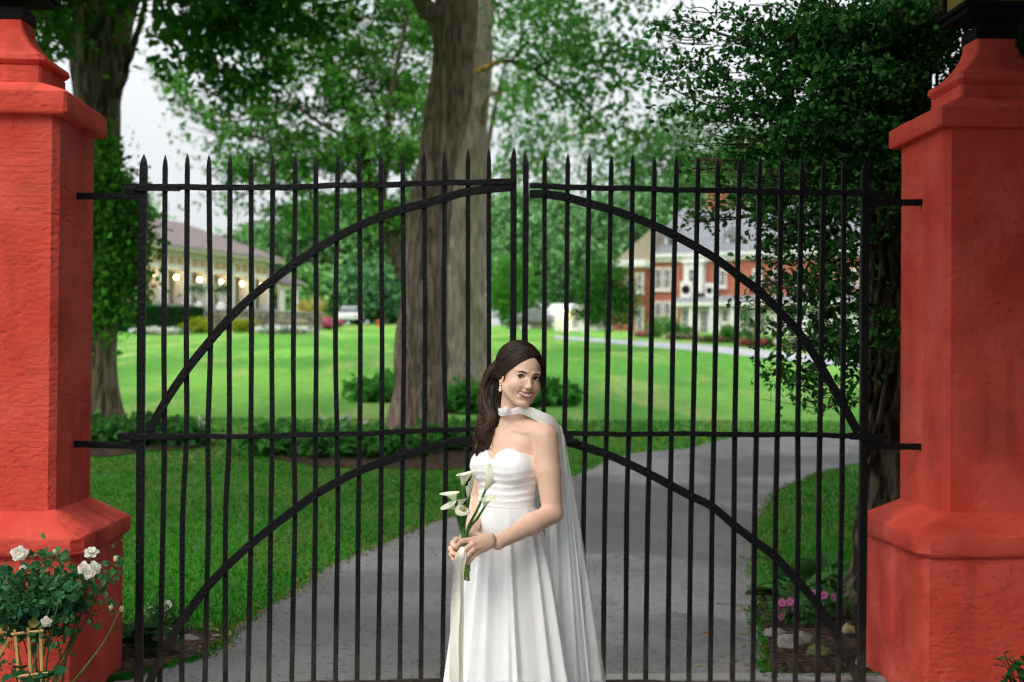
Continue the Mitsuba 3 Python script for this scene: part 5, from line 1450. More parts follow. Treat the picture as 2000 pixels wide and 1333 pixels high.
pr_leaf = []
for j in range(5):
    q = R(820 + j)
    a_ = np.array([[0., 0, 0]])
    mm, kk = leaves(q, a_, .034, 1.0, .72, fine=True)
    pr_leaf.append(mikit.ply(mm, 'm_leaf_gloss', color=tint(q, np.array([.15 + .17 * j]), (.026, .105, .046), (.110, .285, .115), kk)))
leaf_parts(k, pos[order[:280]], pr_leaf, rr, .25, scale=(.6, 1.25))
mm, kk = leaves(rr, pos[order[280:]], .031, .25, .72, fine=True)
obj('foliage', mm, 'm_leaf_gloss', k, color=tint(rr, tone[order[280:]], (.022, .090, .038), (.090, .245, .09), kk), kind='stuff')


def rose(px, py, dy, rad, nrm, nl, seed, col=(.84, .83, .78), eye=(.74, .66, .42), lab=None):
    q = R(seed)
    c = P(px, py, YR + dy); nrm = np.asarray(nrm, float); nrm /= np.linalg.norm(nrm)
    a = np.cross(nrm, [.3, .2, 1.0]); a /= np.linalg.norm(a); b = np.cross(nrm, a)
    rk = obj('rose', cat_m([(np.array(trimesh.creation.icosphere(2, rad * .22).vertices) + c + nrm * rad * .12, np.array(trimesh.creation.icosphere(2, 1).faces))]), 'm_vc', k, color=np.tile(eye, (162, 1)), smooth=True, label=lab)
    for L in range(nl):
        n = 5
        for i in range(n):
            th = 2 * math.pi * (i + .5 * L) / n + q.uniform(-.15, .15)
            u = a * math.cos(th) + b * math.sin(th); w = np.cross(nrm, u)
            s = rad * (1 - .24 * L) * q.uniform(.88, 1.1)
            t = np.linspace(.04, 1, 7); wd = s * .58 * np.sin(np.pi * np.clip(t, 0, .86) ** .75) ** .8
            x = np.linspace(-1, 1, 6)
            lift = s * ((.25 + .5 * L) * t + (-.28 + .15 * L) * t ** 2.2 + q.uniform(-.05, .1) * t)
            v = c + u * (t * s * (1 - .25 * L))[:, None, None] + w * (wd[:, None] * x[None])[..., None] + nrm * (lift[:, None] + .22 * wd[:, None] * x[None] ** 2 + .05 * s * np.sin(x[None] * 4 + q.uniform(0, 6)) * t[:, None])[..., None]
            cc = np.asarray(eye) * (1 - t[:, None]) ** 3 + np.asarray(col) * (1 - (1 - t[:, None]) ** 3)
            obj('petal', (v.reshape(-1, 3), grid_faces(7, 6)), 'm_leaf', rk, smooth=True, color=np.repeat(cc, 6, 0))


rose(38, 1082, -.10, .036, (.1, -1, .25), 2, 1)
rose(178, 1080, -.06, .033, (.15, -.55, .9), 2, 2)
rose(163, 1110, -.10, .030, (-.3, -1, .4), 3, 3)
rose(184, 1110, -.09, .029, (.4, -1, .3), 3, 4)
rose(174, 1120, -.11, .028, (0, -1, -.1), 2, 6)
rose(91, 1215, -.11, .024, (.1, -1, .1), 3, 7)
rose(45, 1110, -.06, .018, (.1, -.3, 1), 2, 8)
rose(66, 1217, -.11, .024, (.1, -1, -.2), 2, 9, (.55, .42, .16), (.40, .26, .08), 'withered yellow brown rose')
for px, py in ((107, 1079), (226, 1092), (107, 1182), (238, 1190), (217, 1186)):
    m = trimesh.creation.icosphere(2, .010)
    obj('bud', (np.array(m.vertices) * [1, 1, 1.4] + P(px, py, YR - .05), np.array(m.faces)), 'm_vc', k, smooth=True, color=np.tile((.50, .42, .22), (162, 1)))

# ---- the bamboo plant support in it
scene['m_bamboo'] = bumped(principled(proc(lambda p, n, uv: mix((.36, .20, .055), (.52, .33, .11), noise(p.x * 60, p.y * 60, p.z * 7))), .5), lambda p, n, uv: fbm(p.x * 90, p.y * 90, p.z * 8, 2) * .004)
k = thing('plant_support', 'small tan bamboo trellis stuck in the ground below the rose bush', 'trellis')
YT = 6.02
for a, b in (((29, 1230), (43, 1400)), ((55, 1226), (65, 1420)), ((79, 1224), (85, 1420))):
    q = [P(*a, YT), P((a[0] + b[0]) / 2, (a[1] + b[1]) / 2, YT), P(*b, YT)]
    q[2][2] = min(q[2][2], -.02)
    obj('upright', sweep_bar(q, .0125, .010, n=14, seed=3), 'm_bamboo', k, smooth=30)
for a, b in (((22, 1239), (85, 1232)), ((30, 1322), (94, 1315))):
    p0, p1 = P(*a, YT - .012), P(*b, YT - .012)
    d_ = (p1 - p0) / np.linalg.norm(p1 - p0); w_ = np.cross(d_, [0, 1, 0])
    m = tube(np.array([p0, (p0 + p1) / 2, p1]), .0065, 6)
    obj('crosspiece', m, 'm_bamboo', k, smooth=30)
for a, b in (((-6, 1225), (12, 1238)), ((-5, 1285), (20, 1245)), ((-5, 1255), (5, 1240))):
    obj('slat', sweep_bar([P(*a, YT + .03), P((a[0] + b[0]) / 2, (a[1] + b[1]) / 2, YT + .03), P(*b, YT + .03)], .014, .008, n=8), 'm_bamboo', k, smooth=30)

g = P(70, 1500, 5.98); g = np.array([g[0], 5.98, 0.0])
k = thing('low_plant', 'low plant with dark pointed leaves in front of the bamboo trellis', 'plant')
q = R(88)
for i, (px, py) in enumerate([(30, 1318), (45, 1325), (58, 1312), (70, 1328), (85, 1320), (98, 1310), (108, 1322), (120, 1318), (20, 1335), (92, 1335), (55, 1340), (110, 1340), (38, 1308), (75, 1340)]):
    e = P(px, py, 5.98 + q.uniform(-.08, .08))
    d_ = np.array([q.normal(0, .6), q.normal(-.4, .4), .3])
    v, f = big_leaf(e, d_, .085, .055, .5, .25, 8, 6, .05, i)
    obj('leaf', (v, f), 'm_leaf_gloss', k, smooth=True, color=np.tile(np.array([.020, .075, .030]) * q.uniform(.7, 1.7), (48, 1)))
    obj('stalk', tube(smooth_path([g + [q.normal(0, .04), 0, 0], (g + e) / 2, e], 8), .003, 5), 'm_vc', k, color=np.tile([.05, .10, .03], (42, 1)))

k = thing('low_plant', 'leafy green shrub tip in the lower right corner, in front of the right pillar', 'plant')
q = R(98)
yb = 6.1
g = P(1990, 1500, yb); g = np.array([g[0], yb, 0.0])
for i in range(46):
    px, py = 1990 + q.normal(0, 26), 1310 + q.normal(0, 26)
    if py < 1262 + abs(px - 1992) * .45: py = 1262 + abs(px - 1992) * .6 + q.uniform(0, 40)
    e = P(px, py, yb + q.uniform(-.1, .1))
    v, f = big_leaf(e, [q.normal(-.2, .7), q.normal(-.5, .4), q.normal(.1, .4)], .055, .032, .4, .25, 7, 5, .05, i)
    obj('leaf', (v, f), 'm_leaf_gloss', k, smooth=True, color=np.tile(np.array([.022, .085, .022]) * q.uniform(.6, 1.9), (35, 1)))
    if i % 4 == 0:
        obj('stalk', tube(smooth_path([g, (g + e) / 2 + [.02, 0, .03], e], 8), .003, 5), 'm_bark_dark', k)

# ------------------------------------------------------------------ the bride
YB = 5.24
HEAD_W = None


def B(px, py, dy=0.0):
    """A point of the bride: seen at this pixel, dy metres behind her middle plane."""
    return P(px, py, YB + dy)


class Grid:
    """A signed distance field on a grid: shapes are blended in, the skin is drawn where it is zero."""
    def __init__(s, lo, hi, h):
        s.lo, s.h = np.asarray(lo, float), h
        s.n = np.ceil((np.asarray(hi) - s.lo) / h).astype(int) + 1
        s.F = np.full(s.n, 0.2, np.float32)

    def window(s, lo, hi):
        a = np.clip(np.floor((np.asarray(lo) - s.lo) / s.h).astype(int), 0, s.n)
        b = np.clip(np.ceil((np.asarray(hi) - s.lo) / s.h).astype(int) + 1, 0, s.n)
        return a, b

    def points(s, a, b):
        g = [s.lo[k] + s.h * np.arange(a[k], b[k]) for k in range(3)]
        return np.stack(np.meshgrid(*g, indexing='ij'), -1)

    def add(s, prim, k=0.01, op='add'):
        fn, lo, hi = prim
        m = k + 2.5 * s.h
        a, b = s.window(np.asarray(lo) - m, np.asarray(hi) + m)
        if (b <= a).any(): return
        sl = tuple(slice(a[i], b[i]) for i in range(3))
        d = fn(s.points(a, b)).astype(np.float32)
        f = s.F[sl]
        if op == 'add':
            hh = np.clip(.5 + .5 * (f - d) / k, 0, 1)
            s.F[sl] = f * (1 - hh) + d * hh - k * hh * (1 - hh)
        elif op == 'sub':
            hh = np.clip(.5 - .5 * (f + d) / k, 0, 1)
            s.F[sl] = f * (1 - hh) - d * hh + k * hh * (1 - hh)

    def sample(s, p):
        q = (np.asarray(p) - s.lo) / s.h
        return map_coordinates(s.F, q.reshape(-1, 3).T, order=1, mode='nearest').reshape(q.shape[:-1])

    def mesh(s, F=None):
        return surface_nets(s.F if F is None else F, s.lo, s.h)


def surface_nets(F, lo, h):
    ins = F < 0
    n = np.array(F.shape)
    cell = lambda i: (i[:, 0] * n[1] + i[:, 1]) * n[2] + i[:, 2]
    ids, pts, quads = [], [], []
    for ax in range(3):
        sl0 = [slice(None)] * 3; sl1 = [slice(None)] * 3
        sl0[ax] = slice(0, -1); sl1[ax] = slice(1, None)
        i = np.argwhere(ins[tuple(sl0)] != ins[tuple(sl1)])
        o1, o2 = [(1, 2), (2, 0), (0, 1)][ax]
        ok = (i[:, o1] > 0) & (i[:, o2] > 0) & (i[:, o1] < n[o1] - 1) & (i[:, o2] < n[o2] - 1)
        i = i[ok]
        j = i.copy(); j[:, ax] += 1
        f0, f1 = F[tuple(i.T)], F[tuple(j.T)]
        p = i.astype(float); p[:, ax] += f0 / (f0 - f1)
        e1 = np.zeros(3, int); e1[o1] = 1
        e2 = np.zeros(3, int); e2[o2] = 1
        c = [cell(i - e1 - e2), cell(i - e2), cell(i), cell(i - e1)]
        for q in c:
            ids.append(q); pts.append(p)
        c = np.stack(c, 1)
        flip = f0 > 0
        c[flip] = c[flip][:, ::-1]
        quads.append(c)
    ids = np.concatenate(ids); pts = np.concatenate(pts)
    u, inv = np.unique(ids, return_inverse=True)
    cnt = np.bincount(inv)
    v = np.stack([np.bincount(inv, pts[:, k]) / cnt for k in range(3)], 1) * h + lo
    q = np.searchsorted(u, np.vstack(quads))
    f = np.vstack([q[:, [0, 1, 2]], q[:, [0, 2, 3]]])
    return v, f


def capsule(a, b, ra, rb):
    a, b = np.asarray(a, float), np.asarray(b, float)
    d = b - a; L = d @ d + 1e-12

    def fn(p):
        t = np.clip(((p - a) @ d) / L, 0, 1)
        return np.linalg.norm(p - a - t[..., None] * d, axis=-1) - (ra + (rb - ra) * t)
    r = max(ra, rb)
    return fn, np.minimum(a, b) - r, np.maximum(a, b) + r


def ellipsoid(c, R3, rad):
    c, rad = np.asarray(c, float), np.asarray(rad, float)
    R3 = np.asarray(R3, float)

    def fn(p):
        q = (p - c) @ R3
        k0 = np.linalg.norm(q / rad, axis=-1); k1 = np.linalg.norm(q / rad ** 2, axis=-1) + 1e-9
        return k0 * (k0 - 1) / k1
    e = np.sqrt(((R3 * rad) ** 2).sum(1))
    return fn, c - e, c + e


def chain(g, pts, radii, k=.006):
    for i in range(len(pts) - 1):
        g.add(capsule(pts[i], pts[i + 1], radii[i], radii[i + 1]), k if i else k)


PER = thing('person', 'bride in a white satin gown and long tulle veil holding calla lilies before the gate', 'person')

# ---- frames of head and trunk: columns l (her left), f (forwards), u (up)
def frame_of(yaw, roll, pitch=0.0):
    """yaw: how far she faces to the right of the picture; roll: how far the crown leans to the right."""
    f = np.array([math.sin(yaw), -math.cos(yaw), 0.0])
    l = np.array([math.cos(yaw), math.sin(yaw), 0.0])
    u = np.array([0, 0, 1.0])
    f, u = f * math.cos(pitch) + u * math.sin(pitch), u * math.cos(pitch) - f * math.sin(pitch)
    # lean in the picture plane
    ax = np.array([0, 1.0, 0]); c, s_ = math.cos(roll), math.sin(roll)
    rotv = lambda w: w * c + np.cross(ax, w) * s_ + ax * (ax @ w) * (1 - c)
    return np.column_stack([rotv(l), rotv(f), rotv(u)])


HR = frame_of(math.radians(21), math.radians(9.0), math.radians(-2))
HC = B(1016, 743, -0.015)
h2w = lambda l, f, u: HC + HR @ np.array([l, f, u])
TR = frame_of(math.radians(-36), math.radians(1.5))
TC = B(995, 905, 0.0)
t2w = lambda l, f, u: TC + TR @ np.array([l, f, u])

# ---- head
gh = Grid(HC - [.125, .15, .165], HC + [.125, .15, .165], .0017)
E = lambda l, f, u, a, b, c: ellipsoid(h2w(l, f, u), HR, (a, b, c))
C = lambda p, q, a, b: capsule(h2w(*p), h2w(*q), a, b)
gh.add(E(0, -.012, .040, .069, .090, .082), .01)
gh.add(E(0, .026, -.018, .0585, .056, .070), .02)
gh.add(E(0, .016, -.040, .050, .050, .046), .02)
for s in (-1, 1):
    gh.add(C((s * .051, .002, -.034), (s * .016, .058, -.077), .018, .0125), .018)
    gh.add(E(s * .034, .053, -.020, .024, .020, .021), .020)
    gh.add(C((s * .010, .0770, .0335), (s * .044, .059, .036), .0065, .0055), .010)
gh.add(E(0, .066, -.079, .018, .0145, .0135), .013)
gh.add(E(0, .062, -.044, .030, .0225, .023), .013)
gh.add(C((0, .0750, .026), (0, .0940, -.013), .0056, .0074), .012)
gh.add(E(0, .0950, -.0150, .0090, .0085, .0078), .007)
for s in (-1, 1):
    gh.add(E(s * .0108, .0875, -.0185, .0060, .0085, .0062), .005)
EYES = {s: np.array([s * .0305, .0585, .0170]) for s in (-1, 1)}
for s in (-1, 1):
    gh.add(E(s * .0310, .0800, .0185, .0165, .0105, .0105), .009, 'sub')
    gh.add(ellipsoid(h2w(*EYES[s]), HR, (.0150, .0138, .0125)), .004)
    gh.add(E(s * .0300, .0735, .0168, .0132, .0100, .0054), .0012, 'sub')
for s in (-1, 1):
    gh.add(E(s * .0070, .0925, -.0240, .0026, .0042, .0018), .002, 'sub')
# ear
gh.add(E(-.0695, -.012, -.002, .006, .0155, .028), .004)
gh.add(E(-.0745, -.010, .002, .004, .009, .017), .004, 'sub')
gh.add(E(.0695, -.012, -.002, .006, .0155, .028), .004)
def surf_f(g, l, u):
    ff = np.linspace(.13, .0, 400)
    q = (HC + l * HR[:, 0] + u * HR[:, 2] + ff[:, None] * HR[:, 1] - g.lo) / g.h
    return ff[np.argmax(map_coordinates(g.F, q.T, order=1, mode='nearest') < 0)]


# smile folds beside the nose, and the hollow under the lower lip
for s in (-1, 1):
    q = [(s * (.0165 + .0165 * t_), -.021 - .030 * t_) for t_ in (0, .35, .7, 1)]
    w = [(a_, surf_f(gh, a_, b_) + .0024, b_) for a_, b_ in q]
    for a_, b_ in zip(w[:-1], w[1:]):
        gh.add(C(a_, b_, .0027, .0027), .0085, 'sub')
a_ = surf_f(gh, 0, -.0625)
gh.add(C((-.011, a_ + .0035, -.0625), (.011, a_ + .0035, -.0625), .0045, .0045), .010, 'sub')
FULL = gh.F.copy()


def smile(l): return -.0456 + .0064 * (l / .030) ** 2


# open smile: a bent slit
def mouth_fn(p):
    q = (p - HC) @ HR
    l, f, u = q[..., 0], q[..., 1], q[..., 2]
    uu = u - smile(l)
    k0 = np.sqrt((l / .0330) ** 2 + ((f - .086) / .018) ** 2 + (uu / .0082) ** 2)
    k1 = np.sqrt((l / .0330 ** 2) ** 2 + ((f - .086) / .018 ** 2) ** 2 + (uu / .0082 ** 2) ** 2) + 1e-9
    return k0 * (k0 - 1) / k1


mc = h2w(0, .086, -.042)
gh.add((mouth_fn, mc - .04, mc + .04), .0015, 'sub')


def face_f(l, u, F=None):
    """How far forward the face is at (l, u): the surface found along the head's own axis."""
    ff = np.linspace(.13, .0, 400)
    p = HC + l * HR[:, 0] + u * HR[:, 2] + ff[:, None] * HR[:, 1]
    q = (p - gh.lo) / gh.h
    d = map_coordinates(FULL, q.T, order=1, mode='nearest')
    i = np.argmax(d < 0)
    return ff[i]


# ---- neck, trunk, arms and hands
lo = B(880, 1115, -.36); hi = B(1120, 770, .26)
lo = np.minimum(lo, hi) - [.07, .0, .03]; hi = np.maximum(hi, lo) + [.07, 0, .03]
gb = Grid([B(870, 900)[0], YB - .36, B(900, 1125)[2]], [B(1135, 900)[0], YB + .26, B(900, 770)[2]], .0024)
nb, nt = B(1000, 838, .02), B(1006, 778, .000)
Et = lambda l, f, u, a, b, c: ellipsoid(t2w(l, f, u), TR, (a, b, c))
torso = [(Et(0, .005, -.02, .123, .086, .150), .02), (Et(0, .010, -.145, .105, .080, .10), .03), (Et(0, -.005, .075, .126, .062, .055), .03),
         (Et(.064, .062, -.010, .056, .043, .053), .028), (Et(-.064, .062, -.010, .056, .043, .053), .028), (Et(0, .000, -.24, .130, .100, .09), .04)]
for pr_, kk_ in torso: gb.add(pr_, kk_)
gt = Grid(gb.lo, gb.lo + (gb.n - 1) * gb.h, gb.h)          # the trunk alone, for the bodice
for pr_, kk_ in torso: gt.add(pr_, kk_)
gb.add(capsule(nb, nt, .047, .044), .03)
LS, RS = t2w(.147, -.004, .102), t2w(-.120, -.03, .070)
gb.add(capsule(nb + [0, 0, .010], LS + [0, 0, .012], .044, .043), .03)
gb.add(capsule(nb + [0, 0, .005], RS + [0, 0, .012], .042, .040), .03)
# collar bones
for sd in (-1, 1):
    w = []
    for t_ in np.linspace(0, 1, 6):
        a_, b_ = sd * (.014 + .105 * t_), .112 + .018 * t_ + .006 * math.sin(t_ * 6)
        ff2 = np.linspace(.2, -.05, 400)
        p = TC + a_ * TR[:, 0] + b_ * TR[:, 2] + ff2[:, None] * TR[:, 1]
        hit = gb.sample(p) < 0
        if hit.any() and abs(a_) < .10: w.append(p[np.argmax(hit)] - .0035 * TR[:, 1])
    for a_, b_ in zip(w[:-1], w[1:]):
        gb.add(capsule(a_, b_, .0040, .0040), .012)
# her left arm, bent across the waist
LE = B(1079, 1003, -.13)
LW = B(972, 1060, -.275)
gb.add(capsule(LS, LS * .55 + LE * .45, .0485, .0435), .010)
gb.add(capsule(LS * .55 + LE * .45, LE, .0445, .036), .015)
gb.add(capsule(LE, LE * .62 + LW * .38, .037, .0375), .012)
gb.add(capsule(LE * .62 + LW * .38, LW, .0375, .0245), .012)
gb.add(ellipsoid(LW, np.eye(3), (.023, .020, .021)), .014)
# her right arm, behind the trunk
RE = B(934, 985, .11)
RW = B(913, 1050, -.17)
gb.add(capsule(RS, RE, .044, .035), .015)
gb.add(capsule(RE, RE * .6 + RW * .4, .036, .036), .012)
gb.add(capsule(RE * .6 + RW * .4, RW, .036, .0245), .012)
# left hand: palm, four fingers round the stems, thumb behind
STEM = B(906, 1068, -.285)
D_L = -.335
def finger(pts, r): chain(gb, [B(*q) for q in pts], r, .0035)
kn = [(926, 1054, -.322), (923, 1063, -.338), (925, 1073, -.340), (929, 1082, -.330)]
for (px, py, dz), r in zip(kn, (.0105, .0112, .0108, .0098)):
    gb.add(capsule(B(958, 1056 + (py - 1068) * .45, -.300), B(px, py, dz), .0165, r), .008)
gb.add(ellipsoid(B(942, 1064, -.312), np.column_stack([[1, 0, 0], [0, 1, 0], [0, 0, 1.]]), (.030, .015, .0215)), .012)
finger([(926, 1054, -.322), (903, 1057, -.338), (894, 1066, -.318), (897, 1074, -.296)], (.0105, .0090, .0080, .0068))
finger([(923, 1063, -.338), (907, 1075, -.350), (900, 1085, -.335), (902, 1090, -.312)], (.0108, .0090, .0080, .0068))
finger([(925, 1073, -.340), (914, 1085, -.348), (907, 1093, -.332), (908, 1095, -.308)], (.0104, .0086, .0076, .0064))
finger([(929, 1082, -.330), (921, 1091, -.336), (915, 1100, -.322), (917, 1103, -.304)], (.0092, .0078, .0068, .0058))
finger([(950, 1052, -.285), (930, 1044, -.272), (912, 1047, -.262), (900, 1052, -.258)], (.0140, .0112, .0095, .0078))
# right hand below and behind it: fingers come round the stems on the left
gb.add(ellipsoid(B(900, 1066, -.215), np.eye(3), (.019, .034, .026)), .012)
gb.add(capsule(RW, B(902, 1064, -.215), .0235, .021), .012)
for q, r in ((((892, 1054, -.235), (884, 1062, -.275), (888, 1068, -.305), (896, 1070, -.312)), (.0108, .0092, .0082, .0070)), (((889, 1064, -.232), (880, 1072, -.272), (884, 1081, -.302), (893, 1084, -.308)), (.0108, .0092, .0082, .0070)),
             (((889, 1074, -.230), (881, 1083, -.268), (886, 1093, -.296), (894, 1097, -.303)), (.0102, .0086, .0076, .0064)), (((892, 1083, -.225), (886, 1094, -.258), (890, 1103, -.284), (897, 1106, -.290)), (.0092, .0078, .0068, .0058))):
    finger(q, r)
finger([(905, 1062, -.205), (914, 1078, -.225), (916, 1095, -.250), (914, 1107, -.262)], (.0135, .0108, .0092, .0076))

# skin of both in one mesh; the join is under the scarf
zcut = B(1000, 803)[2]
vb, fb = gb.mesh()
# head field joined with the neck
gh.F = FULL_OPEN = gh.F
pn = gh.points(np.zeros(3, int), gh.n)
gh.add(capsule(B(999, 812, .02), B(1004, 765, .005), .0445, .043), .016)
vh, fh = gh.mesh()
keep_b = vb[fb][:, :, 2].mean(1) < zcut + .006
fb = fb[keep_b]
keep_h = (vh[fh][:, :, 2].mean(1) > zcut - .012)
fh = fh[keep_h]
SKIN = np.array([.70, .455, .34])


def skin_color(v, face):
    n = meshkit.fbm(v * 38, 3, 3)[:, None]
    n2 = meshkit.fbm(v * 240, 2, 5)[:, None]
    c = SKIN * (.93 + .10 * n + .05 * n2)
    if face:
        q = (v - HC) @ HR
        for s in (-1, 1):
            d = ((q - [s * .040, .060, -.018]) / [.020, .03, .016]); w = np.exp(-(d ** 2).sum(1))[:, None]
            c = c * (1 - .5 * w) + np.array([.62, .29, .225]) * .5 * w
            d = ((q - EYES[s] - [0, .012, .007]) / [.015, .02, .006]); w = np.exp(-(d ** 2).sum(1))[:, None]
            c = c * (1 - .35 * w) + np.array([.40, .22, .17]) * .35 * w
        d = ((q - [0, .1, -.018]) / [.010, .02, .008]); w = np.exp(-(d ** 2).sum(1))[:, None]
        c = c * (1 - .25 * w) + np.array([.62, .30, .235]) * .25 * w
    else:
        # knuckles and elbow a little redder
        for p, r in [(LE, .05)] + [(B(*q), .014) for q in kn]:
            w = np.exp(-(((v - p) / r) ** 2).sum(1))[:, None] * .35
            c = c * (1 - w) + np.array([.58, .27, .20]) * w
        spot = np.clip(meshkit.noise(v * 120, 9) - .90, 0, .1)[:, None] * 4
        c = c * (1 - spot) + np.array([.36, .19, .12]) * spot
    return c


scene['m_skin'] = two(principled(VC, .43, .42, sheen=.15))
body = cat_m([(vb, fb), (vh, fh)])
bcol = np.vstack([skin_color(vb, False), skin_color(vh, True)])
obj('body', body, 'm_skin', PER, smooth=True, color=bcol)

# ---- eyes, lashes, brows, lips, teeth
scene['m_eye'] = principled(VC, .12, .6)
cam_dir = EYE - HC; cam_dir /= np.linalg.norm(cam_dir)
for s in (-1, 1):
    m = trimesh.creation.icosphere(4, .0123)
    v0 = np.array(m.vertices)
    gaze = cam_dir + .00 * HR[:, 0]
    c = (v0 / .0123) @ gaze
    col = np.tile([.66, .63, .60], (len(v0), 1))
    col[c > math.cos(math.radians(33))] = [.022, .014, .010]
    col[c > math.cos(math.radians(29))] = [.060, .036, .024]
    col[c > math.cos(math.radians(13))] = [.006, .005, .005]
    obj('eye', (v0 + h2w(*EYES[s]), np.array(m.faces)), 'm_eye', PER, smooth=True, color=col)
    t = np.linspace(-1, 1, 17)
    up_ = np.array([h2w(EYES[s][0] + .0142 * q, face_f(EYES[s][0] + .0142 * q, .0174 + .0060 * (1 - q * q)) + .0003, .0174 + .0060 * (1 - q * q) - (.0 if q * s < 0 else -.001 * q * q)) for q in t])
    obj('eyelash', tube(up_, .0009 + .0016 * (1 - t ** 2) ** .5, 6), 'm_black', PER, smooth=True)
    dn_ = np.array([h2w(EYES[s][0] + .0125 * q, face_f(EYES[s][0] + .0125 * q, .0160 - .0053 * (1 - q * q)) - .0002, .0160 - .0053 * (1 - q * q)) for q in t])
    obj('lower_eyelash', tube(dn_, .0004 + .0003 * (1 - t ** 2), 5), 'm_hair_dark', PER, smooth=True)
    br = []
    for q in np.linspace(0, 1, 15):
        l = s * (.0125 + .0335 * q); u = .0325 + .0052 * q - .0065 * max(q - .62, 0) / .38 * q
        br.append(h2w(l, face_f(l, u) + .0002, u))
    w = .0027 * np.sin(np.pi * (np.linspace(0, 1, 15) * .86 + .14)) ** .7 + .0002
    obj('eyebrow', tube(np.array(br), w, 6), 'm_brow', PER, smooth=True)
scene['m_hair_dark'] = principled((.022, .013, .009), .55)
scene['m_brow'] = principled((.032, .018, .012), .7, .1)
scene['m_lips'] = principled((.40, .095, .095), .36, .4)
t = np.linspace(-1, 1, 25)
L = .0355
ul = np.array([h2w(q * L, face_f(q * L, smile(q * L) + .0055 * (1 - q * q)) + .0002 - .001 * q * q, smile(q * L) + .0086 * (1 - q * q) + .0010 * (abs(q) < .3) * (abs(q) * 3 - .45)) for q in t])
obj('upper_lip', tube(ul, .0009 + .0019 * (1 - t ** 2) ** .6, 8), 'm_lips', PER, smooth=True)
ll = np.array([h2w(q * L * .96, face_f(q * L * .96, smile(q * L) - .0060 * (1 - q * q)) + .0004 - .001 * q * q, smile(q * L) - .0090 * (1 - q * q)) for q in t])
obj('lower_lip', tube(ll, .0009 + .0028 * (1 - t ** 2) ** .7, 8), 'm_lips', PER, smooth=True)
scene['m_teeth'] = two(principled((.92, .90, .85), .22, .5))
fm = face_f(0, -.0445)
tv, tf = [], []
x = np.linspace(-1, 1, 61); yy = np.linspace(1, -1, 8)
row = []
for b in yy:
    groove = .0005 * (np.abs(np.sin(x * math.pi * 4.0)) < .16)
    row.append(np.array([h2w(q * .0290, fm - .0042 - 9.0 * (q * .0290) ** 2 - .0006 * b * b - g_, smile(q * .0290) + .0012 * (1 - q * q) + b * (.0068 - .0054 * q * q)) for q, g_ in zip(x, groove)]))
obj('teeth', (np.array(row).reshape(-1, 3), grid_faces(8, 61)), 'm_teeth', PER, smooth=True)
scene['m_mouth'] = two(principled((.09, .018, .016), .6))
obj('mouth', (np.array([h2w(q * .031, fm - .0085 - 8.5 * (q * .031) ** 2, smile(q * .031) + b * .0085) for b in (1, .3, -.3, -1) for q in np.linspace(-1, 1, 13)]), grid_faces(4, 13)), 'm_mouth', PER)
# earring
scene['m_pearl'] = principled((.82, .76, .70), .15, .7, clearcoat=.6)
scene['m_gold'] = {'type': 'roughconductor', 'material': 'Au', 'alpha': .18}
ear = h2w(-.0735, -.004, -.026)
ek = obj('earring', tube(np.array([ear + [0, -.004, .004], ear + [-.001, -.005, -.006], ear + [-.001, -.005, -.016]]), .0011, 6), 'm_gold', PER, smooth=True, label='pearl drop earring')
for dz, r in ((-.002, .0034), (-.011, .0042), (-.021, .0056)):
    m = trimesh.creation.icosphere(2, r)
    obj('pearl', (np.array(m.vertices) * [1, 1, 1.25 if r > .005 else 1] + ear + [-.001, -.006, dz], np.array(m.faces)), 'm_pearl', ek, smooth=True)

# ---- hair
def hair_bsdf():
    return two(principled(VC, .42, .22, anisotropic=.4))


scene['m_hair'] = hair_bsdf()
hc_, hr_ = np.array([0, -.024, .046]), np.array([.0800, .0945, .0905])
gg = Grid(HC - [.14, .16, .18], HC + [.14, .16, .18], .0030)
gg.add(ellipsoid(h2w(*hc_), HR, hr_), .01)
gg.add(ellipsoid(h2w(-.008, -.050, .070), HR, (.064, .060, .060)), .03)


def hairline(p):
    q = (p - HC) @ HR
    l, f, u = q[..., 0], q[..., 1], q[..., 2]
    return (f - (.0125 + .95 * (u - .030) - .9 * np.maximum(u - .085, 0) + .010 * np.exp(-((l + .055) / .03) ** 2) + .013 * np.exp(-((l + .034) / .022) ** 2))) * .72


Pg = gg.points(np.zeros(3, int), gg.n)
gg.F = np.maximum(gg.F, hairline(Pg)).astype(np.float32)
qg = (Pg - HC) @ HR
gg.F = np.maximum(gg.F, (-.062 - qg[..., 2]).astype(np.float32))
# gathered twist at the back and the long waves over her right shoulder
HG = [(992, 704, .050), (972, 734, .050), (962, 766, .045), (957, 792, .030), (959, 818, .005), (948, 843, -.015), (951, 866, -.022), (941, 887, -.018), (946, 903, -.012)]
HRAD = [.022, .034, .034, .031, .032, .027, .026, .018, .009]
for i in range(len(HG) - 1):
    gg.add(capsule(B(*HG[i]), B(*HG[i + 1]), HRAD[i] * .72, HRAD[i + 1] * .72), .02)
# behind her left cheek
for a, b, r1, r2 in (((1049, 706, .035), (1050, 742, .050), .020, .013),):
    gg.add(capsule(B(*a), B(*b), r1, r2), .015)
vv, ff_ = gg.mesh()
dk, lt = np.array([.0075, .0048, .0038]), np.array([.088, .048, .029])
nn = meshkit.fbm(vv * [60, 60, 14], 3, 4)[:, None]
obj('hair', (vv, ff_), 'm_hair', PER, smooth=True, color=dk * .8 + (lt - dk) * .22 * nn)
HAIR = PER + '__hair'
rh = R(1234)
sv, sf, sc, off = [], [], [], 0


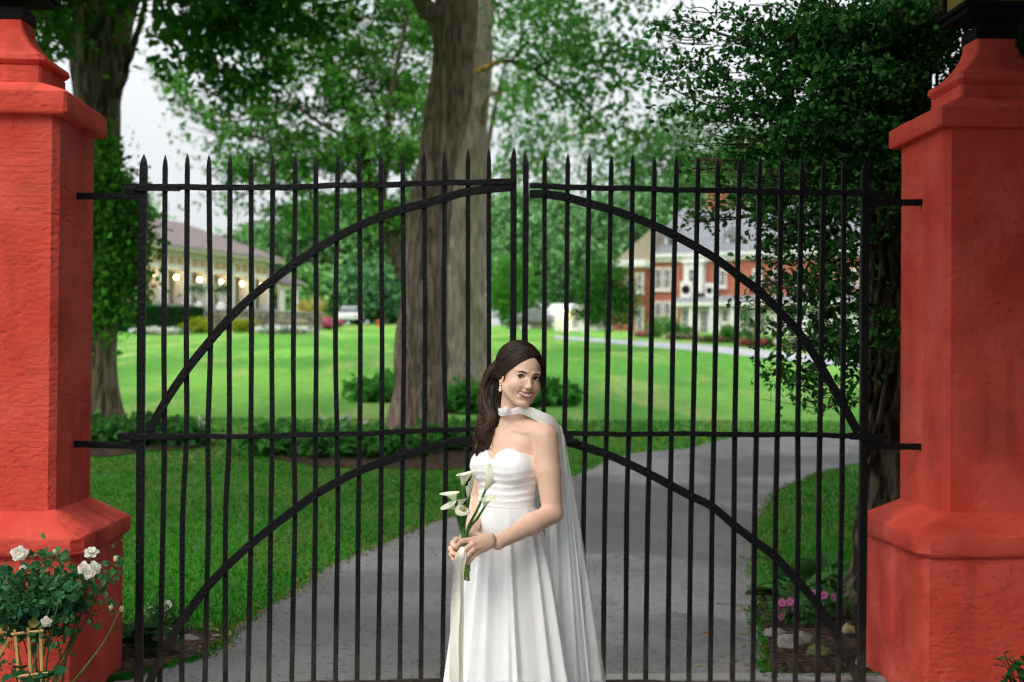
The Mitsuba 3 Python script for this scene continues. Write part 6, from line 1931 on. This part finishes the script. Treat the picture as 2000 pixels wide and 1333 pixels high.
def push(p, off_):
    """Lifts strand points that have sunk into the hair's body back to its surface."""
    for _ in range(2):
        d = gg.sample(p)
        e = .003
        g_ = np.stack([gg.sample(p + np.eye(3)[k] * e) - gg.sample(p - np.eye(3)[k] * e) for k in range(3)], -1)
        g_ /= np.linalg.norm(g_, axis=-1, keepdims=True) + 1e-9
        p = p + g_ * np.clip(off_ - d, 0, .02)[..., None]
    return p


def strand(p, r, tone, lift=None):
    global off
    if lift is not None: p = push(p, lift)
    v, f = tube(p, r, 4, cap=False)
    sv.append(v); sf.append(f + off); off += len(v)
    c = dk + (lt - dk) * tone
    sc.append(np.tile(c, (len(v), 1)))


def cap_pt(d, k):
    return hc_ + hr_ * d * k


def unit(l, f, u):
    q = (np.array([l, f, u]) - hc_) / hr_
    return q / np.linalg.norm(q)


# swept back from the parting near her left temple over the top and to the back
gather = (HG[0][0], HG[0][1], HG[0][2])
gl_ = HR.T @ (B(968, 735, .03) - HC)
for i in range(900):
    a = rh.random()
    # start along the hairline from her right temple (a=0) over the forehead to beyond the parting (a=1)
    th = math.radians(-98 + 150 * a)
    l0 = .070 * math.sin(th); u0 = .028 + .070 * math.cos(th) ** 1 if abs(th) < 1.5 else .028
    f0 = .012 + .95 * (u0 - .03) - .9 * max(u0 - .085, 0)
    s = unit(l0, f0, u0)
    if a < .80:
        e = unit(gl_[0] + rh.normal(0, .010), gl_[1] + rh.normal(0, .012), gl_[2] + rh.normal(0, .016))
        mid = unit(l0 * .45 - .018, -.02 + .03 * a, .118 - .03 * (1 - a)) if a > .25 else unit(-.075, f0 - .035, .06 + .02 * a)
    else:
        e = unit(.055 + rh.normal(0, .006), -.05 + rh.normal(0, .02), -.03 + rh.normal(0, .015))
        mid = unit(.078, -.01 + rh.normal(0, .01), .06)
    t = np.linspace(0, 1, 18)[:, None]
    q = s * (1 - t) ** 2 + 2 * mid * t * (1 - t) * 1.15 + e * t ** 2
    q /= np.linalg.norm(q, axis=1, keepdims=True)
    kk_ = 1.004 + .030 * rh.random() * np.sin(np.pi * t) + .012 * np.sin(np.pi * t * 2 + rh.uniform(0, 6)) * rh.random() + .02 * np.sin(np.pi * t) * (q[:, 2:] > .3)
    p = HC + (hc_ + hr_ * q * kk_) @ HR.T
    strand(p, .0011 * np.sin(np.pi * (np.linspace(.12, .96, 18))) ** .5 + .0003, np.clip(.20 + .32 * math.sin(a * 46 + 1.2 * math.sin(a * 17)) + rh.normal(0, .10), 0, 1), rh.uniform(.0, .003))
# the sweep from the parting across the forehead to her right temple and back
for i in range(620):
    w_ = rh.random()
    k0_ = [unit(.034 + rh.normal(0, .002), .050 - .040 * w_, .108), unit(-.004, .062 - .040 * w_, .088 + .030 * w_), unit(-.042, .050 - .035 * w_, .058 + .034 * w_), unit(-.064, .022 - .018 * w_, .026 + .030 * w_),
           unit(-.066, -.012, .006 + .024 * w_), unit(gl_[0] + rh.normal(0, .006), gl_[1] + rh.normal(0, .010), gl_[2] + rh.normal(0, .012))]
    q = smooth_path(k0_, 26) + rh.normal(0, .004, 3)
    q /= np.linalg.norm(q, axis=1, keepdims=True)
    t = np.linspace(0, 1, 26)[:, None]
    kk_ = 1.012 + .026 * rh.random() * np.sin(np.pi * t) + .014 * np.sin(np.pi * t) * w_ + .006 * np.sin(t * 9 + w_ * 20)
    strand(HC + (hc_ + hr_ * q * kk_) @ HR.T, .0013 * np.sin(np.pi * np.linspace(.15, .96, 26)) ** .5 + .0003, np.clip(.20 + .36 * math.sin(w_ * 40 + 1.3 * math.sin(w_ * 15)) + rh.normal(0, .08), 0, 1), rh.uniform(.001, .004))
# the crown: combed from the parting back and down on both sides
for i in range(900):
    b = rh.random()
    p0_ = unit(.030 - .020 * b + rh.normal(0, .002), .050 - .125 * b, .120)
    if rh.random() < .70:
        e = unit(gl_[0] + rh.normal(-.004, .016), gl_[1] - .05 * b + rh.normal(0, .014), gl_[2] - .02 * rh.random() + rh.normal(0, .018))
        mid = unit(-.060, .035 - .12 * b, .085 + rh.normal(0, .012))
    else:
        e = unit(.055 + rh.normal(0, .008), -.055 - .03 * b + rh.normal(0, .012), -.035 + rh.normal(0, .015)); mid = unit(.080, .005 - .09 * b, .055)
    t = np.linspace(0, 1, 18)[:, None]
    q = p0_ * (1 - t) ** 2 + 2 * mid * t * (1 - t) + e * t ** 2
    q /= np.linalg.norm(q, axis=1, keepdims=True)
    lift_ = np.maximum(0, (q * [0, -1, .6]).sum(1, keepdims=True)) * .10
    kk_ = 1.006 + .022 * rh.random() + lift_ * np.sin(np.pi * t * .9) + .008 * np.sin(t * 8 + rh.uniform(0, 6))
    strand(HC + (hc_ + hr_ * q * kk_) @ HR.T, .0013 * np.sin(np.pi * np.linspace(.2, .96, 18)) ** .5 + .0003, np.clip(.18 + .30 * math.sin(b * 38 + 1.4 * math.sin(b * 13)) + rh.normal(0, .10), 0, 1), rh.uniform(.0, .004))
# wisps pinned back at the side: the twist
for i in range(160):
    a = rh.random()
    s_ = B(992 + rh.normal(0, 3), 716 + 10 * a, -.045 + rh.normal(0, .004)); e_ = B(966 + rh.normal(0, 4), 734 + rh.normal(0, 4), .02)
    m1 = B(978, 722 + 14 * a + rh.normal(0, 2), -.030)
    tt = np.linspace(0, 1, 14)
    p = smooth_path([s_, m1, e_], 14) + np.column_stack([np.sin(tt * 9 + a * 6), np.cos(tt * 9 + a * 6), np.sin(tt * 7)]) * .003
    strand(p, .0010, np.clip(rh.normal(.32, .2), 0, 1))
# long waves
gp = smooth_path([B(*q) for q in HG], 40)
gr_ = np.interp(np.linspace(0, 8, 40), np.arange(9), HRAD)
_, fa, fb_ = frames(gp)
lock = [(rh.uniform(0, 2 * math.pi), math.sqrt(rh.random()), rh.uniform(0, 6.28), rh.uniform(.7, 1.3), rh.uniform(27, 40)) for _ in range(34)]
for i in range(1150):
    a_l, r_l, ph_l, am_l, en_l = lock[i % 34]
    r0 = np.clip(r_l * (1.25 if int(ph_l * 10) % 5 == 0 else 1.0) + rh.normal(0, .11), 0, 1.3); a0 = a_l + rh.normal(0, .22)
    t = np.linspace(0, 1, 40)
    end = int(np.clip(en_l + rh.normal(0, 2), 22, 40))
    a = a0 + .8 * np.sin(t * 5.5 + ph_l * .3) + .5 * t
    rr_ = gr_ * (r0 * (1.0 + .16 * np.sin(t * 9 + ph_l)) + .10)
    w = (.0115 * am_l * np.sin(t * 15 + ph_l)[:, None] * fa + .006 * am_l * np.cos(t * 15 + ph_l)[:, None] * fb_) * np.clip(t * 1.8 - .2, 0, 1)[:, None] + rh.normal(0, .0012, 3)
    p = gp + fa * (np.cos(a) * rr_)[:, None] + fb_ * (np.sin(a) * rr_ * .7)[:, None] + w
    strand(p[:end], .0011 * np.sin(np.pi * np.linspace(.15, .97, end)) ** .5 + .0002, np.clip(rh.normal(.08 + .42 * t[end - 1] * r0 + .34 * math.sin(ph_l * 2.3), .10), 0, 1.3), rh.uniform(-.004, .002) + .003 * math.sin(ph_l * 2.3))
# curls at the ends
for i in range(110):
    c = B(945 + rh.normal(0, 9), 884 + rh.normal(0, 13), -.02 + rh.normal(0, .012))
    t = np.linspace(0, 1, 22)
    rad = .014 * (1 - .35 * t) * rh.uniform(.6, 1.3); ph = rh.uniform(0, 6)
    p = c + np.column_stack([rad * np.cos(t * 4.6 + ph), .5 * rad * np.sin(t * 4 + ph), .022 - .055 * t + rad * .6 * np.sin(t * 4.6 + ph)])
    strand(p, .0011 * (1 - .6 * t), np.clip(rh.normal(.45, .2), 0, 1.2))
# loose hair on the far side and flyaways
for i in range(110):
    x = rh.normal(0, 3.0)
    p = smooth_path([B(1050 + x * .5, 693 + abs(x), -.02), B(1062 + x * .5, 712, .005), B(1062 + x * .6, 732, .025), B(1058 + x * .6, 750, .038), B(1059 + x * .4, 768, .045)], 20)
    p = p[:int(rh.uniform(11, 20))]
    strand(p, .0010 * np.linspace(1, .3, len(p)), np.clip(rh.normal(.15, .15), 0, 1))
for i in range(46):
    a = rh.uniform(-1.2, 1.5)
    s = unit(.075 * math.sin(a), rh.uniform(-.06, .02), .05 + .07 * math.cos(a))
    e = s + rh.normal(0, .14, 3)
    t = np.linspace(0, 1, 10)[:, None]
    q = s * (1 - t) + e * t; q /= np.linalg.norm(q, axis=1, keepdims=True)
    p = HC + (hc_ + hr_ * q * (1.01 + .10 * rh.random() * np.sin(t * 2.6))) @ HR.T
    strand(p, .00042, .25)
obj('strands', (np.vstack(sv), np.vstack(sf)), 'm_hair', HAIR, smooth=True, color=np.vstack(sc), kind='stuff')

# ---- gown: bodice from the trunk's own shape, draped in folds
scene['m_satin'] = two(principled((.84, .845, .85), .36, .5, sheen=.3))
gd = Grid(gt.lo, gt.lo + (gt.n - 1) * gt.h, gt.h)
Pd = gd.points(np.zeros(3, int), gd.n)
Qd = (Pd - TC) @ TR
l, f_, u = Qd[..., 0], Qd[..., 1], Qd[..., 2]
s_ = u + .26 * l * np.where(l > -.2, 1, 1) * 1.0
ph = (u * 1.0 - .16 * l + .010 * np.sin(l * 22)) / .0262
fold = np.abs((ph - np.floor(ph)) - .35) ** 1.2
low = np.clip((.005 - (u + .0)) / .04, 0, 1) * np.clip((u + .155) / .03, 0, 1)
smoothband = np.exp(-((u + .165) / .012) ** 2)
thick = 0.0055 + .0046 * fold * low * np.clip((f_ + .10) / .1, 0, 1)
bod = gt.F - thick.astype(np.float32)
# sweetheart neckline, higher at the side, lower towards the back
neck = .040 + .018 * np.exp(-((np.abs(l + .014) - .064) / .038) ** 2) - .026 * np.exp(-((l + .014) / .018) ** 2) - .010 * np.clip((np.abs(l) - .10) / .03, 0, 1) - .035 * np.clip(-f_ / .06, 0, 1)
neck = neck + .022 * np.exp(-((l + .118) / .028) ** 2)
bod = np.maximum(bod, ((u - neck) * .85).astype(np.float32))
bod = np.maximum(bod, (-.176 - u).astype(np.float32))
vd, fd = surface_nets(bod, gd.lo, gd.h)
GOWN = obj('gown', (vd, fd), 'm_satin', PER, smooth=True)


def on_trunk(l_, u_, out=.006):
    ff2 = np.linspace(.22, -.02, 500)
    p = TC + l_ * TR[:, 0] + u_ * TR[:, 2] + ff2[:, None] * TR[:, 1]
    d = gt.sample(p)
    i = np.argmax(d < out)
    return p[i]


neckf = lambda q: .040 + .018 * math.exp(-((abs(q + .014) - .064) / .038) ** 2) - .026 * math.exp(-((q + .014) / .018) ** 2) - .010 * min(max((abs(q) - .10) / .03, 0), 1) + .022 * math.exp(-((q + .118) / .028) ** 2)
edge = np.array([on_trunk(q, neckf(q)) for q in np.linspace(-.112, .112, 50)])
obj('neckline_piping', tube(edge, .0022, 6), 'm_satin', GOWN, smooth=True)
a = on_trunk(-.112, neckf(-.112)); obj('strap', tube(smooth_path([a + [0, 0, -.01], a + [-.003, .0, .03], RS + [.01, -.045, .03], RS + [.015, 0, .055]], 14), .0028, 6), 'm_satin', GOWN, smooth=True)


# skirt: falls from the waist in long folds
WC = t2w(0, 0, -.155)
NT, NA = 64, 480
ang = np.arange(NA) * 2 * np.pi / NA


def trunk_r(a_):
    d = TR[:, 0] * math.cos(a_) + TR[:, 1] * math.sin(a_); d = d * [1, 1, 0]
    rr_ = np.linspace(.16, .02, 400)
    return rr_[np.argmax(gt.sample(WC + d * rr_[:, None]) < 0)]


r0_ = np.array([trunk_r(a_) for a_ in ang])
r0_ = np.convolve(np.concatenate([r0_[-9:], r0_, r0_[:9]]), np.ones(19) / 19, 'valid')
rs_ = R(77)
cent = [(t_, rs_.uniform(.05, .12), rs_.uniform(.4, 1.2), rs_.uniform(-.10, .10)) for t_ in np.linspace(0, 2 * np.pi, 17, endpoint=False) + rs_.normal(0, .10, 17)]
rows_ = []
for i in range(NT):
    t = (i / (NT - 1)) ** 1.35
    z = WC[2] * (1 - t) + .015 * t
    drop = WC[2] - z
    fo = np.zeros(NA)
    for c, w, h_, dr_ in cent:
        d = (ang - c - dr_ * drop + np.pi) % (2 * np.pi) - np.pi
        fo += h_ * np.exp(-np.abs(d / (w * (1.3 - .3 * t))) ** 1.8)
    amp = .0015 + .021 * min(max(drop - .02, 0) / .28, 1) + .022 * drop
    fo = np.maximum((fo - .45), -.5) * amp
    rad = r0_ + .0085 + .026 * (1 - math.exp(-drop / .10)) + .095 * drop + .05 * drop ** 2 + fo
    e = np.stack([np.cos(ang) * rad, np.sin(ang) * rad], 1)
    c = np.array([WC[0] + .030 * drop, WC[1] + .03 * drop, z])
    rows_.append(c + e[:, :1] * TR[:, 0] * [1, 1, 0] + e[:, 1:2] * TR[:, 1] * [1, 1, 0])
sk = (np.array(rows_).reshape(-1, 3), grid_faces(NT, NA, wrap=True))
obj('skirt', sk, 'm_satin', GOWN, smooth=True)
# waist seam
wr = [on_trunk(q, -.153, .0075) for q in np.linspace(-.105, .105, 30)]
obj('waist_seam', tube(np.array(wr), .0022, 5), 'm_satin', GOWN, smooth=True)

# ---- tulle scarf round the neck and the veil that falls from it
scene['m_tulle_thick'] = {'type': 'mask', 'opacity': .66, 'bsdf': two(principled((.82, .80, .80), .7, .2, sheen=.3))}
scene['m_tulle_dense'] = {'type': 'mask', 'opacity': .68, 'bsdf': two(principled((.86, .88, .90), .75, .2))}
scene['m_tulle'] = {'type': 'mask', 'opacity': .55, 'bsdf': two(principled((.86, .88, .90), .75, .2))}


def band(pts, wid, thick, seed, n=60, m=22, twist=0.0):
    p = smooth_path(pts, n)
    w = np.interp(np.linspace(0, 1, n), np.linspace(0, 1, len(wid)), wid); th = np.interp(np.linspace(0, 1, n), np.linspace(0, 1, len(thick)), thick)
    t = np.gradient(p, axis=0); t /= np.linalg.norm(t, axis=1, keepdims=True)
    axis = np.array([0, 0, 1.0])
    a = axis - t * (t @ axis)[:, None]; a /= np.linalg.norm(a, axis=1, keepdims=True)
    b = np.cross(t, a)
    an = np.arange(m) * 2 * np.pi / m
    r = R(seed); q = r.uniform(0, 6, 4)
    s = np.linspace(0, 1, n)[:, None]
    wr_ = 1 + .16 * np.sin(5 * an[None] + q[0] + 5 * s) + .13 * np.sin(8 * an[None] + q[1] - 7 * s) + .08 * np.sin(13 * an[None] + q[2])
    v = p[:, None] + a[:, None] * (w[:, None] * np.sin(an)[None])[..., None] * wr_[..., None] + b[:, None] * (th[:, None] * np.cos(an)[None] * wr_)[..., None]
    return v.reshape(-1, 3), grid_faces(n, m, wrap=True)


VEIL = obj('veil', band([B(1026, 800, .075), B(1002, 799, .085), B(978, 800, .040), B(975, 804, -.010), B(983, 807, -.045), B(998, 806, -.066), B(1016, 802, -.072), B(1036, 805, -.064), B(1054, 813, -.085), B(1068, 819, -.092), B(1080, 826, -.082), B(1090, 842, -.058), B(1097, 864, -.030)],
                        [.008, .008, .009, .011, .012, .009, .012, .016, .018, .017, .016, .016, .016], [.003, .003, .003, .004, .006, .004, .003, .003, .003, .003, .003, .003, .003], 5), 'm_tulle_thick', PER, smooth=True, label='white tulle scarf veil tied round the neck, falling behind her left arm')
obj('knot', band([B(984, 798, -.066), B(989, 803, -.074), B(994, 809, -.072)], [.010, .013, .009], [.007, .009, .006], 9, 14, 14), 'm_tulle_thick', VEIL, smooth=True)


def veil_sheet(tops, bots, amp, seed, nt=70, ns=120, folds=7):
    """A hanging sheet between the line TOPS (at the shoulder) and BOTS (on the ground), with soft vertical folds."""
    A, Z = smooth_path(tops, ns), smooth_path(bots, ns)
    r = R(seed); q = r.uniform(0, 6, 4)
    s = np.linspace(0, 1, ns)
    rows = []
    for i in range(nt):
        t = i / (nt - 1)
        p = A * (1 - t) + Z * t
        bulge = .020 * math.sin(math.pi * min(t * 1.6, 1))
        k_ = amp * min(1, .25 + 2.2 * t)
        p[:, 1] += k_ * (np.sin(folds * 6.28 * s + q[0] + .5 * t) + .35 * np.sin(folds * 2.3 * 6.28 * s + q[1] - .4 * t)) - bulge
        p[:, 0] += .5 * k_ * np.cos(folds * 6.28 * s + q[2])
        rows.append(p)
    return np.array(rows).reshape(-1, 3), grid_faces(nt, ns)


gz = lambda px, dy: np.array([B(px, 1333, dy)[0], YB + dy, .01])
obj('veil_layer', veil_sheet([B(1072, 815, .02), B(1084, 824, -.01), B(1095, 838, -.030), B(1101, 856, -.035)], [gz(1078, -.08), gz(1112, -.02), gz(1146, .03), gz(1172, .06)], .011, 3, folds=2.3), 'm_tulle_dense', VEIL, smooth=True)
obj('veil_layer', veil_sheet([B(1070, 815, .04), B(1084, 822, .02), B(1098, 838, .0), B(1103, 858, -.02)], [gz(1090, .00), gz(1130, .05), gz(1180, .10), gz(1216, .12)], .012, 8, folds=2.8), 'm_tulle', VEIL, smooth=True)
obj('veil_layer', veil_sheet([B(1066, 815, .06), B(1080, 822, .05), B(1092, 836, .03), B(1098, 850, .01)], [gz(1060, .08), gz(1095, .12), gz(1140, .16), gz(1190, .18)], .014, 18, folds=2.1), 'm_tulle', VEIL, smooth=True)


# rings
def ring(c, d, r, stone=False):
    d = np.asarray(d, float); d /= np.linalg.norm(d)
    a = np.cross(d, [0, 1.0, .2]); a /= np.linalg.norm(a); b = np.cross(d, a)
    an = np.linspace(0, 2 * np.pi, 25)
    m = tube(c + r * (np.cos(an)[:, None] * a + np.sin(an)[:, None] * b), .0015, 6, cap=False)
    k_ = obj('ring', m, 'm_gold', PER, smooth=True)
    if stone:
        s = trimesh.creation.icosphere(1, .0034)
        obj('stone', (np.array(s.vertices) + c + [-.002, -r - .001, .002], np.array(s.faces)), 'm_glint', k_)


scene['m_glint'] = principled((.85, .85, .85), .08, 1.0)
ring((B(925, 1073, -.340) + B(914, 1085, -.348)) / 2, B(914, 1085, -.348) - B(925, 1073, -.340), .0100, True)
ring((B(880, 1083, -.268) * .5 + B(886, 1093, -.296) * .5), B(886, 1093, -.296) - B(881, 1083, -.268), .0086)

# ---- the bouquet of calla lilies
BQ = thing('bouquet', 'small bouquet of white calla lilies with long green stems and a cream ribbon', 'bouquet')
DB = -.30
lily_col, lily_base, lily_green = np.array([.86, .86, .74]), np.array([.62, .72, .30]), np.array([.16, .36, .05])


def calla(base, mouth, tip, rad, dz0, dz1, dzt, seed, open_=1.0, spadix=False):
    rad = rad * 1.85
    b, m, tp = B(*base, DB + dz0), B(*mouth, DB + dz1), B(*tip, DB + dzt)
    ax = m - b; Ln = np.linalg.norm(ax); ax /= Ln
    e = tp - m; e -= ax * (e @ ax); e /= np.linalg.norm(e) + 1e-9
    g_ = np.cross(ax, e)
    nt_, na_ = 22, 40
    th = np.linspace(-np.pi * .97, np.pi * .97, na_)
    t = np.linspace(0, 1, nt_)[:, None]
    c = np.cos(th)[None]
    side = .5 + .5 * c
    length = Ln * (.80 + .42 * side ** 1.5)
    r_ = rad * (.12 + .50 * t ** .9 + .50 * open_ * t ** 3.2 * (.55 + .6 * side))
    r_ = r_ * (1 + .035 * np.sin(3 * th + seed)[None] * t)
    pos = b + ax * (length * t)[..., None] * 1.0 + (e * np.cos(th)[None, :, None] + g_ * np.sin(th)[None, :, None]) * r_[..., None]
    lip = (t ** 4) * side ** 3
    reach = tp - (b + ax * Ln * 1.22 + e * rad)
    pos = pos + lip[..., None] * reach * .85
    curl = (t ** 7) * open_
    pos = pos - ax * (curl * rad * .42 * (1 - .6 * side))[..., None]
    tt = np.repeat(t, na_, 1)[..., None]
    gr = np.exp(-tt / .16)
    pale = np.exp(-tt / .5)
    col = lily_col * (1 - pale * .45) + lily_base * pale * .45
    col = col * (1 - gr) + lily_green * gr
    tipg = (t ** 10 * side ** 14)[..., None]
    col = col * (1 - tipg * .7) + np.array([.35, .45, .10]) * tipg * .7
    k_ = obj('flower', (pos.reshape(-1, 3), grid_faces(nt_, na_)), 'm_lily', BQ, smooth=True, color=col.reshape(-1, 3))
    if spadix:
        q = tube(np.array([b + ax * Ln * .3, b + ax * Ln * .7, m + ax * .002]), [.0035, .0035, .0028], 8)
        obj('spadix', q, 'm_vc', k_, smooth=True, color=np.tile([.50, .36, .03], (len(q[0]), 1)))
    return b


scene['m_lily'] = leaf_bsdf(.45, .45)
lil = [((904, 950), (911, 918), (930, 913), .019, 0, -.01, -.02, 1.0, False, (907, 1030)), ((914, 974), (917, 945), (921, 934), .011, .02, .02, .02, .35, False, (905, 1030)), ((917, 970), (922, 938), (927, 926), .010, .025, .02, .02, .3, False, (906, 1030)),
       ((948, 958), (961, 926), (965, 903), .019, 0, -.01, -.02, .9, False, (914, 1032)), ((946, 991), (953, 970), (965, 969), .015, -.01, -.02, -.02, .85, False, (916, 1034)), ((890, 981), (877, 958), (859, 962), .017, 0, -.01, -.02, 1.0, False, (899, 1030)),
       ((890, 995), (873, 984), (859, 991), .016, -.015, -.025, -.03, .9, False, (900, 1034)), ((897, 992), (903, 973), (910, 970), .012, -.01, -.015, -.02, .9, False, (902, 1034)), ((903, 1003), (908, 990), (894, 1004), .013, -.02, -.038, -.045, 1.1, True, (903, 1036))]
for i, (b, m_, tp, r_, z0, z1, z2, op, sp, bend) in enumerate(lil):
    s = calla(b, m_, tp, r_, z0, z1, z2, i, op, sp)
    gx = 900 + 14 * (i / 8)
    q = smooth_path([s, B(b[0] * .55 + bend[0] * .45, b[1] * .5 + bend[1] * .5, DB + z0 * .6), B(*bend, DB + .004 * (i % 3)), B(gx, 1070, DB + .006 * (i % 3) - .004), B(gx + 2, 1112 + (i * 7 % 26), DB + .01 * (i % 2))], 30)
    v, f = tube(q, np.linspace(.0042, .0056, 30), 8)
    tcol = np.linspace(0, 1, 30)[:, None]
    col = np.array([.030, .130, .012]) * (1 - tcol ** 4) + np.array([.20, .34, .06]) * tcol ** 4
    obj('stem', (v, f), 'm_vc_gloss', BQ, smooth=True, color=np.vstack([np.repeat(col, 8, 0), col[:1], col[-1:]]))
scene['m_ribbon'] = two(principled((.80, .77, .68), .38, .5, sheen=.3))


def ribbon(pts, w, seed, n=80):
    p = smooth_path(pts, n)
    t = np.linspace(0, 1, n)
    r = R(seed); q = r.uniform(0, 6, 2)
    th = .35 * np.sin(t * 7 + q[0]) + .25 * np.sin(t * 13 + q[1])
    a = np.stack([np.cos(th), np.sin(th), 0 * t], 1)
    ww = w * np.clip(.35 + t * 3, 0, 1)
    s = np.linspace(-1, 1, 5)
    b_ = np.stack([-np.sin(th), np.cos(th), 0 * t], 1)
    front = p[:, None] + a[:, None] * (ww[:, None] * s[None])[..., None] + b_[:, None] * (.0012 * np.cos(s * 3)[None, :, None])
    return front.reshape(-1, 3), grid_faces(n, 5)


obj('ribbon', ribbon([B(904, 1068, -.352), B(899, 1082, -.362), B(893, 1110, -.362), B(890, 1180, -.36), B(888, 1250, -.365), B(887, 1333, -.37), [B(886, 1400, -.37)[0], YB - .37, .25]], .0165, 4), 'm_ribbon', BQ, smooth=True, label='cream satin ribbon hanging from the stems')
obj('ribbon', ribbon([B(906, 1068, -.350), B(903, 1085, -.355), B(899, 1120, -.352), B(898, 1200, -.345), B(897, 1333, -.345), [B(897, 1400, -.34)[0], YB - .345, .3]], .0150, 14), 'm_ribbon', BQ, smooth=True)
obj('ribbon_loop', cat_m([tube(smooth_path([B(896, 1066 + dy, -.300), B(901, 1068 + dy, -.325), B(909, 1068 + dy, -.322), B(914, 1066 + dy, -.300)], 14), .004, 6) for dy in (24, 27, 30)]), 'm_ribbon', BQ, smooth=True)
